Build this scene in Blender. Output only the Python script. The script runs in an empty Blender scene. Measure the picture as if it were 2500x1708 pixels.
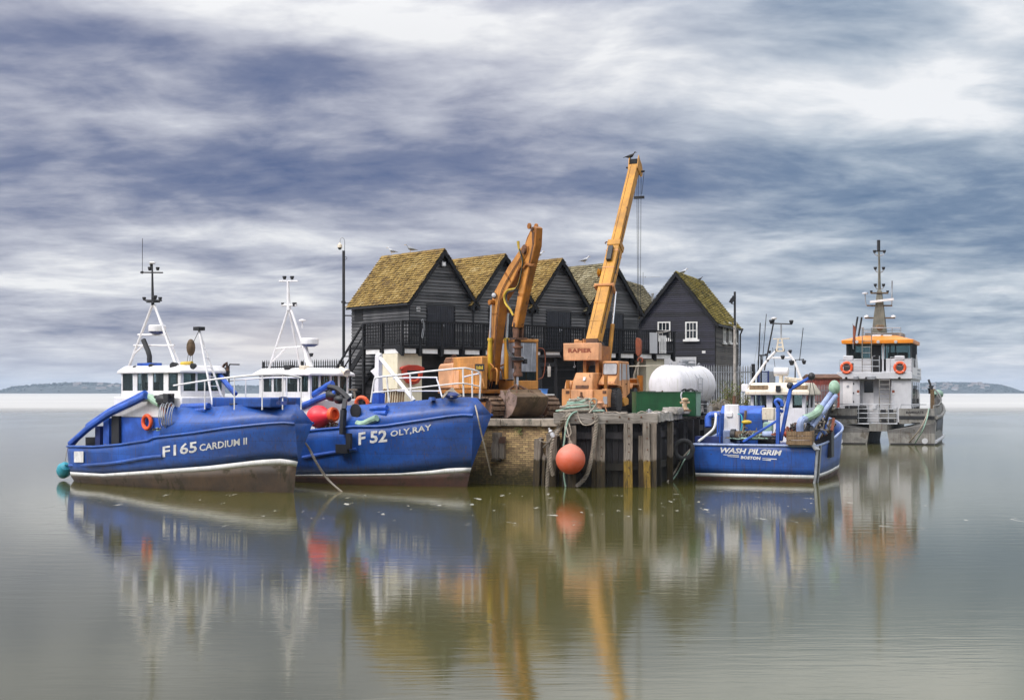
import bpy, bmesh, math, random
from mathutils import Vector, Matrix, noise
R = math.radians
PI = math.pi
random.seed(7)
SC = bpy.context.scene
COL = SC.collection
FPX, CX, HY, CZ = 3472.0, 1250.0, 957.0, 3.6      # focal length in photo pixels, principal column, horizon row, eye height
GZ = 2.55                                          # level of the quay

def P(px, py, Y):
    return Vector(((px-CX)*Y/FPX, Y, CZ-(py-HY)*Y/FPX))
def XW(px, Y): return (px-CX)*Y/FPX
def ZW(py, Y): return CZ-(py-HY)*Y/FPX
def lerp(a, b, t): return a+(b-a)*t
def interp(tab, x):
    if x <= tab[0][0]: return tab[0][1]
    for (x0, y0), (x1, y1) in zip(tab, tab[1:]):
        if x <= x1:
            t = (x-x0)/(x1-x0) if x1 != x0 else 0
            return y0+(y1-y0)*t
    return tab[-1][1]
def sinterp(tab, x):
    # smooth (catmull-rom style) interpolation
    n = len(tab)
    if x <= tab[0][0]: return tab[0][1]
    if x >= tab[-1][0]: return tab[-1][1]
    for i in range(n-1):
        x0, y0 = tab[i]; x1, y1 = tab[i+1]
        if x <= x1:
            h = x1-x0; t = (x-x0)/h
            m0 = (y1-tab[i-1][1])/(x1-tab[i-1][0]) if i > 0 else (y1-y0)/h
            m1 = (tab[i+2][1]-y0)/(tab[i+2][0]-x0) if i < n-2 else (y1-y0)/h
            t2, t3 = t*t, t*t*t
            return (2*t3-3*t2+1)*y0+(t3-2*t2+t)*h*m0+(-2*t3+3*t2)*y1+(t3-t2)*h*m1

class Frame:
    """a thing's own ground frame: x ahead, y to its left, z up"""
    def __init__(s, x, y, z, ang):
        s.o = Vector((x, y, z)); s.a = ang
        s.f = Vector((math.cos(ang), math.sin(ang), 0)); s.l = Vector((-math.sin(ang), math.cos(ang), 0))
    def W(s, lx, ly, lz=0): return s.o+s.f*lx+s.l*ly+Vector((0, 0, lz))
    def pix(s, lx, ly, lz=0):
        w = s.W(lx, ly, lz)
        return CX+w.x/w.y*FPX, HY-(w.z-CZ)/w.y*FPX
    def _hit(s, px, py, n, q):
        c = Vector((0, 0, CZ)); d = Vector(((px-CX)/FPX, 1, -(py-HY)/FPX))
        t = (q-c).dot(n)/d.dot(n)
        w = c+d*t-s.o
        return Vector((w.dot(s.f), w.dot(s.l), w.z))
    def on_y(s, px, py, ly): return s._hit(px, py, s.l, s.o+s.l*ly)
    def on_x(s, px, py, lx): return s._hit(px, py, s.f, s.o+s.f*lx)

class MB:
    """collects faces and links them as ONE mesh object"""
    def __init__(s): s.v = []; s.f = []; s.mi = []; s.cur = 0; s.rnd = []; s.r = 0.0
    def add(s, vs, fs):
        b = len(s.v); s.v += [Vector(v) for v in vs]
        for f in fs:
            s.f.append([b+i for i in f]); s.mi.append(s.cur); s.rnd.append(s.r)
        return s
    def face(s, *pts): return s.add(pts, [list(range(len(pts)))])
    def box(s, c, d, rot=None):
        hx, hy, hz = d[0]/2, d[1]/2, d[2]/2
        vs = [Vector((x*hx, y*hy, z*hz)) for z in (-1, 1) for y in (-1, 1) for x in (-1, 1)]
        if rot is not None: vs = [rot @ v for v in vs]
        c = Vector(c)
        return s.add([v+c for v in vs], [(0, 2, 3, 1), (4, 5, 7, 6), (0, 1, 5, 4), (2, 6, 7, 3), (0, 4, 6, 2), (1, 3, 7, 5)])
    def bb(s, a, b):
        return s.box([(a[i]+b[i])/2 for i in range(3)], [abs(b[i]-a[i]) for i in range(3)])
    def beam(s, p, q, w, h, up=(0, 0, 1), w2=None, h2=None):
        p, q = Vector(p), Vector(q); d = (q-p).normalized(); up = Vector(up)
        if abs(d.dot(up)) > .98: up = Vector((1, 0, 0))
        r = d.cross(up).normalized(); u = r.cross(d)
        w2 = w if w2 is None else w2; h2 = h if h2 is None else h2
        vs = []
        for c, ww, hh in ((p, w, h), (q, w2, h2)):
            for sx, sy in ((-1, -1), (1, -1), (1, 1), (-1, 1)):
                vs.append(c+r*sx*ww/2+u*sy*hh/2)
        return s.add(vs, [(0, 3, 2, 1), (4, 5, 6, 7), (0, 1, 5, 4), (1, 2, 6, 5), (2, 3, 7, 6), (3, 0, 4, 7)])
    def tube(s, pts, r, seg=8, cap=True, smooth=0):
        pts = [Vector(p) for p in pts]
        if smooth and len(pts) > 2:
            tab = [[(i, p[k]) for i, p in enumerate(pts)] for k in range(3)]
            n = (len(pts)-1)*smooth
            if isinstance(r, (list, tuple)):
                rt = list(enumerate(r)); r = [interp(rt, i/smooth) for i in range(n+1)]
            pts = [Vector([sinterp(tab[k], i/smooth) for k in range(3)]) for i in range(n+1)]
        n = len(pts); rs = r if isinstance(r, (list, tuple)) else [r]*n
        rows = []; prev = None
        for i, p in enumerate(pts):
            t = (pts[min(i+1, n-1)]-pts[max(i-1, 0)])
            t = t.normalized() if t.length > 1e-9 else Vector((0, 0, 1))
            if prev is None:
                a = Vector((0, 0, 1)) if abs(t.z) < .9 else Vector((1, 0, 0))
                u = t.cross(a).normalized()
            else:
                u = prev-t*prev.dot(t)
                u = u.normalized() if u.length > 1e-6 else t.orthogonal().normalized()
            prev = u; w = t.cross(u)
            rows.append([p+(u*math.cos(2*PI*k/seg)+w*math.sin(2*PI*k/seg))*rs[i] for k in range(seg)])
        b = len(s.v)
        vs = [v for row in rows for v in row]; fs = []
        for i in range(n-1):
            for k in range(seg):
                fs.append((i*seg+k, i*seg+(k+1) % seg, (i+1)*seg+(k+1) % seg, (i+1)*seg+k))
        if cap:
            fs.append(tuple(range(seg-1, -1, -1))); fs.append(tuple((n-1)*seg+k for k in range(seg)))
        return s.add(vs, fs)
    def prism(s, poly, axis, a, b):
        """poly: 2-D outline; axis 'y': points are (x,z); 'x': (y,z); 'z': (x,y)"""
        def m(p, t):
            return {'y': (p[0], t, p[1]), 'x': (t, p[0], p[1]), 'z': (p[0], p[1], t)}[axis]
        n = len(poly)
        vs = [m(p, a) for p in poly]+[m(p, b) for p in poly]
        fs = [tuple(range(n-1, -1, -1)), tuple(range(n, 2*n))]+[(i, (i+1) % n, n+(i+1) % n, n+i) for i in range(n)]
        return s.add(vs, fs)
    def lathe(s, prof, c=(0, 0, 0), axis=(0, 0, 1), seg=20):
        """prof: list of (radius, distance along axis)"""
        ax = Vector(axis).normalized(); u = ax.orthogonal().normalized(); w = ax.cross(u); c = Vector(c)
        vs = []; n = len(prof)
        for r, h in prof:
            for k in range(seg):
                vs.append(c+ax*h+(u*math.cos(2*PI*k/seg)+w*math.sin(2*PI*k/seg))*max(r, 1e-4))
        fs = [(i*seg+k, i*seg+(k+1) % seg, (i+1)*seg+(k+1) % seg, (i+1)*seg+k) for i in range(n-1) for k in range(seg)]
        if prof[0][0] > 1e-3: fs.append(tuple(range(seg-1, -1, -1)))
        if prof[-1][0] > 1e-3: fs.append(tuple((n-1)*seg+k for k in range(seg)))
        return s.add(vs, fs)
    def ball(s, c, r, seg=12, rings=8, sc=(1, 1, 1)):
        c = Vector(c); vs = []; fs = []
        for i in range(rings+1):
            th = PI*i/rings
            for k in range(seg):
                vs.append(c+Vector((math.sin(th)*math.cos(2*PI*k/seg)*r*sc[0], math.sin(th)*math.sin(2*PI*k/seg)*r*sc[1], math.cos(th)*r*sc[2])))
        for i in range(rings):
            for k in range(seg):
                fs.append((i*seg+k, i*seg+(k+1) % seg, (i+1)*seg+(k+1) % seg, (i+1)*seg+k))
        return s.add(vs, fs)
    def ring(s, c, rad, r, axis=(0, 0, 1), seg=20, ts=8, a0=0, a1=2*PI):
        ax = Vector(axis).normalized(); u = ax.orthogonal().normalized(); w = ax.cross(u); c = Vector(c)
        full = abs(a1-a0-2*PI) < 1e-6
        pts = [c+(u*math.cos(a0+(a1-a0)*i/seg)+w*math.sin(a0+(a1-a0)*i/seg))*rad for i in range(seg+1)]
        return s.tube(pts, r, ts, cap=not full)
    def loft(s, rows, closed=False):
        n = len(rows[0]); vs = [p for row in rows for p in row]; fs = []
        for i in range(len(rows)-1):
            for k in range(n if closed else n-1):
                fs.append((i*n+k, i*n+(k+1) % n, (i+1)*n+(k+1) % n, (i+1)*n+k))
        return s.add(vs, fs)
    def move(s, m):
        s.v = [m @ v for v in s.v]; return s
    def build(s, name, mats, parent=None, smooth=35, bevel=0, weld=True, recalc=True, attr=False, solid=0):
        me = bpy.data.meshes.new(name)
        me.from_pydata([tuple(v) for v in s.v], [], s.f)
        if not isinstance(mats, (list, tuple)): mats = [mats]
        for m in mats: me.materials.append(m)
        me.polygons.foreach_set('material_index', s.mi)
        if attr:
            a = me.attributes.new('rnd', 'FLOAT', 'FACE'); a.data.foreach_set('value', s.rnd)
        bm = bmesh.new(); bm.from_mesh(me)
        if weld: bmesh.ops.remove_doubles(bm, verts=bm.verts, dist=1e-5)
        if recalc: bmesh.ops.recalc_face_normals(bm, faces=bm.faces)
        bm.to_mesh(me); bm.free()
        if smooth:
            me.polygons.foreach_set('use_smooth', [True]*len(me.polygons))
            me.set_sharp_from_angle(angle=R(smooth))
        o = bpy.data.objects.new(name, me); COL.objects.link(o)
        if parent is not None: o.parent = parent
        if bevel:
            b = o.modifiers.new('bevel', 'BEVEL'); b.width = bevel; b.segments = 2; b.limit_method = 'ANGLE'; b.angle_limit = R(40)
        if solid:
            b = o.modifiers.new('solid', 'SOLIDIFY'); b.thickness = solid; b.offset = -1
        return o

def tag(o, label=None, cat=None, group=None, kind=None):
    if label: o['label'] = label
    if cat: o['category'] = cat
    if group: o['group'] = group
    if kind: o['kind'] = kind
    return o
def thing(name, label, cat, fr=None, group=None):
    o = bpy.data.objects.new(name, None); COL.objects.link(o); o.empty_display_size = .3
    if fr is not None:
        o.location = fr.o; o.rotation_euler = (0, 0, fr.a)
    return tag(o, label, cat, group)
def copy_tree(o, parent=None):
    c = o.copy(); COL.objects.link(c)
    if parent is not None: c.parent = parent
    for ch in list(o.children): copy_tree(ch, c)
    return c
def text_mesh(txt, bold=0.0, shear=0.0, spacing=1.0, res=2):
    """flat outline of the words in unit height: returns verts (u,v) and faces, with u from 0 to width"""
    cu = bpy.data.curves.new('words', 'FONT'); cu.body = txt; cu.size = 1; cu.offset = bold; cu.shear = shear
    cu.space_character = spacing; cu.resolution_u = res
    o = bpy.data.objects.new('words', cu); COL.objects.link(o)
    dg = bpy.context.evaluated_depsgraph_get(); dg.update()
    me = bpy.data.meshes.new_from_object(o.evaluated_get(dg))
    vs = [(v.co.x, v.co.y) for v in me.vertices]; fs = [list(p.vertices) for p in me.polygons]
    bpy.data.objects.remove(o); bpy.data.curves.remove(cu); bpy.data.meshes.remove(me)
    x0 = min(v[0] for v in vs); x1 = max(v[0] for v in vs); y0 = min(v[1] for v in vs); y1 = max(v[1] for v in vs)
    return [((x-x0)/(x1-x0), (y-y0)/(y1-y0)) for x, y in vs], fs
def lettering(txt, fn, mat, parent, name='lettering', **kw):
    """fn maps (u,v) in 0..1 to a local point on the carrying surface"""
    vs, fs = text_mesh(txt, **kw)
    b = MB(); b.add([fn(u, v) for u, v in vs], fs)
    return b.build(name, mat, parent, smooth=0, weld=False, recalc=False)
# ---------------------------------------------------------------- materials
def new_mat(name):
    m = bpy.data.materials.new(name); m.use_nodes = True
    nt = m.node_tree; nt.nodes.clear()
    out = nt.nodes.new('ShaderNodeOutputMaterial'); b = nt.nodes.new('ShaderNodeBsdfPrincipled')
    nt.links.new(b.outputs[0], out.inputs[0])
    return m, nt, b
class N:
    """little node-writing helper"""
    def __init__(s, nt): s.nt = nt
    def _set(s, sock, v):
        if hasattr(v, 'is_linked') or isinstance(v, bpy.types.NodeSocket): s.nt.links.new(v, sock)
        elif v is not None:
            if isinstance(v, (tuple, list)) and len(v) == 3 and sock.type == 'RGBA': v = (*v, 1)
            sock.default_value = v
    def co(s, kind='Object'):
        return s.nt.nodes.new('ShaderNodeTexCoord').outputs[kind]
    def pos(s): return s.nt.nodes.new('ShaderNodeNewGeometry').outputs['Position']
    def map(s, v, scale=(1, 1, 1), loc=(0, 0, 0), rot=(0, 0, 0)):
        n = s.nt.nodes.new('ShaderNodeMapping'); s._set(n.inputs['Vector'], v)
        n.inputs['Scale'].default_value = scale; n.inputs['Location'].default_value = loc; n.inputs['Rotation'].default_value = rot
        return n.outputs[0]
    def noise(s, v, scale=5, detail=4, rough=.55, dist=0, lac=2):
        n = s.nt.nodes.new('ShaderNodeTexNoise'); s._set(n.inputs['Vector'], v)
        for k, x in (('Scale', scale), ('Detail', detail), ('Roughness', rough), ('Distortion', dist), ('Lacunarity', lac)): s._set(n.inputs[k], x)
        return n.outputs[0]
    def vor(s, v, scale=5, feat='F1', rnd=1):
        n = s.nt.nodes.new('ShaderNodeTexVoronoi'); n.feature = feat; s._set(n.inputs['Vector'], v); n.inputs['Scale'].default_value = scale
        n.inputs['Randomness'].default_value = rnd
        return n.outputs
    def m(s, op, a, b=None, c=None, clamp=False):
        n = s.nt.nodes.new('ShaderNodeMath'); n.operation = op; n.use_clamp = clamp
        s._set(n.inputs[0], a)
        if b is not None: s._set(n.inputs[1], b)
        if c is not None: s._set(n.inputs[2], c)
        return n.outputs[0]
    def rng(s, v, a, b, c=0, d=1, smooth=True):
        n = s.nt.nodes.new('ShaderNodeMapRange'); n.interpolation_type = 'SMOOTHSTEP' if smooth else 'LINEAR'
        s._set(n.inputs[0], v)
        for i, x in enumerate((a, b, c, d)): s._set(n.inputs[i+1], x)
        return n.outputs[0]
    def mix(s, f, a, b, kind='MIX'):
        n = s.nt.nodes.new('ShaderNodeMix'); n.data_type = 'RGBA'; n.blend_type = kind
        s._set(n.inputs[0], f); s._set(n.inputs[6], a); s._set(n.inputs[7], b)
        return n.outputs[2]
    def ramp(s, f, stops, interp='LINEAR'):
        n = s.nt.nodes.new('ShaderNodeValToRGB'); cr = n.color_ramp; cr.interpolation = interp
        while len(cr.elements) < len(stops): cr.elements.new(.5)
        for e, (p, c) in zip(cr.elements, stops): e.position = p; e.color = (*c, 1)
        s._set(n.inputs[0], f); return n.outputs[0]
    def sep(s, v):
        n = s.nt.nodes.new('ShaderNodeSeparateXYZ'); s._set(n.inputs[0], v); return n.outputs
    def comb(s, x=0, y=0, z=0):
        n = s.nt.nodes.new('ShaderNodeCombineXYZ')
        for i, q in enumerate((x, y, z)): s._set(n.inputs[i], q)
        return n.outputs[0]
    def bump(s, h, strength=.3, dist=.02):
        n = s.nt.nodes.new('ShaderNodeBump'); s._set(n.inputs['Height'], h); n.inputs['Strength'].default_value = strength; n.inputs['Distance'].default_value = dist
        return n.outputs[0]
    def attr(s, name):
        n = s.nt.nodes.new('ShaderNodeAttribute'); n.attribute_name = name; return n.outputs['Fac']

def paint(name, col, rough=.5, metal=0, var=.25, scale=2.5, spots=None, streak=None, bump=.12, bscale=40, spec=.5, seams=None):
    """worn painted or bare surface. spots=(colour, coverage 0..1, scale); streak=(colour, amount)"""
    m, nt, b = new_mat(name); n = N(nt); co = n.co()
    n1 = n.noise(co, scale, 5, .6)
    var = min(.45, var*1.35) if spots else var; hi = tuple(min(1, c*(1+var)) for c in col); lo = tuple(c*(1-var) for c in col)
    c = n.mix(n.rng(n1, .3, .7), lo, hi)
    if streak:
        sv = n.noise(n.map(co, (9, 9, .55)), 1.6, 4, .6)
        c = n.mix(n.m('MULTIPLY', n.rng(sv, .52, .72), streak[1]), c, streak[0])
    r = rough
    if spots:
        sp = n.noise(n.map(co, (1, 1, .7)), spots[2], 7, .68, .3)
        e = .5+(.5-spots[1])*.45
        f = n.rng(sp, e, e+.05)
        c = n.mix(f, c, spots[0]); r = n.m('ADD', n.m('MULTIPLY', f, .3), rough, clamp=True)
    if seams:        # welded plates: faint joint lines and slightly dished panels
        sp_ = n.sep(co); v = n.comb(sp_[0], sp_[2], 0); t = nt.nodes.new('ShaderNodeTexBrick'); n._set(t.inputs['Vector'], v)
        for k_, x_ in (('Scale', 1), ('Brick Width', seams[0]), ('Row Height', seams[1]), ('Mortar Size', .012), ('Mortar Smooth', .6)): t.inputs[k_].default_value = x_
        for k_, x_ in (('Color1', (1, 1, 1, 1)), ('Color2', (.84, .84, .86, 1)), ('Mortar', (.55, .55, .58, 1))): t.inputs[k_].default_value = x_
        c = n.mix(1, c, t.outputs[0], 'MULTIPLY')
        run = n.noise(n.map(co, (13, 13, .45)), 1.0, 5, .6)
        c = n.mix(n.rng(run, .57, .70, 0, .65), c, (.09, .05, .035))
        gr_ = n.noise(n.map(co, (.8, .8, 1.6)), 1.4, 6, .7)
        c = n.mix(n.rng(gr_, .50, .66, 0, .5), c, tuple(x*.35+.012 for x in col))
        scr = n.noise(n.map(co, (.5, 3, 9)), 3.2, 6, .75, .2)
        c = n.mix(n.rng(scr, .66, .72, 0, .5), c, tuple(min(1, x*2+.06) for x in col))
    nt.links.new(c, b.inputs['Base Color']) if not isinstance(c, tuple) else None
    n._set(b.inputs['Roughness'], r); b.inputs['Metallic'].default_value = metal
    b.inputs['Specular IOR Level'].default_value = spec
    if bump:
        nb = n.noise(co, bscale, 3, .6); bn = n.bump(nb, bump, .01)
        if seams:
            dn = n.noise(n.map(co, (1.6, 1, .5)), 1.1, 2, .4); b2n = nt.nodes.new('ShaderNodeBump'); n._set(b2n.inputs['Height'], dn); b2n.inputs['Strength'].default_value = .5; b2n.inputs['Distance'].default_value = .05; nt.links.new(bn, b2n.inputs['Normal']); bn = b2n.outputs[0]
        nt.links.new(bn, b.inputs['Normal'])
    return m

def wood(name, dark, light, rough=.85, along='z', scale=1.0, tide=None):
    m, nt, b = new_mat(name); n = N(nt); co = n.co()
    sc = {'z': (14, 14, .8), 'x': (.8, 14, 14), 'y': (14, .8, 14)}[along]
    g = n.noise(n.map(co, tuple(s*scale for s in sc)), 1.3, 7, .7, .6)
    big = n.noise(co, 1.2, 3, .5)
    c = n.ramp(g, [(.3, dark), (.5, tuple(lerp(a, q, .6) for a, q in zip(dark, light))), (.72, light)])
    c = n.mix(n.rng(big, .4, .65, 0, .45), c, dark)
    if tide:
        z = n.sep(n.pos())[2]
        zz = n.m('ADD', z, n.m('MULTIPLY', n.noise(n.map(co, (5, 5, 1)), 1.2, 4), .35))
        w = n.noise(n.map(co, (10, 10, 1.2)), 1.5, 6, .7)
        wc = n.ramp(w, [(.35, (.012, .010, .007)), (.55, tide), (.75, tuple(x*1.9 for x in tide))])
        c = n.mix(n.rng(zz, 1.12, 1.22, 1, 0), c, wc)
    nt.links.new(c, b.inputs['Base Color']); b.inputs['Roughness'].default_value = rough
    nt.links.new(n.bump(g, .6, .02), b.inputs['Normal'])
    return m

def glass(name, col=(.015, .02, .025), rough=.08):
    m, nt, b = new_mat(name)
    b.inputs['Base Color'].default_value = (*col, 1); b.inputs['Roughness'].default_value = rough
    b.inputs['Specular IOR Level'].default_value = .7
    return m
def clear_glass(name, tint=(.75, .85, .85)):
    m, nt, b = new_mat(name); n = N(nt)
    tr = nt.nodes.new('ShaderNodeBsdfTransparent'); tr.inputs[0].default_value = (*tint, 1)
    b.inputs['Base Color'].default_value = (.03, .04, .04, 1); b.inputs['Roughness'].default_value = .05
    mx = nt.nodes.new('ShaderNodeMixShader'); lw = nt.nodes.new('ShaderNodeLayerWeight'); lw.inputs[0].default_value = .25
    nt.links.new(n.rng(lw.outputs['Facing'], 0, 1, .25, .9, False), mx.inputs[0])
    nt.links.new(tr.outputs[0], mx.inputs[1]); nt.links.new(b.outputs[0], mx.inputs[2])
    nt.links.new(mx.outputs[0], [q for q in nt.nodes if q.type == 'OUTPUT_MATERIAL'][0].inputs[0])
    return m

RUST = (.11, .038, .014); DRUST = (.05, .022, .012)
M = {}
M['blue'] = paint('blue_hull_paint', (.013, .076, .33), .42, 0, .2, .9, ((.05, .045, .07), .07, 1.9), ((.02, .026, .08), .55), .08, 18, .5, (2.3, .62))
M['blue2'] = paint('blue_gear_paint', (.022, .09, .42), .42, 0, .25, 2, (RUST, .10, 3), ((.03, .03, .06), .35))
M['navy'] = paint('dark_blue_paint', (.012, .025, .12), .5, 0, .3, 2, (DRUST, .12, 3))
M['antifoul'] = paint('brown_antifouling', (.045, .016, .008), .7, 0, .4, 1.3, ((.03, .022, .010), .34, 1.6), ((.03, .028, .012), .6), .25, 14)
M['slime'] = paint('slimy_antifouling', (.042, .023, .009), .6, 0, .45, 1.1, ((.028, .021, .008), .36, 1.5), ((.02, .016, .009), .7), .25, 14)
M['white'] = paint('white_boat_paint', (.74, .72, .72), .38, 0, .07, 1.5, ((.34, .2, .12), .05, 2.2), ((.5, .42, .36), .35))
M['stripe'] = paint('white_boot_top', (.70, .69, .67), .45, 0, .1, 2, ((.42, .32, .16), .14, 2.2), ((.35, .28, .14), .35))
M['cream'] = paint('cream_boat_paint', (.66, .58, .46), .5, 0, .12, 2, ((.3, .15, .07), .1, 3), ((.4, .28, .16), .4))
M['black'] = paint('black_fittings', (.012, .012, .014), .5, 0, .3, 4)
M['rubber'] = paint('tyre_rubber', (.03, .029, .03), .85, 0, .3, 5, ((.10, .085, .07), .2, 5), None, .3, 60)
M['dark'] = paint('dark_interior', (.008, .008, .009), .8, 0, .3, 3)
M['glass'] = glass('dark_window_glass')
M['cglass'] = clear_glass('cabin_glass')
M['exca'] = paint('faded_orange_paint', (.52, .22, .045), .5, 0, .22, 1.2, (RUST, .22, 2.6), ((.26, .09, .03), .65), .12, 30)
M['excab'] = paint('rusty_shaded_orange_paint', (.31, .108, .008), .5, 0, .3, 1.4, (RUST, .30, 2.2), ((.20, .07, .02), .75), .15, 30)  # rust spots, plus painted shade: darker twin of the faded orange
M['peach'] = paint('sun_faded_panel_paint', (.63, .315, .155), .55, 0, .18, 1.2, (RUST, .17, 3), ((.36, .14, .06), .5), .1, 30)
M['crane'] = paint('peach_crane_paint', (.54, .245, .088), .55, 0, .2, 1.0, (RUST, .22, 2.6), ((.40, .15, .05), .45), .12, 30)
M['ochre'] = paint('ochre_boom_paint', (.45, .20, .010), .5, 0, .22, .9, (RUST, .19, 2.4), ((.22, .09, .012), .65), .12, 30)
M['olive'] = paint('yellow_cylinder_paint', (.50, .33, .02), .45, 0, .2, 1.4, (RUST, .12, 3), ((.2, .12, .02), .4))
M['rust'] = paint('rusty_steel', (.12, .055, .03), .85, .1, .4, 2.5, ((.05, .03, .02), .4, 3), ((.05, .03, .02), .6), .4, 25)
M['steelp'] = paint('worn_lit_grab_plate', (.27, .185, .15), .7, .2, .25, 2, ((.12, .08, .05), .3, 3), None, .3, 20)  # paler than the bucket steel: side light painted into the end plates
M['mastgrey'] = paint('dull_bronze_grey_mast', (.13, .12, .09), .6, 0, .25, 2, None, ((.05, .045, .03), .6))
M['steelb'] = paint('muddy_bucket_steel', (.125, .078, .042), .7, .2, .3, 2, ((.07, .05, .025), .35, 3), ((.06, .045, .02), .6), .3, 20)
M['track'] = paint('track_steel', (.17, .105, .065), .7, .25, .35, 5, ((.07, .04, .025), .4, 6), None, .3, 20)
M['chrome'] = paint('polished_rod', (.7, .7, .72), .22, .9, .1, 3, None, None, 0)
M['steel'] = paint('grey_galvanised_steel', (.33, .34, .36), .5, .5, .2, 2, ((.2, .19, .18), .25, 4), None, .1, 30)
M['alu'] = paint('bare_aluminium', (.235, .225, .205), .55, .2, .25, .9, ((.17, .15, .125), .36, 1.6), ((.13, .11, .085), .75), .1, 22, .5, (1.7, .8))
M['catwhite'] = paint('grey_white_cabin_paint', (.52, .52, .54), .45, 0, .08, 1.2, None, ((.42, .41, .40), .35))
M['orange'] = paint('orange_roof_paint', (.75, .24, .015), .4, 0, .12, 1.5, None, ((.4, .15, .02), .3))
M['buoyorange'] = paint('orange_plastic', (.75, .10, .02), .45, 0, .12, 3, None, None, .05, 20)
M['wood_grey'] = wood('weathered_grey_timber', (.036, .026, .018), (.32, .265, .215), .9, 'z', 1, (.05, .034, .014))
M['wood_gold'] = wood('weedy_timber_post', (.055, .042, .030), (.43, .37, .31), .9, 'z', 1, (.25, .155, .025))
M['wood_beam'] = wood('weathered_grey_beam', (.08, .066, .052), (.42, .375, .33), .9, 'x')
M['wood_brown'] = wood('old_brown_boards', (.06, .035, .02), (.30, .20, .11), .9, 'z')
M['wood_dark'] = wood('tarred_dark_planking', (.008, .007, .008), (.042, .036, .038), .85, 'z', 1, (.018, .014, .009))
M['blackwood'] = paint('black_stained_timber', (.009, .009, .0105), .65, 0, .35, 3, None, ((.022, .022, .025), .4), .2, 30, .3)
M['rope'] = wood('pale_rope', (.16, .13, .10), (.52, .45, .37), .95, 'x', 1.6)
M['greenrope'] = wood('green_rope', (.12, .22, .17), (.42, .56, .46), .95, 'x', 1.6)
M['rope_dark'] = wood('wet_rope', (.05, .042, .034), (.40, .34, .27), .95, 'z', 1.6)
M['conc'] = paint('old_coping_stone', (.27, .225, .18), .92, 0, .35, 3, ((.10, .10, .08), .3, 4), ((.12, .11, .07), .4), .5, 22)
M['cement'] = paint('pale_weathered_concrete', (.36, .33, .30), .92, 0, .3, 3, ((.14, .13, .11), .28, 5), None, .5, 22)
M['render'] = paint('cream_painted_wall', (.68, .62, .47), .8, 0, .08, 1.5, None, ((.42, .40, .16), .35), .2, 30)
M['whitew'] = paint('white_joinery_paint', (.72, .71, .70), .6, 0, .1, 3, None, ((.4, .38, .33), .3))
M['green'] = paint('dark_green_paint', (.008, .075, .022), .42, 0, .25, 1.6, None, ((.012, .03, .014), .45))
M['greengrey'] = paint('worn_grey_green_paint', (.14, .22, .18), .5, 0, .2, 2)
M['tank'] = paint('white_tank_paint', (.64, .62, .64), .42, 0, .08, 1.2, ((.42, .38, .32), .07, 2.5), ((.38, .37, .28), .45))
M['red'] = paint('red_cabinet_plastic', (.42, .035, .015), .4, 0, .2, 2)
M['redsteel'] = paint('dull_red_cladding', (.24, .05, .035), .6, 0, .25, 2)
M['pink'] = paint('pink_red_buoy_vinyl', (.80, .03, .045), .4, 0, .1, 2)
M['buoy'] = None
M['letter'] = paint('white_lettering', (.72, .71, .70), .5, 0, .15, 4, ((.12, .17, .42), .14, 7), ((.35, .28, .22), .3))
M['signred'] = paint('brown_red_lettering', (.23, .055, .02), .6, 0, .2, 6)
M['ink'] = paint('black_lettering', (.015, .012, .012), .6, 0, .2, 6)
M['pgreen'] = paint('pale_green_hose', (.28, .42, .30), .5, 0, .25, 3, None, ((.3, .35, .5), .3))
M['pblue'] = paint('pale_blue_pipe', (.25, .31, .48), .45, 0, .3, 2, None, ((.06, .08, .2), .6))
M['yhose'] = paint('yellow_hydraulic_hose', (.46, .31, .02), .5, 0, .2, 3)
M['feather'] = paint('white_plumage', (.62, .62, .63), .8, 0, .1, 8)
M['featherg'] = paint('grey_plumage', (.28, .29, .31), .8, 0, .2, 8)
M['featherd'] = paint('dark_plumage', (.03, .027, .025), .8, 0, .2, 8)
M['beak'] = paint('yellow_beak', (.55, .32, .03), .5, 0, .1, 8)
M['teal'] = paint('teal_plastic', (.03, .28, .36), .45, 0, .15, 3)
M['bluetub'] = paint('blue_plastic', (.05, .16, .42), .5, 0, .15, 3)

# cladding: tarred weatherboards, each board its own brightness
def clad(name, lo, hi, sheen=.5, pits=None):
    m, nt, b = new_mat(name); n = N(nt); co = n.co()
    g = n.noise(n.map(co, (1.1, 1.1, 22)), 1.2, 6, .65)
    a = n.attr('rnd')
    big = n.noise(n.map(co, (1, 1, .5)), .8, 3, .6)
    f = n.m('ADD', n.m('MULTIPLY', g, .75), n.m('MULTIPLY', a, .55))
    f = n.m('ADD', f, n.m('MULTIPLY', n.m('SUBTRACT', big, .5), 1.1))
    c = n.mix(n.rng(f, .3, .95), lo, hi)
    c = n.mix(n.rng(a, -.9, -.5, 1, 0), c, (.004, .004, .004))  # underside faces go near-black: lap shadow painted into the boards
    if pits:
        s = n.noise(n.map(co, (7, 7, 16)), 1.0, 5, .75)
        c = n.mix(n.rng(s, .67, .71), c, pits)
    nt.links.new(c, b.inputs['Base Color']); b.inputs['Roughness'].default_value = sheen
    nt.links.new(n.bump(g, .5, .012), b.inputs['Normal'])
    return m
M['clad'] = clad('black_weatherboards', (.018, .018, .0195), (.105, .103, .105), .55)
M['cladb'] = clad('blue_black_weatherboards', (.004, .004, .008), (.020, .019, .036), .7, (.15, .15, .18))
M['cladw'] = clad('bleached_weatherboards', (.016, .014, .013), (.105, .092, .08), .7, (.22, .2, .17))
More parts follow.
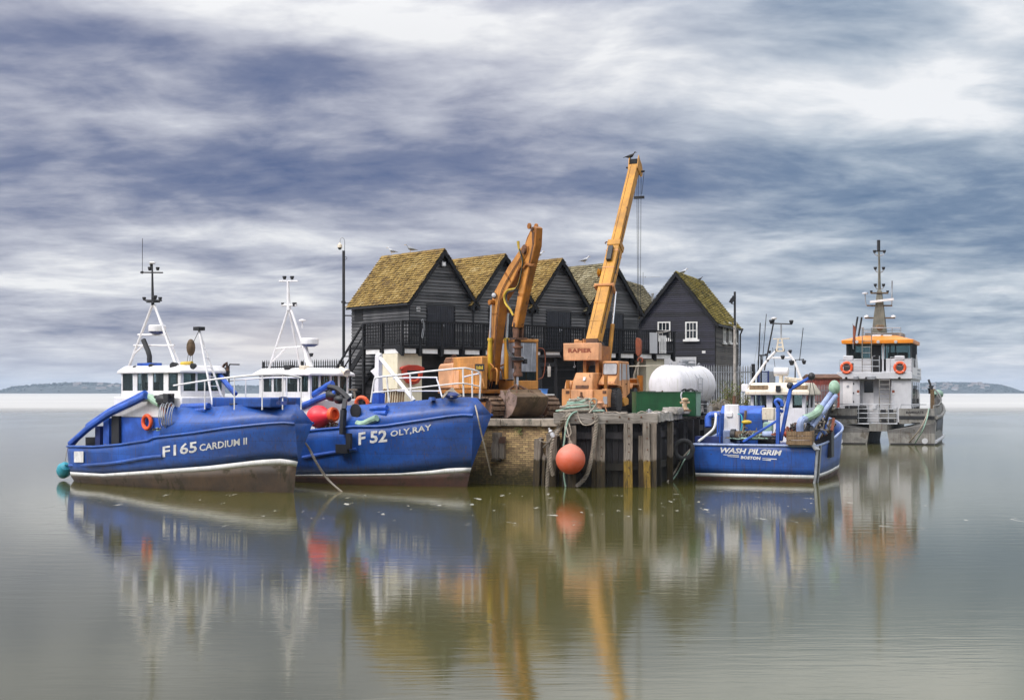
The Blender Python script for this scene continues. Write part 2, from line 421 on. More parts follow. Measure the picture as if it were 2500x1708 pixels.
def tiles(name, cols):
    m, nt, b = new_mat(name); n = N(nt); co = n.co()
    a = n.attr('rnd'); big = n.noise(n.map(co, (1, 1, .8)), 1.1, 6, .68); fine = n.noise(co, 9, 4, .7)
    f = n.m('ADD', n.m('MULTIPLY', a, .20), n.m('MULTIPLY', big, .95))
    f = n.m('ADD', f, n.m('MULTIPLY', n.m('SUBTRACT', fine, .5), .25))
    c = n.ramp(f, cols)
    z = n.noise(n.map(co, (9, 9, 2.2)), 1.1, 4, .65)
    c = n.mix(n.rng(z, .60, .68, 0, .55), c, (.34, .29, .21))
    c = n.mix(n.rng(a, -.9, -.5, 1, 0), c, (.010, .008, .004))  # lower edge faces go near-black: a shadow line painted under each course
    nt.links.new(c, b.inputs['Base Color']); b.inputs['Roughness'].default_value = .95
    nt.links.new(n.bump(fine, .6, .02), b.inputs['Normal'])
    return m
M['tile'] = tiles('mossy_shingles', [(.28, (.05, .031, .012)), (.42, (.13, .078, .020)), (.54, (.235, .145, .032)), (.66, (.31, .205, .055)), (.86, (.40, .30, .14))])
M['tile2'] = tiles('grey_mossy_shingles', [(.30, (.035, .03, .022)), (.45, (.10, .085, .045)), (.58, (.19, .155, .08)), (.70, (.26, .225, .13)), (.86, (.36, .32, .22))])
M['tile3'] = tiles('yellow_moss_shingles', [(.30, (.03, .026, .008)), (.45, (.10, .082, .010)), (.58, (.23, .17, .012)), (.70, (.31, .23, .03)), (.86, (.40, .36, .22))])

def brick_mat():
    m, nt, b = new_mat('yellow_stock_brick'); n = N(nt); co = n.co(); s = n.sep(co)
    wob = n.noise(co, 2.5, 3, .5)
    v = n.comb(n.m('ADD', s[0], n.m('MULTIPLY', wob, .03)), n.m('ADD', s[2], n.m('MULTIPLY', wob, .05)), 0)
    t = nt.nodes.new('ShaderNodeTexBrick'); n._set(t.inputs['Vector'], v)
    t.inputs['Scale'].default_value = 1; t.inputs['Brick Width'].default_value = .235; t.inputs['Row Height'].default_value = .082
    t.inputs['Mortar Size'].default_value = .009; t.inputs['Mortar Smooth'].default_value = .3; t.inputs['Bias'].default_value = -.1
    t.inputs['Color1'].default_value = (.60, .41, .19, 1); t.inputs['Color2'].default_value = (.24, .145, .085, 1); t.inputs['Mortar'].default_value = (.16, .125, .07, 1)
    c = n.mix(n.rng(n.noise(co, 6, 5, .7), .45, .7, 0, .5), t.outputs[0], (.09, .07, .045))
    # green weed below the tide line, in patches
    zz = n.m('ADD', s[2], n.m('MULTIPLY', n.noise(co, 2.2, 5, .65), 1.3))
    c = n.mix(n.rng(zz, .95, 1.6, .9, 0), c, n.ramp(n.noise(co, 9, 5, .7), [(.3, (.012, .013, .004)), (.55, (.050, .042, .010)), (.75, (.19, .125, .025))]))
    nt.links.new(c, b.inputs['Base Color']); b.inputs['Roughness'].default_value = .9
    nt.links.new(n.bump(n.m('ADD', n.m('MULTIPLY', t.outputs[1], -1), n.m('MULTIPLY', n.noise(co, 30, 4, .7), .4)), .8, .02), b.inputs['Normal'])
    return m
M['brick'] = brick_mat()
def buoy_mat():
    m, nt, b = new_mat('sun_faded_orange_buoy'); n = N(nt); co = n.co()
    z = n.sep(co)[2]
    f = n.m('ADD', n.m('MULTIPLY', z, .8), n.m('MULTIPLY', n.noise(n.map(co, (1.2, 1.2, 3)), 2, 6, .65), .8))
    c = n.ramp(f, [(.12, (.60, .085, .02)), (.5, (.62, .15, .09)), (.95, (.50, .22, .16))])
    c = n.mix(n.rng(n.noise(co, 14, 6, .75), .58, .7, 0, .5), c, (.35, .14, .10))
    nt.links.new(c, b.inputs['Base Color']); b.inputs['Roughness'].default_value = .55
    return m
M['buoy'] = buoy_mat()
def ground_mat():
    m, nt, b = new_mat('quay_concrete'); n = N(nt); co = n.pos()
    c = n.ramp(n.noise(co, .8, 7, .65), [(.3, (.10, .085, .07)), (.5, (.19, .165, .14)), (.75, (.29, .26, .22))])
    nt.links.new(c, b.inputs['Base Color']); b.inputs['Roughness'].default_value = .9
    nt.links.new(n.bump(n.noise(co, 12, 5, .7), .4, .03), b.inputs['Normal'])
    return m
M['ground'] = ground_mat()
def leaf_mat(name, a, b2):
    m, nt, b = new_mat(name); n = N(nt)
    c = n.mix(n.attr('rnd'), a, b2); nt.links.new(c, b.inputs['Base Color']); b.inputs['Roughness'].default_value = .7
    return m
M['leaf'] = leaf_mat('shrub_leaves', (.045, .075, .012), (.14, .15, .02))
M['farwood'] = leaf_mat('far_woodland', (.006, .017, .020), (.018, .036, .040))  # blue tint in the leaf colour stands in for distance haze
# ---------------------------------------------------------------- camera, sky, sun
cam = bpy.data.cameras.new('camera'); camo = bpy.data.objects.new('camera', cam); COL.objects.link(camo)
cam.sensor_width = 36; cam.lens = FPX*36/2500; cam.shift_y = (HY-854)/2500; cam.clip_start = .5; cam.clip_end = 30000
camo.location = (0, 0, CZ); camo.rotation_euler = (R(90), 0, 0); SC.camera = camo
SC.view_settings.view_transform = 'Standard'; SC.view_settings.look = 'None'; SC.view_settings.gamma = 1; SC.view_settings.exposure = 0
try: SC.view_settings.use_curve_mapping = False
except Exception: pass
SC.render.engine = 'CYCLES'
SC.cycles.use_denoising = True
SC.cycles.max_bounces = 8; SC.cycles.glossy_bounces = 4; SC.cycles.transparent_max_bounces = 12; SC.cycles.volume_bounces = 0
SC.cycles.use_adaptive_sampling = False; SC.cycles.sample_clamp_indirect = 4
SC.cycles.caustics_reflective = False; SC.cycles.caustics_refractive = False
def lin(r, g, b):
    return tuple(((c/255)/12.92 if c/255 < .04045 else ((c/255+.055)/1.055)**2.4) for c in (r, g, b))
SUN_EL, SUN_AZ = 44, 236        # elevation; compass bearing seen from above, clockwise from straight ahead (+Y)
W = bpy.data.worlds.new('World'); SC.world = W; W.use_nodes = True
nt = W.node_tree; nt.nodes.clear(); n = N(nt)
wout = nt.nodes.new('ShaderNodeOutputWorld')
sky = nt.nodes.new('ShaderNodeTexSky'); sky.sky_type = 'NISHITA'; sky.sun_disc = False
sky.sun_elevation = R(SUN_EL); sky.sun_rotation = R(SUN_AZ)
bg1 = nt.nodes.new('ShaderNodeBackground'); nt.links.new(sky.outputs[0], bg1.inputs[0]); bg1.inputs[1].default_value = .1
d = n.co('Generated'); sx, sy, sz = n.sep(d)
az = n.m('ARCTAN2', sx, sy); zc = n.m('MAXIMUM', sz, 0); el = n.m('ARCSINE', zc)
den = n.m('ADD', zc, .15)
# cloud deck seen in perspective: flat layer overhead
warp = n.noise(n.comb(n.m('DIVIDE', sx, den), n.m('DIVIDE', sy, den), 0), .55, 3, .5)
qx = n.m('ADD', n.m('DIVIDE', sx, den), n.m('MULTIPLY', n.m('SUBTRACT', warp, .5), .5))
qy = n.m('ADD', n.m('DIVIDE', sy, den), n.m('MULTIPLY', n.m('SUBTRACT', warp, .5), .5))
q = n.comb(qx, qy, 3.7)
nA = n.noise(n.map(q, (.8, 1, 1), (4.3, 1.7, 0)), 1.6, 4, .55)
nB = n.noise(n.map(q, (.95, 1, 1), (1.1, 7.7, 2)), 4.6, 7, .56, .3)
nC = n.noise(n.map(q, (.8, 1.2, 1), (9.1, 2.7, 5)), 14, 5, .6, .2)
nD = n.noise(n.map(q, (.85, 1, 1), (2.2, 5.1, 8)), 2.3, 5, .5, .2)
bil = n.m('ABSOLUTE', n.m('SUBTRACT', n.m('MULTIPLY', nD, 2), 1))     # billows: rounded lumps with thin dark joints
t = n.m('ADD', n.m('MULTIPLY', n.m('SUBTRACT', nA, .5), .95), n.m('MULTIPLY', n.m('SUBTRACT', bil, .2), .55))
t = n.m('ADD', t, n.m('MULTIPLY', n.m('SUBTRACT', nB, .5), .74))
t = n.m('ADD', t, n.m('MULTIPLY', n.m('SUBTRACT', nC, .5), .26))
# the big cloud masses: bearing, height, spreads, lightness
BL = [(1000, 55, 640, 80, .44, -.10), (1650, 190, 540, 90, .30, -.12), (2400, 130, 240, 160, .40, 0), (480, 20, 280, 55, .32, -.1),
      (720, 175, 230, 70, -.26, -.1), (150, 190, 330, 130, -.10, 0), (560, 430, 640, 95, -.26, 0), (950, 420, 400, 60, -.12, 0), (150, 370, 300, 60, -.14, 0),
      (1950, 410, 520, 85, -.22, 0), (2350, 560, 320, 70, -.26, 0), (1500, 470, 320, 70, -.10, 0), (300, 560, 380, 40, .18, 0), (450, 690, 430, 60, .28, 0), (1250, 560, 420, 70, .26, 0),
      (2150, 660, 500, 40, .10, 0), (2050, 255, 280, 60, .16, -.05), (130, 800, 260, 80, -.08, 0), (720, 865, 280, 55, .26, 0), (250, 930, 500, 30, .12, 0), (2450, 900, 400, 60, .10, 0), (60, 15, 220, 40, .15, 0)]
for bx, by, wx, wy, amp, tilt in BL:
    a0 = math.atan((bx-CX)/FPX); e0 = math.atan((HY-by)/FPX*math.cos(a0))
    da = n.m('SUBTRACT', az, a0); de = n.m('SUBTRACT', n.m('SUBTRACT', el, e0), n.m('MULTIPLY', da, tilt))
    g = n.m('ADD', n.m('POWER', n.m('MULTIPLY', da, FPX/wx), 2), n.m('POWER', n.m('MULTIPLY', de, FPX/wy), 2))
    t = n.m('ADD', t, n.m('MULTIPLY', n.m('EXPONENT', n.m('MULTIPLY', g, -1)), amp))
t = n.m('ADD', t, n.m('ADD', .57, n.rng(el, .01, .14, .13, 0)))
over = n.rng(el, .235, .45)                       # unseen sky overhead, brightened to light the scene and the water
t = n.m('ADD', t, n.m('MULTIPLY', over, .35))
cA = n.ramp(t, [(0.05, lin(80, 96, 138)), (.30, lin(120, 128, 157)), (.50, lin(163, 166, 184)), (.70, lin(199, 201, 212)), (.98, lin(246, 246, 247))])
cB = n.ramp(t, [(0.05, lin(72, 102, 140)), (.30, lin(114, 134, 162)), (.50, lin(156, 170, 188)), (.70, lin(195, 204, 215)), (.98, lin(247, 248, 250))])
c = n.mix(n.rng(az, -.02, .26), cA, cB)
# low glow of the horizon
hz = n.rng(el, 0, .045, 1, 0)
c = n.mix(n.m('MULTIPLY', hz, .62), c, lin(205, 208, 219))
gl = n.m('MULTIPLY', n.m('EXPONENT', n.m('MULTIPLY', n.m('ADD', n.m('POWER', n.m('MULTIPLY', n.m('SUBTRACT', az, -.15), 11), 2), n.m('POWER', n.m('MULTIPLY', n.m('SUBTRACT', el, .028), 48), 2)), -1)), .38)
c = n.mix(gl, c, lin(244, 224, 210))
bg2 = nt.nodes.new('ShaderNodeBackground'); nt.links.new(c, bg2.inputs[0])
back = n.rng(n.m('ABSOLUTE', az), .5, 1.3, 1, .5)      # low sky behind the viewer, dimmed to give the light more contrast
low = n.m('ADD', n.m('MULTIPLY', back, n.m('SUBTRACT', 1, over)), n.m('MULTIPLY', over, 1.9))
sdv = (math.sin(R(SUN_AZ))*math.cos(R(SUN_EL)), math.cos(R(SUN_AZ))*math.cos(R(SUN_EL)), math.sin(R(SUN_EL)))
cosa = n.m('ADD', n.m('ADD', n.m('MULTIPLY', sx, sdv[0]), n.m('MULTIPLY', sy, sdv[1])), n.m('MULTIPLY', sz, sdv[2]))
low = n.m('ADD', low, n.m('MULTIPLY', n.m('EXPONENT', n.m('MULTIPLY', n.m('SUBTRACT', cosa, 1), 5.0)), 3.6))     # broad unseen glow round the sun, added for soft side light
nt.links.new(low, bg2.inputs[1])
mx = nt.nodes.new('ShaderNodeMixShader'); mx.inputs[0].default_value = .93
nt.links.new(bg1.outputs[0], mx.inputs[1]); nt.links.new(bg2.outputs[0], mx.inputs[2]); nt.links.new(mx.outputs[0], wout.inputs[0])
sun = bpy.data.lights.new('sun', 'SUN'); sun.energy = 1.5; sun.angle = R(10); sun.color = (1, .93, .85)
suno = bpy.data.objects.new('sun', sun); COL.objects.link(suno)
saz, sel = R(SUN_AZ), R(SUN_EL)
sd = Vector((math.sin(saz)*math.cos(sel), math.cos(saz)*math.cos(sel), math.sin(sel)))   # towards the sun
suno.rotation_euler = sd.to_track_quat('Z', 'Y').to_euler()

# ---------------------------------------------------------------- water, far shore, haze
def water_mat():
    m, nt, b = new_mat('harbour_water'); n = N(nt); p = n.pos()
    murk = n.noise(n.map(p, (.12, .05, 1)), 1.0, 4, .6)
    c = n.ramp(murk, [(.3, (.048, .044, .003)), (.7, (.066, .059, .004))])
    b.inputs['IOR'].default_value = 3.6; b.inputs['Specular IOR Level'].default_value = .5
    # drifting flecks of scum and foam, in a belt off the quay
    x, y, z = n.sep(p)
    belt = n.m('MULTIPLY', n.rng(y, 34, 42), n.rng(y, 50, 54, 1, 0))
    belt = n.m('MULTIPLY', belt, n.rng(n.m('ABSOLUTE', n.m('SUBTRACT', x, 2)), 9, 22, 1, 0))
    fl = n.noise(n.map(p, (1.7, .55, 1)), 1.15, 6, .62, .4)
    ff = n.m('MULTIPLY', n.rng(n.m('ADD', fl, n.m('MULTIPLY', n.noise(n.map(p, (.25, .2, 1)), 1, 2), .12)), .68, .76), belt)
    far = n.m('MULTIPLY', n.rng(n.noise(n.map(p, (.5, .16, 1)), 1.2, 6, .7), .70, .74), n.m('MULTIPLY', n.rng(y, 60, 90), n.rng(y, 110, 170, 1, 0)))
    c = n.mix(n.m('MULTIPLY', ff, .75), c, (.42, .40, .34))
    c = n.mix(n.m('MULTIPLY', far, .6), c, (.03, .035, .045))
    nt.links.new(c, b.inputs['Base Color'])
    rr = n.noise(n.map(p, (.10, .035, 1)), 1.0, 3, .5)
    nt.links.new(n.m('ADD', n.m('ADD', n.rng(rr, .35, .65, .045, .075), n.rng(y, 14, 42, .018, 0)), n.m('MULTIPLY', ff, .35)), b.inputs['Roughness'])
    # a second, broader lobe: the averaged sparkle of wavelets over the long exposure
    b2 = nt.nodes.new('ShaderNodeBsdfPrincipled'); nt.links.new(c, b2.inputs['Base Color']); b2.inputs['IOR'].default_value = 3.0; b2.inputs['Roughness'].default_value = .32
    ms = nt.nodes.new('ShaderNodeMixShader'); ms.inputs[0].default_value = .09; nt.links.new(b.outputs[0], ms.inputs[1]); nt.links.new(b2.outputs[0], ms.inputs[2])
    nt.links.new(ms.outputs[0], [q_ for q_ in nt.nodes if q_.type == 'OUTPUT_MATERIAL'][0].inputs[0])
    h = n.m('ADD', n.m('MULTIPLY', n.noise(n.map(p, (.35, 1.4, 1)), 1.6, 4, .55, .3), .6), n.m('MULTIPLY', n.noise(n.map(p, (.9, 5, 1)), 1.6, 3, .5), .25))
    nt.links.new(n.bump(h, .10, .05), b.inputs['Normal'])
    return m
def sea_mat():
    m, nt, b = new_mat('pale_open_sea'); n = N(nt); p = n.pos()
    c = n.ramp(n.noise(n.map(p, (.004, .012, 1)), 1, 5, .6), [(.3, (.33, .325, .32)), (.7, (.46, .45, .43))])
    nt.links.new(c, b.inputs['Base Color']); b.inputs['Roughness'].default_value = .55; b.inputs['Specular IOR Level'].default_value = .25
    y = n.sep(p)[1]; e = n.m('ADD', y, n.m('MULTIPLY', n.m('SUBTRACT', n.noise(n.map(p, (.012, .03, 1)), 1, 5, .6), .5), 110))
    tr = nt.nodes.new('ShaderNodeBsdfTransparent'); ms = nt.nodes.new('ShaderNodeMixShader'); nt.links.new(n.rng(e, 195, 370), ms.inputs[0])
    nt.links.new(tr.outputs[0], ms.inputs[1]); nt.links.new(b.outputs[0], ms.inputs[2]); nt.links.new(ms.outputs[0], [q_ for q_ in nt.nodes if q_.type == 'OUTPUT_MATERIAL'][0].inputs[0])
    return m
b = MB(); ys = [-24, 20, 60, 150, 400, 1500, 9000]
for y0, y1 in zip(ys, ys[1:]): b.face((-6000, y0, 0), (6000, y0, 0), (6000, y1, 0), (-6000, y1, 0))
tag(b.build('harbour_water', water_mat(), smooth=0), kind='structure')
b = MB(); pts = [(-5990+i*400, 150+14*math.sin(i*1.7)+ (9 if i % 2 else 0)) for i in range(31)]
b.loft([[(x, y, .02) for x, y in pts], [(x, 8990, .02) for x, y in pts]])
tag(b.build('open_sea', sea_mat(), smooth=0), kind='structure')

FY = 4000
def hill(name, prof, woodname):
    rnd = random.Random(len(prof)*7)
    b = MB(); rows = []
    n_ = 90
    pxs = [lerp(prof[0][0], prof[-1][0], i/n_) for i in range(n_+1)]
    hs = [max(.5, ZW(interp(prof, px), FY+500)-4) for px in pxs]
    for k, (dy, hf) in enumerate(((0, 0), (60, .25), (220, .62), (500, 1), (800, .6), (1000, 0))):
        rows.append([(XW(px, FY+dy), FY+dy, .03+h*hf*(1+.12*noise.noise((px*.03, k*3.1, 0)))) for px, h in zip(pxs, hs)])
    b.loft(rows)
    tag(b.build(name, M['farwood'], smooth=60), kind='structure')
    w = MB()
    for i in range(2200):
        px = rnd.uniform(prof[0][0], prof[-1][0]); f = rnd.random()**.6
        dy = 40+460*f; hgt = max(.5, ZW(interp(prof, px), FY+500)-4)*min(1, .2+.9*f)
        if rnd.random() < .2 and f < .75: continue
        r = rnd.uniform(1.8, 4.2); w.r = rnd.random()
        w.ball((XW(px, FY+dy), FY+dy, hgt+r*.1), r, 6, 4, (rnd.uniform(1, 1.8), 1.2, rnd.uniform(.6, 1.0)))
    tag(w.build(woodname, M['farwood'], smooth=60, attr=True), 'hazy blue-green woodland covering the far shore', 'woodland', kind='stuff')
hill('hillside_west', [(-260, 958), (-60, 957), (0, 951), (30, 942), (90, 936), (160, 932), (220, 932), (300, 934), (420, 937), (560, 939), (760, 941), (900, 949)], 'far_woodland')
hill('hillside_east', [(2020, 940), (2140, 936), (2245, 934), (2300, 931.5), (2360, 932), (2400, 934), (2440, 937), (2470, 945), (2490, 952), (2512, 957)], 'far_woodland')
rnd = random.Random(3)
hs0 = None
M['farhouse'] = paint('pale_far_render', (.48, .48, .48), .8, 0, .05, .1, None, None, 0)
M['farroof'] = paint('far_roof', (.14, .12, .12), .8, 0, .1, .1, None, None, 0)
for i in range(34):
    if i < 11: px, py = rnd.uniform(150, 292), rnd.uniform(940, 953)
    elif i < 26: px, py = rnd.uniform(2250, 2345), rnd.uniform(941, 953)
    else: px, py = rnd.uniform(2368, 2412), rnd.uniform(938, 950)
    dy = lerp(430, 60, (py-938)/16); Y = FY+dy; s = rnd.uniform(.8, 1.5)
    o = thing('far_house', 'tiny pale house among the woods of the far shore', 'house', Frame(XW(px, Y), Y, max(.1, ZW(py, Y)-1), rnd.uniform(-.5, .5)), 'houses scattered over the far wooded shore')
    a = MB(); a.bb((-6*s, -4*s, -4), (6*s, 4*s, 4.5*s)); a.build('wall', M['farhouse'], o)
    a = MB(); a.prism([(-4.4*s, 4.5*s), (4.4*s, 4.5*s), (0, 8*s)], 'x', -6.3*s, 6.3*s); a.build('roof', M['farroof'], o)
def haze_mat():
    m = bpy.data.materials.new('thin_sea_haze'); m.use_nodes = True; nt = m.node_tree; nt.nodes.clear()
    out = nt.nodes.new('ShaderNodeOutputMaterial'); v = nt.nodes.new('ShaderNodeVolumePrincipled')
    v.inputs['Color'].default_value = (.62, .76, .95, 1); v.inputs['Density'].default_value = .00009
    nt.links.new(v.outputs[0], out.inputs['Volume']); return m
b = MB(); b.bb((-6050, -60, -1), (6050, 9060, 75))
hz_ = b.build('haze', haze_mat(), smooth=0); tag(hz_, kind='stuff')
# ---------------------------------------------------------------- the quay: ground, brick wall, timber face
WA = Vector((-1.85, 56.35, 0)); WB = Vector((XW(1376, 54.75), 54.75, 0))      # the brick wall, left end to right end
FB = Frame(WA.x, WA.y, 0, math.atan2((WB-WA).y, (WB-WA).x))
QA = P(1372, 1012, 54.1); QA.z = 0
QB = P(1590, 1012, 54.1); QB.z = 0
QC = Vector((XW(1719, 67), 67, 0)); QD = Vector((XW(1748, 71.5), 71.5, 0))
QE = Vector((XW(1992, 104), 104, 0))
b = MB()
w0 = FB.W(.2, .25); w1 = FB.W((WB-WA).length, .25)
edge = [(-13.5, 68.2), (w0.x, w0.y), (w1.x, w1.y), (w1.x, 54.5), (QB.x-.2, 54.5), (QC.x-.35, QC.y+.1), (QD.x-.3, QD.y+.3), (QE.x, QE.y+.3), (22, 118), (-16.5, 118)]
b.face(*[(x, y, GZ) for x, y in edge])
for (x0, y0), (x1, y1) in zip(edge, edge[1:]+edge[:1]): b.face((x0, y0, -1.2), (x1, y1, -1.2), (x1, y1, GZ), (x0, y0, GZ))
tag(b.build('quay_ground', M['ground'], smooth=0), kind='structure')

t = thing('brick_quay_wall', 'weedy yellow brick quay wall under worn coping stones, between blue bow and timber piles', 'wall', FB)
L = (WB-WA).length
b = MB(); b.bb((0, 0, -1), (L, .24, 2.27)); b.build('brickwork', M['brick'], t)
# coping: separate worn stones butted together
b = MB(); x = 0; rs = random.Random(5)
while x < L-.1:
    w = min(rs.uniform(1.1, 1.9), L-x)
    b.box((x+w/2, .10+rs.uniform(-.02, .02), 2.27+.148), (w-.012, .62, .292+rs.uniform(-.008, .008)), Matrix.Rotation(rs.uniform(-.008, .008), 3, 'Y')); x += w
b.build('coping', M['conc'], t, bevel=.035)
# tuft growing from the joint below the coping
b = MB()
c = FB.W(*FB.on_y(1266, 1050, -.06))
for i in range(60):
    a = Vector((random.gauss(0, .07), -abs(random.gauss(0, .05)), random.gauss(-.02, .07)))
    q = Vector((c.x, c.y, c.z))+a; s = random.uniform(.02, .045); b.r = random.random()
    b.face(q, q+Vector((s, -.01, s*.4)), q+Vector((s*.2, -.03, -s)))
tag(b.build('weed_tuft', M['leaf'], attr=True, smooth=0), 'small weed tuft rooted under the coping of the brick wall', 'plant')

# timber facing: dark planks with shadow gaps, front then right-hand return
def planks(name, A, B, label, n_):
    fr = Frame(A.x, A.y, 0, math.atan2((B-A).y, (B-A).x)); Lg = (B-A).length
    t = thing(name, label, 'wall', fr)
    b = MB(); x = 0; r2 = random.Random(n_)
    while x < Lg-.02:
        w = min(r2.uniform(.2, .32), Lg-x)
        b.bb((x+.008, .14+r2.uniform(0, .05), -1), (x+w-.008, .34, 2.40+r2.uniform(-.05, .03))); x += w
    b.build('planking', M['wood_dark'], t)
    b = MB()
    for z in (.75, 1.95): b.bb((0, .03, z-.13), (Lg, .138, z+.13))
    b.build('wale', M['wood_dark'], t)
    return t, fr, Lg
tf, FF, LF = planks('timber_quay_face', QA, QB, 'dark planked timber quay face behind the big orange buoy', 3)
tr, FR_, LR = planks('timber_quay_face', QB, QC, 'dark planked timber quay return running back beside the blue stern', 4)
b = MB(); fr3 = Frame(QC.x, QC.y, 0, math.atan2((QD-QC).y, (QD-QC).x))
t = thing('quay_wall', 'dark low quay wall behind the blue and white boat', 'wall', Frame(QD.x, QD.y, 0, math.atan2((QE-QD).y, (QE-QD).x)))
b.bb((0, 0, -1), ((QE-QD).length, .3, 2.3)); b.build('sheet_piling', M['wood_dark'], t)
b = MB(); b.bb((0, -.12, 2.3), ((QE-QD).length, .5, 2.62)); b.build('coping', M['cement'], t, bevel=.03)
t = thing('quay_wall', 'short dark quay wall closing the back of the timber berth', 'wall', fr3)
b = MB(); b.bb((0, .0, -1), ((QD-QC).length, .3, 2.3)); b.build('sheet_piling', M['wood_dark'], t)
b = MB(); b.bb((0, -.05, 2.3), ((QD-QC).length, .5, 2.62)); b.build('coping', M['cement'], t, bevel=.03)

# capping beams (gnarled, bolted)
def gnarly(b, p, q, w, h, seed, amp=.03, n_=14):
    p, q = Vector(p), Vector(q); r3 = random.Random(seed); rows = []
    d = (q-p).normalized(); side = d.cross(Vector((0, 0, 1))).normalized(); up = Vector((0, 0, 1)) if abs(d.z) < .7 else Vector((0, 1, 0))
    if abs(d.z) >= .7: side = Vector((1, 0, 0))
    for i in range(n_+1):
        c = p.lerp(q, i/n_); row = []
        for sx, sy in ((-1, -1), (0, -1.04), (1, -1), (1.04, 0), (1, 1), (0, 1.04), (-1, 1), (-1.04, 0)):
            j = amp*noise.noise((c.x*2.3+sx+seed, c.z*2.3+sy, c.y*2.3+seed*1.7))
            row.append(c+side*(sx*w/2*(1+j*3))+up*(sy*h/2*(1+j*2)))
        rows.append(row)
    b.loft(rows, closed=True); b.face(*rows[0][::-1]); b.face(*rows[-1])
t = thing('capping_beam', 'long bolted grey capping beam on top of the timber quay front', 'beam', FF)
b = MB(); gnarly(b, (-.32, 0, 2.60), (LF+.22, 0, 2.60), .37, .38, 3, .085, 40); b.build('beam', M['wood_beam'], t, smooth=45)
b = MB()
for x, z in ((1.16, 2.62), (2.18, 2.66), (2.52, 2.6), (1.7, 2.5), (.5, 2.55), (3.0, 2.66)): b.lathe([(.0, 0), (.035, 0), (.035, .03), (.0, .03)], (x, -.19, z), (0, -1, 0), 8)
b.build('bolts', M['rust'], t)
t = thing('capping_beam', 'rough grey capping beam stepping back along the quay return', 'beam', FR_)
b = MB(); gnarly(b, (.1, 0, 2.64), (LR*.42, .02, 2.66), .5, .34, 8, .14, 26); b.build('beam', M['cement'], t, smooth=45)
t = thing('coping_slab', 'broken pale coping slab overhanging the timber return', 'slab', FR_)
b = MB(); gnarly(b, (LR*.26, -.1, 2.98-.14), (LR*1.0, -.05, 2.98-.14), .62, .26, 12, .13, 30); b.build('slab', M['cement'], t, smooth=45)

# piles: fronts by pixel column along the front face, tops by photo row
def pile(fr, x, w, top, mat, label, lean=0, y=-.14, seed=1, dep=.3, broken=0, bolts=0):
    t = thing('timber_pile', label, 'pile', Frame(*fr.W(x, y, 0), fr.a), 'grey timber piles along the quay')
    b = MB(); rows = []; n_ = 16
    for i in range(n_+1):
        z = lerp(-1, top, i/n_); row = []
        for sx, sy in ((-1, -1), (-.3, -1.03), (.4, -.98), (1, -1), (1.03, 0), (1, 1), (0, 1), (-1, 1), (-1.03, .1)):
            j = .17*noise.noise((sx*1.7+seed*3.1, sy*2+seed, z*1.6))
            zz = z+(broken*noise.noise((sx*2+seed, sy*3, 5))+(broken*.4*abs(sx)*-1) if i == n_ else 0)
            row.append((lean*z+sx*w/2*(1+j), sy*dep/2*(1+j), zz))
        rows.append(row)
    b.loft(rows, closed=True); b.face(*rows[-1])
    b.build('post', mat, t, smooth=50)
    if bolts:
        k = MB()
        for i in range(bolts):
            z = top-.18-i*(top-.1)/bolts*.9
            k.lathe([(0, 0), (.028, 0), (.028, .02), (0, .02)], (.02+lean*z, -dep/2-.002, z), (0, -1, 0), 8)
        k.build('bolts', M['rust'], t)
    return t
def fx(px): return FF.on_y(px, 1100, -.28).x
pile(FF, fx(1467), .31, 2.40, M['wood_grey'], 'bolted grey pile just right of the orange buoy', 0, seed=2, bolts=6)
pile(FF, fx(1534), .31, 2.42, M['wood_gold'], 'grey pile with golden weedy foot, middle of the front', .0, seed=3, bolts=7)
pile(FF, fx(1581), .24, 2.46, M['wood_gold'], 'slim corner pile with golden foot and rusty stain', -.02, seed=4, bolts=5)
pile(FF, fx(1397), .3, 2.34, M['wood_grey'], 'pale pile hidden mostly behind the orange buoy', 0, -.1, seed=5)
pile(FF, fx(1451), .16, 2.30, M['wood_grey'], 'narrow plank post tight against the bolted grey pile', 0, .0, seed=6, dep=.2)
pile(FF, fx(1567), .22, 1.95, M['wood_grey'], 'short grey stub pile left of the corner pile', 0, .02, seed=8, dep=.2)
def rx(px): return FR_.on_y(px, 1100, -.2).x
for i, (px, w, top, lab) in enumerate(((1601, .10, 2.45, 'thin pale rail post right after the corner'), (1612, .09, 2.3, 'second thin stake on the quay return'), (1641, .22, 2.4, 'pale edged pile in the middle of the quay return'), (1668, .2, 2.3, 'dark pile on the return behind the boat fender'), (1691, .2, 2.42, 'dark pile of the return touching the blue stern'), (1706, .2, 2.4, 'farthest pile of the timber return'))):
    pile(FR_, rx(px), w, top, M['wood_grey'] if i in (0, 2) else M['wood_dark'], lab, 0, -.12, seed=20+i, dep=.22)
def bx_(px): return FB.on_y(px, 1120, -.3).x
pile(FB, bx_(1319-8), .26, 1.86, M['wood_grey'], 'broken leaning pile against the brick wall, split at its foot', .05, -.3, seed=11, broken=.12)
pile(FB, bx_(1346), .46, 2.02, M['wood_grey'], 'wide cracked pile with rounded top where the chains are tied', .03, -.28, seed=12, broken=.10)
pile(FB, bx_(1330), .12, 1.2, M['wood_grey'], 'short splintered stake between the two broken piles', .04, -.36, seed=13, broken=.2)
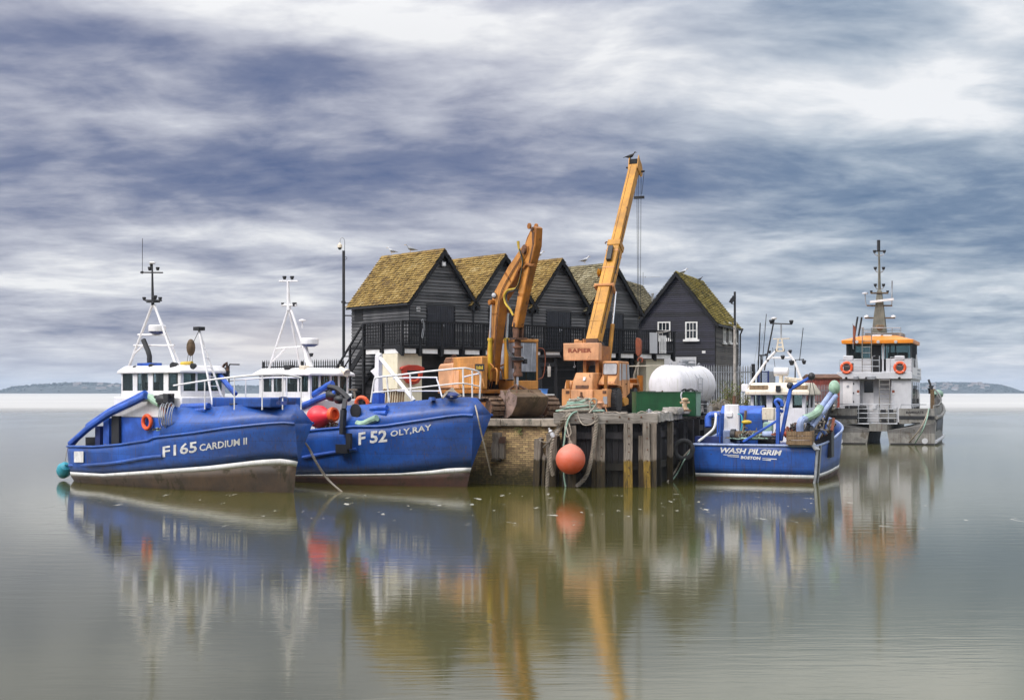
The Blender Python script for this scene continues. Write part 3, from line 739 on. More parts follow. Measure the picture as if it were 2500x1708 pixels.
# rubbing blocks hung on the bricks, not reaching the water
t = thing('fender_block', 'split grey timber fender block bolted to the bricks beside the blue bow', 'fender', Frame(*FB.W(bx_(1209), -.16), FB.a))
b = MB(); gnarly(b, (-.02, 0, .88), (.02, 0, 2.02), .30, .26, 31, .2, 14); b.build('block', M['wood_grey'], t, smooth=50)
b = MB(); gnarly(b, (.26, -.02, 1.0), (.24, -.02, 1.86), .2, .2, 35, .08, 8); b.build('facing', M['wood_grey'], t, smooth=50)
b = MB(); b.bb((.14, -.14, 1.62), (.42, -.11, 1.86)); b.build('bracket', M['rust'], t)
# ---------------------------------------------------------------- weatherboarded huts
def boards(b, outline, base, top, pitch, place, seed=1, proud=.05):
    """outline(z) -> list of (a0,a1) spans at height z; place(a, out, z) -> point. One lapped board per row"""
    r = random.Random(seed); z = base
    while z < top-.02:
        z1 = min(z+pitch, top)
        for (a0, a1), (c0, c1) in zip(outline(z), outline(z1-.001)):
            if a1-a0 < .03: continue
            b.r = r.random()
            j = r.uniform(-.004, .004)
            lo = [place(a0, proud+j, z), place(a1, proud+j, z)]; hi = [place(c1, .003, z1), place(c0, .003, z1)]
            b.add([lo[0], lo[1], hi[0], hi[1]], [(0, 1, 2, 3)])
            b.r = -1; b.add([place(a0, 0, z), place(a1, 0, z), lo[1], lo[0]], [(0, 1, 2, 3)])  # marks the underside for the painted lap shadow
        z = z1
def tiled(b, ridge_a, ridge_b, eave_a, eave_b, rows, tw, seed=1, thick=.04):
    """courses of separate shingles from the eave (two end points) up to the ridge"""
    r = random.Random(seed)
    ra, rb, ea, eb = map(Vector, (ridge_a, ridge_b, eave_a, eave_b))
    nrm = (eb-ea).cross(ra-ea).normalized()
    if nrm.z < 0: nrm = -nrm
    n_ = int((eb-ea).length/tw)
    for i in range(rows):
        t0, t1 = i/rows, (i+1.12)/rows
        off = r.uniform(0, 1)
        for k in range(-1, n_+1):
            s0, s1 = max(0, (k+off+.03)/n_), min(1, (k+off+.955)/n_)
            if s1-s0 < .004: continue
            j = r.uniform(-.04, .04)/rows; h = thick*r.uniform(.7, 1.7); b.r = r.random()
            t0j = max(0, t0+j*.6)
            p0 = ea.lerp(eb, s0).lerp(ra.lerp(rb, s0), t0j)+nrm*h; p1 = ea.lerp(eb, s1).lerp(ra.lerp(rb, s1), t0j)+nrm*h*r.uniform(.7, 1.2)
            t1c = min(1, t1)
            q0 = ea.lerp(eb, s0).lerp(ra.lerp(rb, s0), t1c)+nrm*.004; q1 = ea.lerp(eb, s1).lerp(ra.lerp(rb, s1), t1c)+nrm*.004
            b.add([p0, p1, q1, q0], [(0, 1, 2, 3)]); b.r = -1; b.add([p0-nrm*h, p1-nrm*h, p1, p0], [(0, 1, 2, 3)])  # marks the tile edge for the painted shadow line

def shed(fr, Wd, D, z0, ze, zr, label, mat, tmat, ov=.22, fo=.25, seed=1, left=True, right=True, pitch=.163, rows=23, name='weatherboarded_shed', door=None, group='black weatherboarded huts in a row', dov=.0):
    """local frame: x along the gable front, y back along the ridge, z above quay. gable front at y=0, x 0..Wd"""
    t = thing(name, label, 'shed', fr, group)
    h = Wd/2; slope = (zr-ze)/h
    g = MB()
    dx0, dx1, dz0, dz1 = door if door else (0, 0, 0, 0)
    def span(z):
        if z <= ze: a0, a1 = 0, Wd
        else:
            k = (z-ze)/slope; a0, a1 = k, Wd-k
        if door and dz0-.01 <= z < dz1: return [(a0, dx0), (dx1, a1)]
        return [(a0, a1)]
    # gable boards in bands so that a door opening stays clear
    bands = [z0, zr-.05] if not door else [z0, dz0, dz1, zr-.05]
    for i, (u, v) in enumerate(zip(bands, bands[1:])): boards(g, span, u, v, pitch, lambda a, o, z: (a, -o, z), seed+i)
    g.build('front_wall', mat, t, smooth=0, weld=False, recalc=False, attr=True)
    if left:
        g = MB(); boards(g, lambda z: [(0, D)], z0, ze, pitch, lambda a, o, z: (-o, a, z), seed+5); g.build('side_wall', mat, t, smooth=0, weld=False, recalc=False, attr=True)
        g = MB(); g.bb((-.035, -.03, z0), (.0, .0, ze)); g.build('corner_board', M['blackwood'], t)
    if right:
        g = MB(); boards(g, lambda z: [(0, D)], z0, ze, pitch, lambda a, o, z: (Wd+o, a, z), seed+6); g.build('side_wall', mat, t, smooth=0, weld=False, recalc=False, attr=True)
    # solid core so that nothing shows through
    g = MB(); g.prism([(.01, z0), (Wd-.01, z0), (Wd-.01, ze), (h, zr-.03), (.01, ze)], 'y', .012, D); g.build('back_wall', M['blackwood'], t)
    # roof: deck, shingles, bargeboards, eaves boards
    ex = ov; ez = ze-ov*slope+.06; rz = zr+.06
    deck = MB()
    deck.prism([(-ex, ez), (h, rz), (Wd+ex, ez), (Wd+ex-.05, ez-.10), (h, rz-.10), (-ex+.05, ez-.10)], 'y', -fo, D+.15)
    rf = deck.build('roof', M['blackwood'], t)
    tl = MB()
    tiled(tl, (h, -fo-.03, rz+.01), (h, D+.18, rz+.01), (-ex-.05, -fo-.03, ez-.03), (-ex-.05, D+.18, ez-.03), rows, .165, seed)
    tiled(tl, (h, D+.18, rz+.01), (h, -fo-.03, rz+.01), (Wd+ex+.05, D+.18, ez-.03), (Wd+ex+.05, -fo-.03, ez-.03), rows, .165, seed+9)
    tl.build('shingles', tmat, rf, smooth=0, weld=False, recalc=False, attr=True)
    rd = MB(); nn = int((D+.2)/.33); r_ = random.Random(seed)
    for i in range(nn):
        y = -fo+i*(D+.18+fo)/nn; w = (D+.18+fo)/nn-.01; dz = r_.uniform(-.008, .012)
        rd.prism([(h-.13, rz-.09+dz), (h, rz+.055+dz), (h+.13, rz-.09+dz), (h+.11, rz-.11+dz), (h, rz+.02+dz), (h-.11, rz-.11+dz)], 'y', y, y+w)
    rd.build('ridge', tmat, rf, smooth=0)
    for sg, nm in ((1, 'bargeboard'), (-1, 'bargeboard')):
        bgd = MB(); X = lambda q: h+(q-h)*sg
        bgd.prism([(X(-ex-.02), ez-.06), (X(h), rz-.03), (X(h), rz-.28), (X(-ex-.02), ez-.30)], 'y', -fo-.028, -fo-.003)
        bgd.build(nm, M['blackwood'], rf)
    for sg in (0, 1):
        gt = MB(); xx = -ex-.10 if sg == 0 else Wd+ex+.02
        gt.bb((xx, -fo, ez-.14), (xx+.08, D+.1, ez-.05)); gt.build('gutter', M['black'], rf)
    return t
def double_door(t, x0, x1, z0, z1, handle=True, seed=1):
    d = MB(); m_ = (x0+x1)/2; r_ = random.Random(seed)
    for a, b2 in ((x0+.02, m_-.008), (m_+.008, x1-.02)):
        x = a; k = 6; w = (b2-a)/k
        for i in range(k): d.bb((x+.004, -.028-r_.uniform(0, .004), z0), (x+w-.004, .0, z1)); x += w
    dr = d.build('door', M['doorblue'], t)
    f = MB(); f.bb((x0-.07, -.045, z0), (x0, .01, z1+.07)); f.bb((x1, -.045, z0), (x1+.07, .01, z1+.07)); f.bb((x0, -.045, z1), (x1, .01, z1+.07)); f.build('door_frame', M['blackwood'], dr)
    if handle:
        hh = MB(); hh.bb((m_+.03, -.06, z0+.95), (m_+.075, -.03, z0+1.17)); hh.tube([(m_+.05, -.05, z0+1.09), (m_+.05, -.09, z0+1.09), (m_+.17, -.09, z0+1.09)], .014, 6); hh.build('handle', M['chrome'], dr)
    return dr
M['doorblue'] = paint('blue_black_door_paint', (.020, .021, .028), .5, 0, .25, 3, None, ((.045, .045, .055), .3), .15, 30)
UA = R(40)
C0 = Vector((XW(1000, 69.4), 69.4, 0)); U = Vector((math.cos(UA), math.sin(UA), 0)); V = Vector((-math.sin(UA), math.cos(UA), 0))
SW, SD, ZE, ZR, ZD = 3.93, 5.05, 8.18-GZ, 10.62-GZ, 5.82-GZ     # width, depth, eave, ridge, gallery deck (above quay)
labs = ['black hut with the little 25 plate and outside staircase, nearest in the row', 'second black hut of the row, its front mostly behind the excavator boom', 'third black hut, between the excavator stick and the crane boom', 'fourth black hut, standing behind the leaning crane boom']
sheds = []
for i in range(4):
    o = C0+U*(SW*i)
    t = shed(Frame(o.x, o.y, GZ, UA), SW, SD, 0, ZE, ZR, labs[i], M['clad'], (M['tile'], M['tile'], M['tile'], M['tile2'])[i], seed=11+i*7, left=(i == 0), right=(i == 3), door=(1.05, 2.72, ZD, ZD+2.06))
    double_door(t, 1.05, 2.72, ZD, ZD+2.06, i in (0, 2), i)
    if i < 3:
        dp = MB(); dp.tube([(SW, -.09, ZE-.25), (SW, -.06, ZE-.7), (SW, -.06, .2)], .045, 8); dp.build('downpipe', M['black'], t)
    # lower storey: flat near-black slab, the shade of a recess painted on
    lo = MB(); lo.bb((.7, -.05, 0), (3.2, -.026, 2.2)); lo.build('recess_shade', M['dark'], t)
    sheds.append(t)
s1 = sheds[0]
b = MB(); b.bb((.40, -.034, ZE-.62), (.62, -.023, ZE-.40)); npl = b.build('number_plate', M['whitew'], s1)
lettering('25', lambda u, v: (.43+.16*u, -.038, ZE-.58+.14*v), M['ink'], npl, 'digits', bold=.03)
b = MB(); b.bb((SW/2-.13, -.2, ZR-.78), (SW/2+.11, -.08, ZR-.56)); b.bb((SW/2-.03, -.09, ZR-.6), (SW/2+.03, 0, ZR-.5)); fl = b.build('floodlight', M['steel'], s1)
b = MB(); b.bb((SW/2-.10, -.21, ZR-.75), (SW/2+.08, -.2, ZR-.59)); b.build('lens', M['whitew'], fl)
# shuttered openings and brackets on the stair side of the first hut
b = MB(); b.bb((-.05, 4.0, ZE-.95), (-.023, 4.75, ZE-.25)); b.build('shutter', M['dark'], s1)
b = MB(); b.bb((-.05, 4.05, .9), (-.023, 4.7, 1.9)); b.build('shutter', M['dark'], s1)
for t, w in zip(sheds[1:], (0, 1, 0)):
    pass

# the two cottages at the end of the row
U2 = R(-19.1)
def cot(px, Y, label, tm, D, name, **k):
    h_ = 2.31; c = Vector((XW(1749, 83), 83, 0)); u2 = Vector((math.cos(U2), math.sin(U2), 0))
    o = c-u2*4.62
    return o
c2 = Vector((XW(1746, 83), 83, 0)); u2 = Vector((math.cos(U2), math.sin(U2), 0)); v2 = Vector((-math.sin(U2), math.cos(U2), 0))
o = c2-u2*4.6
ZE2, ZR2 = 7.75-GZ, 10.62-GZ
cA_ = shed(Frame(o.x, o.y, GZ, U2), 4.6, 7.7, 0, ZE2, ZR2, 'blue-black gabled cottage with two white six-pane windows', M['cladb'], M['tile3'], seed=71, left=True, right=False, pitch=.125, rows=24, name='gabled_cottage', group=None, ov=.16, fo=.2)
o5 = o-u2*4.75+v2*.6
shed(Frame(o5.x, o5.y, GZ, U2), 4.6, 10.2, 0, ZE2, ZR2+.05, 'cottage mostly hidden behind the crane, its bleached roof carrying an aerial', M['cladb'], M['tile2'], seed=83, left=False, right=True, pitch=.125, rows=24, name='gabled_cottage', group=None, ov=.16, fo=.2)
g = MB(); boards(g, lambda z: [(0, 7.7)], 0, ZE2, .115, lambda a, oo, z: (4.6+oo, a, z), 77); g.build('side_wall', M['cladw'], cA_, smooth=0, weld=False, recalc=False, attr=True)
def window(t, place, w, h_, nx, nz, nm='window'):
    """place(a, out, z): local point on the wall, window spans a 0..w, z 0..h"""
    def bx(b, a0, a1, z0, z1, o0, o1):
        vs = [place(a, o, z) for z in (z0, z1) for o in (o0, o1) for a in (a0, a1)]
        b.add(vs, [(0, 2, 3, 1), (4, 5, 7, 6), (0, 1, 5, 4), (2, 6, 7, 3), (0, 4, 6, 2), (1, 3, 7, 5)])
    f = MB(); fw = .075
    bx(f, -fw, 0, -fw, h_+fw, 0, .07); bx(f, w, w+fw, -fw, h_+fw, 0, .07); bx(f, 0, w, h_, h_+fw, 0, .07); bx(f, 0, w, -fw, 0, 0, .07)
    wd = f.build(nm, M['whitew'], t)
    g = MB(); bx(g, 0, w, 0, h_, .0, .028); g.build('glass', M['glass'], wd)
    k = MB()
    for i in range(1, nx): bx(k, w*i/nx-.016, w*i/nx+.016, 0, h_, .029, .05)
    for i in range(1, nz):
        zz = h_*i/nz
        for q in range(nx): bx(k, w*q/nx+.017, w*(q+1)/nx-.017, zz-.02, zz+.02, .029, .05)
    k.build('glazing_bars', M['whitew'], wd)
    s = MB(); bx(s, -fw-.12, w+fw+.12, -fw-.13, -fw-.005, 0, .13); s.build('sill', M['whitew'], wd)
fc = Frame(o.x, o.y, GZ, U2)
for px0, px1 in ((1609, 1634), (1676.5, 1700)):
    a = fc.on_y(px0, 825, -.02); c = fc.on_y(px1, 788, -.02)
    window(cA_, lambda q, oo, z, a=a: (a.x+q, -.02-oo, a.z+z), c.x-a.x, c.z-a.z, 3, 2)
for px in (1765, 1779, 1791.5):
    a = fc.on_x(px, 832, 4.62); c = fc.on_x(px, 789, 4.62)
    window(cA_, lambda q, oo, z, a=a: (4.62+oo, a.y-.0+q, a.z+z), .55, c.z-a.z, 2, 2)
# pale render strip at the foot of the cottage front
a = fc.on_y(1622, 920, -.06); c = fc.on_y(1700, 871, -.06)
b = MB(); b.bb((a.x, -.09, 0), (c.x, -.03, c.z)); b.build('plinth', M['catwhite'], cA_)
b = MB(); q = fc.on_y(1718, 859, -.04); b.bb((q.x-.1, -.05, q.z-.07), (q.x+.1, -.027, q.z+.07)); b.build('patch', M['whitew'], cA_)
dp = MB(); dp.tube([(4.6+.28, 7.72, ZE2-.12), (4.6+.1, 7.8, ZE2-.5), (4.66, 7.8, 0)], .05, 8); dp.build('downpipe', M['black'], cA_)
# aerial and vent pipe on the cottage roof behind
f5 = Frame(o5.x, o5.y, GZ, U2)
def stand(px, py, Y): return Frame(XW(px, Y), Y, ZW(py, Y), 0)
ry = f5.on_y  # noqa
p0 = f5.on_x(1570, 694, 2.3)
fa = Frame(*f5.W(p0.x, p0.y, 0), 0); fa.o.z = GZ+ZR2+.1
t = thing('tv_aerial', 'thin television aerial on a short mast at the end of the bleached roof', 'aerial', fa)
b = MB(); b.tube([(0, 0, -.3), (0, 0, .95)], .022, 6); b.build('mast', M['steel'], t)
b = MB(); b.tube([(-.3, 0, .62), (1.15, 0, .64)], .012, 6)
for i in range(9): b.tube([(.05+i*.125, -.16, .63), (.05+i*.125, .16, .63)], .006, 5)
b.ball((.15, 0, .63), .05, 6, 4); b.build('boom', M['steel'], t)
pv = f5.on_x(1593, 727, 4.35)
fv = Frame(*f5.W(pv.x, pv.y, 0), 0); fv.o.z = GZ+ZW(733, fv.o.y)-GZ-.15
t = thing('vent_pipe', 'stubby grey vent pipe poking through the bleached roof', 'pipe', fv)
b = MB(); b.tube([(0, 0, -.2), (0, 0, .55)], .06, 8); b.build('pipe', M['steel'], t)
b = MB(); b.lathe([(.0, .62), (.1, .58), (.1, .5), (.07, .5)], seg=10); b.build('cap', M['steel'], t)

# ---------------------------------------------------------------- the gallery along the fronts
BO = C0-V*1.3-U*1.4
fg = Frame(BO.x, BO.y, GZ, UA)        # x along the fronts, y back towards the huts, origin at the outer left corner
GL = 18.7
t = thing('timber_gallery', 'black railed timber gallery with staircase along the hut fronts', 'balcony', fg)
b = MB()
for k in range(9): b.bb((.0, .02+k*.142, ZD-.05), (GL, .02+k*.142+.135, ZD))
b.bb((0, 1.31, ZD-.05), (1.37, 4.6, ZD-.004))
b.build('deck', M['blackwood'], t)
b = MB(); b.bb((-.02, -.03, ZD-.12), (GL+.02, .015, ZD+.02)); b.bb((-.03, .02, ZD-.12), (.01, 4.6, ZD+.02)); b.build('edge_beam', M['blackwood'], t)
posts = [0.0, 1.05, 2.35, 3.65, 4.95, 6.25, 7.6, 8.95, 10.3, 11.65, 13.0, 14.35, 15.7, 17.1, 18.6]
RT = 1.12
def ladder_panel(b, p0, p1, vert, gap, z0, z1, rails=()):
    n_ = max(2, int((Vector(p1)-Vector(p0)).length/gap))
    for i in range(1, n_):
        q = Vector(p0).lerp(Vector(p1), i/n_); b.bb((q.x-.019, q.y-.019, z0), (q.x+.019, q.y+.019, z1))
    for z in rails: b.beam((p0[0], p0[1]+.03, z), (p1[0], p1[1]+.03, z), .03, .035)
for i, x in enumerate(posts):
    b = MB(); b.bb((x-.065, -.10, ZD-.5), (x+.065, -.032, ZD+RT)); b.prism([(-.09, ZD-.5), (-.03, ZD-.5), (.5, ZD-.14), (.5, ZD-.05), (-.03, ZD-.05)], 'x', x-.05, x+.05)
    b.build('post', M['blackwood'], t)
b = MB()
b.bb((-.06, -.12, ZD+RT), (GL+.05, -.01, ZD+RT+.07)); b.bb((-.06, -.005, ZD+RT), (.03, 3.2, ZD+RT+.07)); b.build('handrail', M['blackwood'], t)
for i, (x0, x1) in enumerate(zip(posts, posts[1:])):
    b = MB(); lat = i in (1, 2, 4, 5, 7, 8, 10, 11)
    ladder_panel(b, (x0+.05, -.06, 0), (x1-.05, -.06, 0), 1, .145, ZD+.05, ZD+RT, tuple(ZD+.13+.19*k for k in range(6)) if (i not in (2, 3, 6, 9, 12, 13)) else (ZD+.1,))
    b.build('railing_panel', M['blackwood'] if i < 13 else M['blackwood'], t)
for y0, y1 in ((.0, 1.6), (1.6, 3.2)):
    b = MB(); ladder_panel(b, (-.01, y0+.05, 0), (-.01, y1-.05, 0), 1, .13, ZD+.05, ZD+RT); b.beam((-.01, y0, ZD+.12), (-.01, y1, ZD+.12), .04, .04)
    for k in range(1, 7): b.beam((.02, y0+.05, ZD+.13+.15*k), (.02, y1-.05, ZD+.13+.15*k), .03, .035)
    b.build('railing_panel', M['blackwood'], t)
    b = MB(); b.bb((-.065, y1-.06, 0), (.065, y1+.06, ZD+RT)); b.build('post', M['blackwood'], t)
# white fascia panels under the deck edge, between the brackets
for x0, x1 in zip(posts, posts[1:]):
    b = MB(); b.bb((x0+.20, .03, ZD-.36), (x1-.20, .06, ZD-.13)); b.build('fascia_panel', M['whitew'], t)
for y0 in (.35, 1.9): 
    b = MB(); b.bb((.03, y0, ZD-.36), (.06, y0+1.15, ZD-.13)); b.build('fascia_panel', M['whitew'], t)
# supports
for x in (3.6, 7.6, 11.6, 15.6):
    b = MB(); b.bb((x-.08, .25, 0), (x+.08, .41, ZD-.14)); b.build('support', M['blackwood'], t)
# staircase falling back along the hut side
sx0 = -.05; y0, y1 = 3.25, 6.9
def stz(y): return lerp(ZD, 0, (y-y0)/(y1-y0))
b = MB()
for xx in (.0, 1.3): b.beam((xx, y0, ZD-.12), (xx, y1, -.1), .06, .28)
b.build('stringers', M['blackwood'], t)
b = MB(); ns = 17
for i in range(ns):
    y = lerp(y0, y1, (i+.5)/ns); b.bb((.03, y-.13, stz(y)-.06), (1.27, y+.13, stz(y)-.02))
b.build('treads', M['blackwood'], t)
b = MB(); b.beam((-.02, y0-.05, ZD+RT+.03), (-.02, y1, RT), .07, .10); b.build('handrail', M['blackwood'], t)
b = MB(); b.beam((-.02, y0, ZD+.52), (-.02, y1, .5), .05, .05); b.build('handrail', M['blackwood'], t)
for y in (4.4, 5.6, 6.85):
    b = MB(); b.bb((-.06, y-.06, -.02 if y > 6 else stz(y)-1.2), (.04, y+.06, stz(y)+RT)); b.build('post', M['blackwood'], t)
# rope looped over the rail
fq = fg
t2 = tag(MB().tube([(1.1, -.14, ZD+RT-.02), (1.06, -.16, ZD+RT+.1), (1.16, -.15, ZD+RT+.11), (1.2, -.15, ZD+RT-.3), (1.12, -.15, ZD+RT-.72), (1.06, -.15, ZD+RT-.66), (1.14, -.15, ZD+RT-.3)], .018, 6, smooth=4).build('rope_loop', M['steel']), 'grey cord looped over the gallery rail near the first hut', 'rope')
t2.location = fg.o; t2.rotation_euler = (0, 0, UA)
# cream piers standing under the gallery
def pier(px0, px1, ptop, yloc, d, label, extra=None):
    a = fg.on_y(px0, 950, yloc); c = fg.on_y(px1, 950, yloc)
    fr = Frame(*fg.W(a.x, yloc), UA); fr.o.z = GZ
    t = thing('painted_pier', label, 'wall', fr)
    w = c.x-a.x
    b = MB(); b.bb((0, 0, 0), (w, d, ptop)); b.build('masonry', M['render'], t, bevel=.012)
    return t, fr, w
tp, fp, wp = pier(970, 1030, ZD-.38, .3, 1.3, 'cream painted pier under the gallery carrying a red lifebuoy cabinet')
# panelled opening of the lower floor beneath the gallery (its dark recess is painted slabs)
tp2, fp2, wp2 = pier(1578, 1622, ZD-.38, .3, .9, 'cream painted pier behind the crane cab and white tank')
# lifebuoy cabinet
c0 = fp.on_y(974, 935, -.02); c1 = fp.on_y(1032, 892, -.02)
fr = Frame(*fp.W((c0.x+c1.x)/2, -.03, 0), UA); fr.o.z = GZ+fp.on_y(1003, 914, 0).z
t = thing('lifebuoy_cabinet', 'red shield-shaped lifebuoy cabinet on the cream pier', 'cabinet', fr)
w = (c1.x-c0.x)/2
out = [(-w*.78, -.1), (-w*.45, -.40), (0, -.48), (w*.45, -.40), (w*.78, -.1), (w*.85, .22), (w, .26), (w*.9, .36), (w*.35, .46), (-w*.35, .46), (-w*.9, .36), (-w, .26), (-w*.85, .22)]
b = MB(); b.prism(out, 'y', -.2, 0); b.build('housing', M['red'], t, bevel=.03)
b = MB(); b.prism([(-w*.45, .0), (-w*.3, -.2), (w*.3, -.2), (w*.45, .0), (w*.55, .2), (-w*.55, .2)], 'y', -.215, -.201); b.build('opening', M['dark'], t)
b = MB(); b.ring((0, -.235, -.02), w*.42, .045, (0, 1, 0), 18, 6, PI*.1, PI*.9); b.build('lifebuoy', M['buoyorange'], t)
# ---------------------------------------------------------------- tracked excavator with clamshell grab
M['skyglass'] = paint('sky_sheen_cab_glass', (.30, .31, .35), .25, 0, .35, 1.3, None, ((.62, .63, .68), .7), 0)  # grey base is reflected sky painted into the glass colour
FE = Frame(-.50, 58.8, GZ, R(-58))
ex = thing('tracked_excavator', 'rust-streaked orange excavator with folded boom and clamshell grab on the quay edge', 'excavator', FE)
def py_prof(pts, ly, fr=FE): return [(lambda q: (q.x, q.z))(fr.on_y(px, py, ly)) for px, py in pts]
def track(fr_root, yc, w, x0, x1, r, zc, n_=44):
    b = MB(); L1 = x1-x0; per = 2*L1+2*PI*r
    for i in range(n_):
        s = per*i/n_
        if s < L1: p = (x0+s, zc+r); a = 0
        elif s < L1+PI*r: th = (s-L1)/r; p = (x1+math.sin(th)*r, zc+math.cos(th)*r); a = th
        elif s < 2*L1+PI*r: p = (x1-(s-L1-PI*r), zc-r); a = PI
        else: th = (s-2*L1-PI*r)/r; p = (x0-math.sin(th)*r, zc-math.cos(th)*r); a = PI+th
        rot = Matrix.Rotation(a, 3, 'Y')
        b.box((p[0], yc, p[1]), (per/n_*.80, w, .05), rot)
        b.box(Vector((p[0], yc, p[1]))+rot @ Vector((per/n_*.25, 0, .04)), (.035, w, .05), rot)
    t = b.build('track', M['track'], fr_root, smooth=0)
    f = MB(); f.bb((x0, yc-w*.22, zc-r*.55), (x1, yc+w*.22, zc+r*.55)); f.build('track_frame', M['excab'], t)
    for xx in (x0, x1):
        k = MB(); k.lathe([(0, -w*.26), (r*.86, -w*.26), (r*.9, -w*.1), (r*.9, w*.1), (r*.86, w*.26), (0, w*.26)], (xx, yc, zc), (0, 1, 0), 18); k.build('sprocket', M['rust'], t)
    k = MB()
    for i in range(5): k.lathe([(0, -.12), (.13, -.12), (.13, .12), (0, .12)], (lerp(x0, x1, (i+1)/6), yc, zc-r+.16), (0, 1, 0), 12)
    k.build('rollers', M['rust'], t)
for yc in (-1.33, 1.33): track(ex, yc, .6, -1.55, 1.62, .40, .43)
b = MB(); b.bb((-1.0, -1.0, .35), (1.0, 1.0, .75)); b.lathe([(.7, .75), (.7, 1.0)], seg=24); b.build('undercarriage', M['rust'], ex)
# slewing platform
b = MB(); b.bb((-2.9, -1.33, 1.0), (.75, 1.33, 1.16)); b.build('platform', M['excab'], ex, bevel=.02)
# engine house and counterweight on the far side from the cab
hp = py_prof([(1176, 948), (1106, 948), (1106, 872), (1176, 875)], -1.34)
xr = hp[1][0]; xf_ = hp[0][0]; zt = hp[2][1]
b = MB(); b.prism([(xf_, 1.165), (xr, 1.165), (xr, zt), (xf_, zt)], 'y', -1.34, -1.06); b.build('engine_cover', M['exca'], ex, bevel=.04)
b = MB(); b.prism([(xr+.9, 1.165), (xr, 1.165), (xr, zt-.02), (xr+.9, zt-.02)], 'y', -1.055, 1.30); b.build('engine_cover', M['exca'], ex, bevel=.04)
cw = py_prof([(1106, 949), (1069, 949), (1068, 897), (1073, 888), (1106, 885)], -1.36)
b = MB(); b.prism(cw, 'y', -1.36, 1.36); b.build('counterweight', M['peach'], ex, bevel=.09)
lv = py_prof([(1105, 886), (1082, 886), (1088, 873), (1105, 872)], -1.2)
b = MB(); b.prism(lv, 'y', -1.2, 1.1); gr = b.build('grille_hood', M['peach'], ex, bevel=.02)
b = MB()
for k in range(3):
    q = py_prof([(1084+k*1.9, 884-k*4), (1102, 884-k*4), (1102, 881.5-k*4), (1085+k*1.9, 881.5-k*4)], -1.2); b.prism(q, 'y', -1.215, -1.201)
b.build('slots', M['rust'], gr)
# doors, gap lines and decal patch on the side panel
for a0, a1, c0, c1 in ((1107.5, 1120, 904, 947), (1122, 1158, 888, 947)):
    q = py_prof([(a0, c1), (a1, c1), (a1, c0), (a0, c0)], -1.36); b = MB(); b.prism([q[0], q[1], q[2], q[3]], 'y', -1.362, -1.343); b.build('access_door', M['peach'] if a0 < 1110 else M['exca'], ex, bevel=.008)
q = py_prof([(1160, 905), (1182, 905), (1182, 888), (1160, 888)], -1.35); b = MB(); b.prism(q, 'y', -1.35, -1.342); lb = b.build('maker_plate', M['black'], ex)
b = MB()
for k in range(5):
    q = py_prof([(1163+k*3.4, 901), (1165.4+k*3.4, 901), (1164.6+k*3.4, 892+(k % 2)*3), (1162.6+k*3.4, 893)], -1.355); b.prism(q, 'y', -1.356, -1.3505)
b.build('lettering', M['olive'], lb)
hr = [FE.on_y(px, py, -1.25) for px, py in ((1104, 887), (1103, 870), (1106, 867.5), (1112, 866.5), (1114, 869), (1114, 897))]
b = MB(); b.tube(hr, .02, 6); b.build('handrail', M['rust'], ex)
q = [FE.on_y(px, py, -1.28) for px, py in ((1170, 946), (1166, 925), (1171, 893), (1175, 888), (1177, 915), (1182, 944))]
b = MB(); b.tube(q, .03, 6, smooth=3); b.build('handrail', M['exca'], ex)
# cab
cx0, cx1, cy0, cy1, cz0, cz1 = -.62, 1.0, .16, 1.26, 1.165, 3.23
cab = MB(); cab.bb((cx0, cy0, cz0), (cx1-.02, cy1, cz0+.36)); cab.bb((cx0, cy0, cz1-.13), (cx1, cy1, cz1))
for xx, yy, w in ((cx1-.08, cy0+.06, .12), (cx1-.08, cy1-.05, .10), (cx0+.06, cy0+.06, .12), (cx0+.06, cy1-.06, .12), (.15, cy0+.05, .09), (.15, cy1-.05, .09)):
    cab.bb((xx-w/2, yy-w/2, cz0+.36), (xx+w/2, yy+w/2, cz1-.13))
cb = cab.build('cab', M['exca'], ex, bevel=.025)
for (a, c, nm, mt) in (((cx1-.05, cy0+.12, cz0+.72), (cx1-.035, cy1-.10, cz1-.16), 'windscreen', 'skyglass'), ((cx1-.05, cy0+.12, cz0+.38), (cx1-.035, cy1-.10, cz0+.70), 'lower_window', 'cglass')):
    b = MB(); b.bb(a, c); b.build(nm, M[mt], cb)
for yy in (cy0+.03, cy1-.045):
    b = MB(); b.bb((cx0+.12, yy, cz0+.4), (.105, yy+.012, cz1-.15)); b.build('side_window', M['skyglass'], cb)
    b = MB(); b.bb((.195, yy, cz0+.4), (cx1-.14, yy+.012, cz1-.15)); b.build('side_window', M['skyglass'], cb)
b = MB(); b.bb((cx0+.03, cy0+.12, cz0+.6), (cx0+.045, cy1-.12, cz1-.2)); b.build('rear_window', M['glass'], cb)
b = MB(); b.bb((cx1-.052, cy0+.12, cz0+.70), (cx1-.02, cy1-.10, cz0+.73)); b.build('window_bar', M['black'], cb)
b = MB(); b.bb((-.35, .42, cz0+.36), (.2, 1.0, cz0+.6)); b.bb((-.42, .42, cz0+.6), (-.28, 1.0, cz0+1.35)); b.build('seat', M['dark'], cb)
b = MB(); b.ball((cx1-.05, cy1-.25, cz1+.07), .07, 10, 6); b.build('work_light', M['black'], cb)
b = MB(); b.tube([(cx1-.1, cy1+.03, cz1-.35), (cx1+.05, cy1+.22, cz1-.42), (cx1+.05, cy1+.30, cz0+1.2), (cx1, cy1+.22, cz0+.55), (cx1-.1, cy1+.02, cz0+.42)], .022, 6, smooth=4); b.build('grab_rail', M['signred'], cb)
b = MB(); b.bb((cx1-.2, cy0-.08, cz0+.85), (cx1-.05, cy0-.02, cz0+1.5)); b.build('mirror', M['black'], cb)
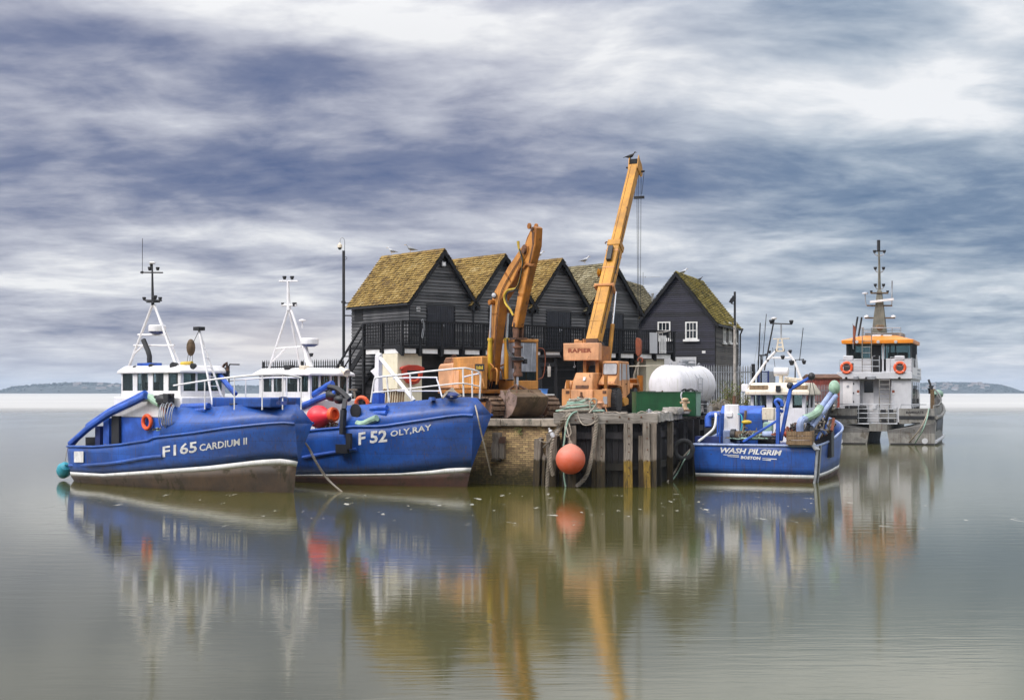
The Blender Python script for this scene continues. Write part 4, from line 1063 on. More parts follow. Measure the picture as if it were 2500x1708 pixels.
# boom
by0, by1 = -.60, -.22
bk = py_prof([(1183, 930), (1190, 845), (1198, 765), (1203, 718), (1239, 653), (1277, 597), (1290, 601), (1288, 618), (1253, 686), (1223, 733), (1213, 800), (1205, 865), (1200, 930)], by0)
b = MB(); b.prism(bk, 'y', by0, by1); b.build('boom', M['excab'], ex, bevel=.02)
sidep = py_prof([(1184, 928), (1191, 845), (1199, 765), (1204, 719), (1240, 654), (1277, 599), (1287, 604), (1252, 684), (1221, 733), (1211, 800), (1203, 865), (1198, 928)], by0)
b = MB(); b.prism(sidep, 'y', by0-.008, by0-.002); b.build('boom_side_plate', M['exca'], ex)  # side in the lit tone, against the shade-coloured boom
def rod(p, q, r, name, mt, seg=12, parent=ex): b = MB(); b.tube([p, q], r, seg); return b.build(name, mt, parent)
foot = FE.on_y(1190, 940, -.36)
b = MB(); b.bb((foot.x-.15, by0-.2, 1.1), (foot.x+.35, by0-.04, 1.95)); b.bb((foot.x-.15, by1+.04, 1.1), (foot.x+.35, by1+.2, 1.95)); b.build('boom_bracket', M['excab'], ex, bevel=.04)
for ly, pb, pm, pt in ((by0-.12, (1196, 925), (1197, 828), (1200.5, 738)), (by1+.13, (1236, 925), (1236.5, 828), (1240, 758))):
    A_, B_, C_ = [FE.on_y(*p, ly) for p in (pb, pm, pt)]
    c = rod(A_, B_, .092, 'lift_cylinder', M['olive'] if ly < -.5 else M['ochre'])
    rod(B_, C_, .052, 'piston_rod', M['chrome'], 10, c)
    rod(B_-Vector((0, 0, .06)), B_+Vector((0, 0, .05)), .115, 'gland', M['olive'], 12, c)
    bb = MB(); bb.tube([C_+Vector((0, -.12, 0)), C_+Vector((0, .12, 0))], .11, 10); bb.build('eye', M['excab'], c)
# pipes and hoses bunched at the boom foot
for k, (pts, ly) in enumerate((([(1196, 886), (1205, 897), (1199, 905), (1198, 930)], -.75), ([(1236, 886), (1217, 897), (1224, 903), (1229, 925)], .06), ([(1201, 903), (1210, 899), (1214, 909), (1212, 938)], -.7), ([(1222, 903), (1213, 900), (1211, 912), (1216, 938)], -.02))):
    b = MB(); b.tube([FE.on_y(*p, ly) for p in pts], .035, 7, smooth=4); b.build('hydraulic_pipe', M['exca'], ex)
b = MB()
for k in range(9):
    xk = foot.x+.45; b.tube([(xk+random.uniform(-.1, .1), -.62+k*.07, 1.85+random.uniform(-.2, .1)), (xk+random.uniform(0, .14), -.6+k*.06, 1.5), (xk-.05, -.6+k*.065, 1.17)], .026, 6, smooth=3)
b.build('hose_bundle', M['dark'], ex)
# stick
sy0, sy1 = -.56, -.25
sp = py_prof([(1297, 557), (1303, 552), (1309, 556), (1307, 600), (1293, 656), (1276, 732), (1262, 800), (1249, 797), (1261, 738), (1274.5, 648), (1279, 604), (1286, 580)], sy0)
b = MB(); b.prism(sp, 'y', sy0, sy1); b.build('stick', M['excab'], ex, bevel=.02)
sp2 = py_prof([(1298, 560), (1303, 556), (1305.5, 600), (1291, 656), (1274, 732), (1260, 798), (1250, 796), (1262, 738), (1275.5, 648), (1280, 604)], sy0)
b = MB(); b.prism(sp2, 'y', sy0-.008, sy0-.002); b.build('stick_side_plate', M['exca'], ex)  # lit tone painted on the stick's side, its front left in shade colour
q = FE.on_y(1284, 612, sy0)
b = MB(); b.tube([(q.x, sy0-.14, q.z), (q.x, sy1+.14, q.z)], .13, 12); b.build('pivot_pin', M['rust'], ex)
q = FE.on_y(1304, 553, -.35)
b = MB()
for k in (-.16, .16): b.tube([(q.x-.1, -.35+k-.03, q.z+.02), (q.x-.1, -.35+k+.03, q.z+.02)], .12, 10)
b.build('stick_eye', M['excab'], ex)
q = [FE.on_y(px, py, ly) for px, py, ly in ((1305, 647, sy0-.04), (1296, 648, sy0-.06), (1286, 645, sy0-.06), (1278, 655, sy0-.06))]
b = MB(); b.tube(q, .06, 7, smooth=3); b.build('hose_clamp', M['excab'], ex)
hs = [FE.on_y(px, py, sy0-.06) for px, py in ((1265, 589), (1267, 606), (1274, 625), (1276, 645), (1270, 680), (1262, 702), (1250, 706), (1239, 709), (1231, 722), (1234, 740), (1245, 755), (1253, 770))]
b = MB(); b.tube(hs, [.06, .045]+[.042]*10, 8, smooth=4); b.build('hydraulic_hose', M['yhose'], ex)
hs = [FE.on_y(px, py, sy0-.12) for px, py in ((1268, 608), (1273, 625), (1275.5, 645), (1267, 690), (1256, 708), (1243, 712), (1236, 722), (1239, 738), (1249, 752))]
b = MB(); b.tube(hs, .028, 7, smooth=4); b.build('hydraulic_hose', M['black'], ex)
q = FE.on_y(1207, 721, by0-.1)
b = MB(); b.lathe([(.0, -.02), (.10, 0), (.12, .1), (.1, .13), (0, .13)], q, (.75, -.66, 0), 14); lp = b.build('boom_lamp', M['black'], ex)
b = MB(); b.lathe([(0, .131), (.09, .131), (.06, .15), (0, .155)], q, (.75, -.66, 0), 14); b.build('lens', M['catwhite'], lp)
# steel lines clipped along the boom and stick, pin bosses, doubler plates
for off in (0, 3):
    b = MB(); b.tube([FE.on_y(px+off, py, by0-.04) for px, py in ((1203, 905), (1206, 850), (1211, 790), (1216, 742), (1226, 706), (1246, 668), (1272, 626))], .016, 5, smooth=3); b.build('boom_pipe', M['rust'], ex)
for px, py, ly, r in ((1208, 722, by0, .13), (1190, 935, by0-.2, .14), (1281, 606, by0, .15), (1300, 560, sy0, .10), (1256, 792, sy0, .09), (1241, 756, by1+.02, .1)):
    q = FE.on_y(px, py, ly); b = MB(); b.lathe([(0, -.06), (r*.45, -.06), (r*.5, -.035), (r, -.03), (r, .0)], q, (0, 1, 0), 14); b.build('pin_boss', M['rust'], ex)
for pts in (((1194, 838), (1206, 838), (1207, 832), (1195, 832)), ((1201, 770), (1216, 768), (1217, 763), (1202, 765)), ((1232, 667), (1247, 690), (1249, 686), (1235, 663))):
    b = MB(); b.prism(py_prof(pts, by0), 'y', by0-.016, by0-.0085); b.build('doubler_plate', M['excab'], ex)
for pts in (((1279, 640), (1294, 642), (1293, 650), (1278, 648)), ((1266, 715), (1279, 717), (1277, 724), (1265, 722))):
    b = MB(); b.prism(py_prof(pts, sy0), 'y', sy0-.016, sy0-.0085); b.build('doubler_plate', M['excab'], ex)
b = MB(); b.prism(py_prof([(1299, 566), (1305, 566), (1304, 596), (1293, 648), (1290, 648), (1300, 598)], sy0), 'y', sy0-.014, sy0-.0085); b.build('grease_strip', M['rust'], ex)
# grab: link head, rotator, rods
def ey(px, py, ly=-.35): return FE.on_y(px, py, ly)
top = ey(1265, 806); mid = ey(1264, 828)
b = MB(); b.bb((top.x-.22, -.62, mid.z-.02), (top.x+.26, -.08, mid.z+.06)); b.prism([(top.x-.2, top.z+.1), (top.x+.2, top.z+.1), (top.x+.16, mid.z+.06), (top.x-.16, mid.z+.06)], 'y', -.5, -.42); b.prism([(top.x-.2, top.z+.1), (top.x+.2, top.z+.1), (top.x+.16, mid.z+.06), (top.x-.16, mid.z+.06)], 'y', -.28, -.2); b.build('grab_hanger', M['rust'], ex)
cx_ = mid.x; zz = lambda py: ey(1264, py).z
b = MB(); b.lathe([(.13, zz(829)), (.13, zz(844)), (.21, zz(845)), (.21, zz(849)), (.14, zz(850)), (.14, zz(870)), (.24, zz(872)), (.25, zz(880)), (.16, zz(884)), (.15, zz(906)), (.20, zz(912)), (.20, zz(918)), (.1, zz(920))], (cx_, -.35, 0), (0, 0, 1), 18); gb = b.build('rotator', M['rust'], ex)
b = MB(); b.lathe([(.255, zz(872.5)), (.26, zz(879))], (cx_, -.35, 0), (0, 0, 1), 18); b.bb((cx_+.1, -.2, zz(888)), (cx_+.3, -.08, zz(876))); b.build('rotator_ring', M['black'], gb)
b = MB(); b.bb((cx_-.14, -.46, zz(948)), (cx_-.02, -.34, zz(916))); b.build('grab_ram', M['steelb'], ex)
b = MB(); b.tube([(cx_+.06, -.4, zz(918)), (cx_+.06, -.4, zz(944))], .045, 10); b.build('piston_rod', M['chrome'], ex)
b = MB(); hs = [ey(px, py, -.62) for px, py in ((1238, 826), (1238, 846), (1243, 864), (1253, 873), (1270, 875), (1279, 879))]; b.tube(hs, .025, 6, smooth=4)
hs = [ey(px, py, -.66) for px, py in ((1240, 828), (1241, 848), (1246, 862), (1256, 871), (1274, 873))]; b.tube(hs, .025, 6, smooth=4); b.build('grab_hose', M['black'], ex)
# clamshell
g0, g1 = -.98, .52
sh1 = py_prof([(1205, 987), (1222, 959), (1221, 952), (1226, 953), (1232, 967), (1235, 1021), (1222, 1016), (1209, 1002)], g0)
sh2 = py_prof([(1234, 967), (1239, 953), (1243, 950), (1245, 957), (1262, 968), (1260, 987), (1249, 1011), (1237, 1021)], g0)
zmin = .02
fix = lambda pr: [(x, max(z, zmin)) for x, z in pr]
for pr in (fix(sh1), fix(sh2)):
    b = MB(); b.prism(pr, 'y', g0+.03, g1-.03); s_ = b.build('grab_shell', M['steelb'], ex, bevel=.015)
    cxx = sum(p[0] for p in pr)/len(pr); czz = sum(p[1] for p in pr)/len(pr)
    for ya, yb in ((g0+.012, g0+.029), (g1-.029, g1-.012)): MB().prism(pr, 'y', ya, yb).build('end_plate', M['steelp'], s_)
    for ya, yb in ((g0, g0+.028), (g1-.028, g1)):
        # raised rim on the end plates
        b = MB(); n_ = len(pr); inner = [(lerp(x, cxx, .13), lerp(z, czz, .13)) for x, z in pr]
        for i in range(n_):
            j = (i+1) % n_; b.add([(pr[i][0], ya, pr[i][1]), (pr[j][0], ya, pr[j][1]), (inner[j][0], ya, inner[j][1]), (inner[i][0], ya, inner[i][1]), (pr[i][0], yb, pr[i][1]), (pr[j][0], yb, pr[j][1]), (inner[j][0], yb, inner[j][1]), (inner[i][0], yb, inner[i][1])], [(0, 1, 2, 3), (4, 5, 6, 7), (0, 1, 5, 4), (2, 3, 7, 6)])
        b.build('rim', M['steelp'], s_)
ap = Vector((cx_, -.4, zz(938)))
for dx, dz in ((-.62, -.42), (.55, -.42)):
    for yy in (-.75, .2):
        b = MB(); b.tube([ap, (cx_+dx, yy, ap.z+dz)], .045, 8); b.build('grab_link', M['rust'], ex)
b = MB(); b.tube([(cx_+.3, g0+.1, ap.z-.43), (cx_+.3, g1-.1, ap.z-.43)], .085, 10); b.build('hinge_bar', M['rust'], ex)

# ---------------------------------------------------------------- mobile crane
FC = Frame(4.45, 69.9, GZ, R(-110))
cr = thing('mobile_crane', 'faded peach mobile crane with tall ochre boom and RAPIER counterweight', 'crane', FC)
FS = Frame(4.06, 69.9, GZ, R(67))
def s2c(b):
    Ms = Matrix.Translation(FS.o) @ Matrix.Rotation(FS.a, 4, 'Z'); Mc = Matrix.Translation(FC.o) @ Matrix.Rotation(FC.a, 4, 'Z')
    return b.move(Mc.inverted() @ Ms)
# chassis
b = MB(); b.bb((-3.0, -.75, .62), (2.2, .75, 1.05)); b.bb((-3.0, -1.15, .75), (-2.3, 1.15, 1.2)); b.build('chassis', M['crane'], cr, bevel=.02)
b = MB(); b.bb((2.1, -1.18, .52), (2.75, 1.05, 1.17)); b.prism([(2.76, .50), (2.1, .30), (2.1, .51), (2.74, .51)], 'y', -1.1, .9); b.build('front_beam', M['crane'], cr, bevel=.02)
b = MB(); b.bb((2.76, -.72, .58), (2.86, .34, 1.15)); b.build('tow_plate', M['peach'], cr, bevel=.02)
b = MB(); b.lathe([(0, 0), (.12, .0), (.12, .05), (.05, .06), (.05, .16), (0, .16)], (2.86, -.2, .78), (1, 0, 0), 10); b.bb((2.86, -.24, .80), (2.92, -.16, 1.06)); b.build('tow_hook', M['rust'], cr)
# bonnet
def bon(z0, z1): pass
b = MB(); b.loft([[(2.74, -.74, 1.17), (2.74, .32, 1.17), (.7, .32, 1.17), (.7, -.74, 1.17)], [(2.68, -.70, 1.55), (2.68, .30, 1.55), (.7, .30, 1.55), (.7, -.70, 1.55)], [(2.42, -.62, 1.98), (2.42, .26, 1.98), (.7, .26, 1.98), (.7, -.62, 1.98)]], closed=True)
b.face((2.42, -.62, 1.98), (2.42, .26, 1.98), (.7, .26, 1.98), (.7, -.62, 1.98)); bo = b.build('bonnet', M['crane'], cr, bevel=.05)
b = MB(); b.box((2.725, -.21, 1.30), (.03, .64, .16), Matrix.Rotation(-.15, 3, 'Y')); b.build('grille', M['rust'], bo)
b = MB(); b.box((2.66, -.12, 1.68), (.012, .12, .2), Matrix.Rotation(-.54, 3, 'Y')); b.build('badge', M['steel'], bo)
# front corners: steps, lamps, outrigger boxes
for sg in (-1, 1):
    b = MB(); b.bb((2.0, sg*.78, .35), (2.78, sg*(1.04 if sg > 0 else 1.2), 1.2)); b.build('outrigger_box', M['crane'], cr, bevel=.02)
    b = MB(); b.bb((2.781, sg*.82, .98), (2.80, sg*1.0, 1.12)); b.build('headlamp', M['rust'], cr)
    b = MB(); b.bb((2.60, sg*.86, 1.2), (2.72, sg*1.02, 1.62) if sg < 0 else (2.72, sg*1.02, 1.86)); b.build('lamp_post', M['excab'], cr, bevel=.02)
b = MB(); b.prism([(1.9, 1.21), (2.6, 1.21), (2.4, 1.55), (1.9, 1.62)], 'y', -1.14, -.80); b.build('battery_box', M['crane'], cr, bevel=.03)
b = MB(); b.bb((2.79, .85, .5), (2.81, 1.05, .85)); b.build('step_plate', M['steel'], cr)
# wheels
def wheel(x, y, z, r, w):
    b = MB(); b.lathe([(r*.56, -w/2), (r*.80, -w*.52), (r*.95, -w*.44), (r, -w*.25), (r, w*.25), (r*.95, w*.44), (r*.80, w*.52), (r*.56, w/2)], (x, y, z), (0, 1, 0), 30)
    for i in range(26):
        a = 2*PI*i/26
        for s in (-1, 1): b.box((x+math.cos(a+s*.06)*r*.99, y+s*w*.25, z+math.sin(a+s*.06)*r*.99), (.05, w*.42, .05), Matrix.Rotation(-a, 3, 'Y'))
    t = b.build('wheel', M['rubber'], cr, smooth=40)
    b = MB(); b.lathe([(r*.58, -w*.42), (r*.50, -w*.30), (r*.26, -w*.1), (r*.24, -w*.2), (0, -w*.2)], (x, y, z), (0, 1, 0), 20)
    b.lathe([(r*.58, w*.42), (r*.50, w*.30), (r*.26, w*.1), (r*.24, w*.24), (0, w*.24)], (x, y, z), (0, 1, 0), 20); b.build('rim', M['signred'], t)
for x in (1.55, -1.5):
    for y in (-1.1, 1.1): wheel(x, y, .63, .63, .38)
# mudguards and cab
b = MB(); b.prism([(.75, 1.0), (.95, 1.38), (2.05, 1.46), (2.05, 1.40), (1.0, 1.32), (.82, .98)], 'y', .76, 1.26); b.prism([(.75, 1.0), (.95, 1.38), (2.05, 1.46), (2.05, 1.40), (1.0, 1.32), (.82, .98)], 'y', -1.26, -.80); b.build('mudguard', M['crane'], cr)
b = MB(); b.prism([(-2.4, 1.2), (-2.2, 1.5), (-1.0, 1.5), (-.8, 1.3), (-.8, 1.22), (-1.0, 1.42), (-2.15, 1.42), (-2.35, 1.15)], 'y', .72, 1.28); b.build('mudguard', M['crane'], cr)
k0, k1 = .37, 1.17
prof = [(1.34, 1.2), (1.36, 1.86), (1.26, 2.5), (1.2, 2.55), (-.55, 2.55), (-.62, 2.5), (-.85, 1.5), (-.8, 1.0), (.1, .75), (.6, .75), (.72, 1.2)]
b = MB(); b.prism(prof, 'y', k0, k1); cb = b.build('cab', M['crane'], cr, bevel=.035)
b = MB(); b.prism([(1.36, 1.62), (1.37, 1.84), (1.95, 1.55), (2.0, 1.4), (1.36, 1.34)], 'y', k0, k1-.02); b.build('cowl', M['crane'], cr, bevel=.03)
def rrect(w, h, r, n=4):
    out = []
    for cx, cy, a0 in ((w-r, h-r, 0), (-w+r, h-r, 90), (-w+r, -h+r, 180), (w-r, -h+r, 270)):
        for i in range(n+1): a = R(a0+90*i/n); out.append((cx+r*math.cos(a), cy+r*math.sin(a)))
    return out
M['hazy'] = paint('milky_cab_glass', (.36, .36, .37), .3, 0, .2, 2, None, ((.55, .55, .56), .6), 0)
rot = Matrix.Rotation(-.155, 4, 'Y')
b = MB(); b.prism(rrect(.33, .255, .07), 'x', -.012, .012); b.move(Matrix.Translation((1.325, (k0+k1)/2, 2.165)) @ rot); b.build('windscreen', M['hazy'], cb)
b = MB()
o1, o2 = rrect(.365, .29, .09), rrect(.33, .255, .07)
for i in range(len(o1)):
    j = (i+1) % len(o1); b.add([(x, *p) for x in (-.012, .02) for p in (o1[i], o1[j], o2[j], o2[i])], [(4, 5, 6, 7), (0, 1, 5, 4), (2, 3, 7, 6)])
b.move(Matrix.Translation((1.325, (k0+k1)/2, 2.165)) @ rot); b.build('window_seal', M['rust'], cb)
for x0, x1, x2, x3, z0 in ((.80, 1.12, 1.06, .84, 1.62), (-.12, .62, .58, -.02, 1.66), (-.72, -.30, -.26, -.55, 1.66)):
    b = MB(); b.prism([(x0, z0), (x1, z0), (x2, 2.42), (x3, 2.42)], 'y', k1+.002, k1+.014); b.build('side_window', M['hazy'], cb, bevel=.0)
b = MB(); b.prism([(-.2, .82), (.60, .82), (.68, 1.5), (.68, 2.48), (-.12, 2.48), (-.2, 1.5)], 'y', k1+.0005, k1+.0015); b.build('door', M['crane'], cb)
b = MB()
for x in (.74, -.24): b.bb((x-.012, k1+.002, .85), (x+.012, k1+.02, 2.48))
b.bb((-.1, k1+.003, 1.42), (.02, k1+.04, 1.47)); b.build('door_trim', M['rust'], cb)
b = MB(); b.prism([(-.1, .80), (.5, .80), (.62, .55), (.35, .38), (-.3, .45), (-.35, .7)], 'y', .95, 1.24); b.build('side_step', M['ochre'], cr, bevel=.02)
b = MB(); b.prism([(-2.6, 1.1), (-2.2, 1.2), (-1.9, 1.7), (-2.15, 1.75), (-2.5, 1.4)], 'y', .6, 1.22); b.bb((-2.9, 1.0, 1.1), (-2.78, 1.3, 1.9)); b.build('rear_bracket', M['excab'], cr)
# slew ring, turntable
b = MB(); b.lathe([(.62, 1.05), (.62, 1.5), (.85, 1.5), (.85, 1.62), (0, 1.62)], (0, 0, 0), (0, 0, 1), 24); s2c(b); b.build('slew_ring', M['excab'], cr)
b = MB(); b.bb((-1.15, -.62, 1.63), (.55, -.45, 3.3)); b.bb((-1.15, .02, 1.63), (.55, .18, 3.3)); b.bb((-.95, -.44, 1.63), (.4, .01, 1.75)); s2c(b); b.build('turret_cheeks', M['excab'], cr)
b = MB(); b.lathe([(0, -.3), (.30, -.3), (.30, .3), (0, .3)], (-.55, -.08, 2.05), (0, 1, 0), 18); s2c(b); b.build('winch_drum', M['dark'], cr)
b = MB(); b.bb((-.4, -.92, 1.62), (.2, .9, 1.68)); s2c(b); b.build('walkway', M['steel'], cr)
# counterweight with the name
q0, q1 = FS.on_x(1375, 880, -1.42), FS.on_x(1462, 836.5, -1.42)
b = MB(); b.bb((-1.42, q1.y, q0.z), (-.98, q0.y, q1.z)); s2c(b); cwt = b.build('counterweight', M['peach'], cr, bevel=.03)
a0, a1 = FS.on_x(1387, 860, -1.425), FS.on_x(1445, 851, -1.425)
Lw = a0.y-a1.y
def lmap(u, v):
    q = Vector((-1.424, a0.y-Lw*u, a0.z-.02+.21*v)); w = FS.W(q.x, q.y, q.z)-FC.o
    return (w.dot(FC.f), w.dot(FC.l), w.z)
lettering('RAPIER', lmap, M['signred'], cwt, bold=.06, spacing=1.08)
b = MB(); b.bb((-1.424, a1.y, a0.z+.215), (-1.421, a0.y, a0.z+.228)); s2c(b); b.build('trim_line', M['signred'], cwt)
b = MB(); b.tube([(-1.2, q0.y-.5, q0.z), (-1.2, q0.y-.5, q0.z-.22)], .015, 6); b.ring((-1.2, q0.y-.5, q0.z-.27), .05, .018, (1, 0, 0), 12, 6, .6, 5.4); s2c(b); b.build('hook_eye', M['steel'], cwt)
b = MB(); b.bb((-1.35, q0.y-.95, q1.z), (-1.1, q0.y-.55, q1.z+.13)); b.bb((-1.3, q0.y-1.02, q1.z), (-1.0, q0.y-.97, q1.z+.2)); b.lathe([(0, -.1), (.11, -.1), (.11, .1), (0, .1)], (-1.2, q0.y-.62, q1.z+.08), (0, 1, 0), 12); s2c(b); b.build('top_gear', M['crane'], cwt)
# boom: two box sections
yb = FS.on_x(1452, 836, 0).y
b0 = FS.on_y(1449, 836, yb); b1 = FS.on_y(1504, 597, yb); b2 = FS.on_y(1549, 408, yb)
d = (b2-b0).normalized()
def sect(p, q, w, h, name, mt, bev=.02):
    b = MB(); b.beam(p, q, w, h); s2c(b); return b.build(name, mt, cr, bevel=bev)
bs = sect(b0, b1, .62, .66, 'boom_base', M['ochre'])
sect(b1-d*.4, b2, .47, .50, 'boom_extension', M['ochre'])
c1 = b0.lerp(b1, .0)
sect(b1-d*.28, b1+d*.06, .69, .73, 'boom_collar', M['ochre'])
r_ = Vector((0, -1, 0))      # to the viewer's right in the turret frame
up = d.cross(Vector((0, 1, 0))); up = up if up.z > 0 else -up
b = MB()
for off, s0, s1 in ((.13, .05, .9), ): b.beam(b0.lerp(b1, s0)+up*.335-r_*off, b0.lerp(b1, s1)+up*.335-r_*off, .014, .01)
b.beam(b1+up*.255-r_*.1, b2+up*.255-r_*.1, .014, .01); s2c(b); b.build('boom_seam', M['rust'], cr)
b = MB(); b.beam(b1-d*.45+up*.42-r_*.06, b1-d*1.35+up*.42-r_*.02, .26, .18); s2c(b); b.build('gear_case', M['black'], cr, bevel=.02)
b = MB(); b.lathe([(0, -.1), (.15, -.1), (.23, -.06), (.15, 0), (.23, .06), (.15, .1), (0, .1)], b1-d*1.9-r_*.48+up*.1, (0, 1, 0), 16); b.beam(b1-d*1.75-r_*.5, b1-d*1.75-r_*.25, .07, .07); s2c(b); b.build('hose_reel', M['ochre'], cr)
b = MB(); b.beam(b1-d*.05-r_*.42+up*.3, b1-d*.05+r_*.42+up*.3, .05, .05); b.beam(b1-d*.2-r_*.44+up*.36, b1-d*.05-r_*.44+up*.3, .05, .05); s2c(b); b.build('collar_bar', M['rust'], cr)
for f_ in (.18, .36, .72, .9):
    b = MB(); c_ = b0.lerp(b1, f_); b.beam(c_-d*.03, c_+d*.03, .645, .685); s2c(b); b.build('boom_band', M['crane'] if f_ > .5 else M['ochre'], cr)
b = MB(); b.tube([b0.lerp(b1, .1)-r_*.33+up*.2, b0.lerp(b1, .5)-r_*.34+up*.2, b1-r_*.33+up*.2-d*.5], .022, 5); b.tube([b0.lerp(b1, .08)+r_*.33+up*.1, b1+r_*.33+up*.1-d*.5], .02, 5); s2c(b); b.build('boom_line', M['black'], cr)
b = MB(); b.beam(b1+d*.3+r_*.24, b1+d*1.9+r_*.24, .012, .09); s2c(b); b.build('load_plate', M['rust'], cr)
b = MB(); b.beam(b1-d*.9+r_*.316, b1-d*1.9+r_*.316, .012, .10); s2c(b); b.build('slot', M['dark'], cr)
# boom foot and lift rams
b = MB(); b.beam(b0-d*.55+Vector((0, 0, -.1)), b0+d*.05, .66, .5, w2=.62, h2=.66); s2c(b); b.build('boom_foot', M['rust'], cr)
tc = b0.lerp(b1, .535)
b = MB(); b.beam(tc-r_*.50+up*.36, tc+r_*.50+up*.36, .12, .12); b.beam(tc-r_*.48+up*.36, tc-r_*.40-up*.3, .1, .2); b.beam(tc+r_*.48+up*.36, tc+r_*.40-up*.3, .1, .2); s2c(b); b.build('ram_yoke', M['crane'], cr, bevel=.02)
for sg in (-1, 1):
    top = tc+r_*sg*.46-up*.25; bot = Vector((.55, yb, 1.75))+r_*sg*.46; m_ = bot.lerp(top, .62)
    b = MB(); b.tube([bot, m_], .105, 12); s2c(b); ram = b.build('lift_ram', M['ochre'], cr)
    b = MB(); b.tube([m_, top], .055, 10); s2c(b); b.build('piston_rod', M['chrome'], ram)
b = MB(); pts = [b0+r_*.36+up*.1, b0+r_*.5+up*.0-d*.1, b0+r_*.40-d*.5, b0+r_*.55-d*.75, b0+r_*.45-d*1.1]; b.tube(pts, .035, 7, smooth=4)
b.tube([p+Vector((.1, -.05, -.06)) for p in pts], .03, 7, smooth=4); s2c(b); b.build('hose_bundle', M['black'], cr)
b = MB(); b.bb((b0.x-.6, yb-.55, b0.z-1.1), (b0.x-.1, yb-.42, b0.z-.1)); s2c(b); b.build('valve_block', M['rust'], cr)
# head with sheaves, ropes and hook block
hd = b2
b = MB(); n_ = 10
for sg in (-1, 1):
    y_ = yb+sg*.25
    pr = [(hd.x-.30, hd.z-.10), (hd.x-.16, hd.z+.42), (hd.x-.05, hd.z+.62), (hd.x+.10, hd.z+.42), (hd.x+.42, hd.z+.2), (hd.x+.60, hd.z-.14), (hd.x+.55, hd.z-.42), (hd.x+.3, hd.z-.5)]
    b.prism(pr, 'y', y_-.02, y_+.02)
s2c(b); hh = b.build('boom_head', M['ochre'], cr)
b = MB(); b.lathe([(0, -.2), (.22, -.2), (.18, -.1), (.22, 0), (.18, .1), (.22, .2), (0, .2)], (hd.x+.34, yb, hd.z-.2), (0, 1, 0), 16); b.tube([(hd.x+.34, yb-.45, hd.z-.2), (hd.x+.34, yb+.3, hd.z-.2)], .06, 8); s2c(b); b.build('sheave', M['black'], hh)
b = MB(); b.bb((hd.x-.12, yb-.2, hd.z-.0), (hd.x+.06, yb+.22, hd.z+.42)); b.tube([(hd.x-.1, yb+.25, hd.z-.05), (hd.x-.1, yb+.42, hd.z-.02)], .05, 8); s2c(b); b.build('head_window', M['dark'], hh)
hx = hd.x+.56; zh = FS.on_y(1560, 828, yb).z
b = MB()
for k, yy in enumerate((-.14, .0, .10, -.30)):
    zl = zh if k < 3 else zh+7.75
    b.tube([(hx, yb+yy-.05, hd.z-.28), (hx, yb+yy*.55-.06, zl)], .013, 5)
b.tube([(hx, yb+.17, hd.z-.3), (hx, yb+.17, hd.z-1.5)], .012, 5)
s2c(b); b.build('hoist_rope', M['black'], cr)
b = MB(); b.bb((hx-.06, yb-.36, hd.z-1.62), (hx+.06, yb+.20, hd.z-1.48)); s2c(b); b.build('limit_weight', M['black'], cr)
b = MB(); b.prism([(-.06, zh+.05), (.12, zh+.08), (.16, zh-.1), (.15, zh-.75), (.05, zh-.92), (-.05, zh-.92), (-.15, zh-.75), (-.16, zh-.1)], 'x', hx-.11, hx+.11)
for v in range(len(b.v)): b.v[v] = Vector((b.v[v].x, b.v[v].y+yb-.06, b.v[v].z))
s2c(b); hb = b.build('hook_block', M['signred'], cr, bevel=.03)
b = MB(); b.ring((hx, yb-.14, zh-1.12), .13, .045, (1, 0, 0), 14, 8, -1.2, 3.4); b.tube([(hx, yb-.06, zh-.9), (hx, yb-.06, zh-1.02)], .04, 8); s2c(b); b.build('hook', M['signred'], hb)
b = MB()
for k in range(5):
    a = random.uniform(-.03, .03); b.tube([(hx, yb-.06+a, zh-1.2), (hx+a, yb-.02+a*4+.08, zh-1.7), (hx+a, yb-.02+a*6+.1, zh-2.1+a), (hx, yb+a*9, zh-2.6)], .02, 5, smooth=3)
s2c(b); sl = b.build('rope_sling', M['rope'], None)
sl.location = FC.o; sl.rotation_euler = (0, 0, FC.a); tag(sl, 'frayed pale rope sling dangling from the crane hook', 'rope')
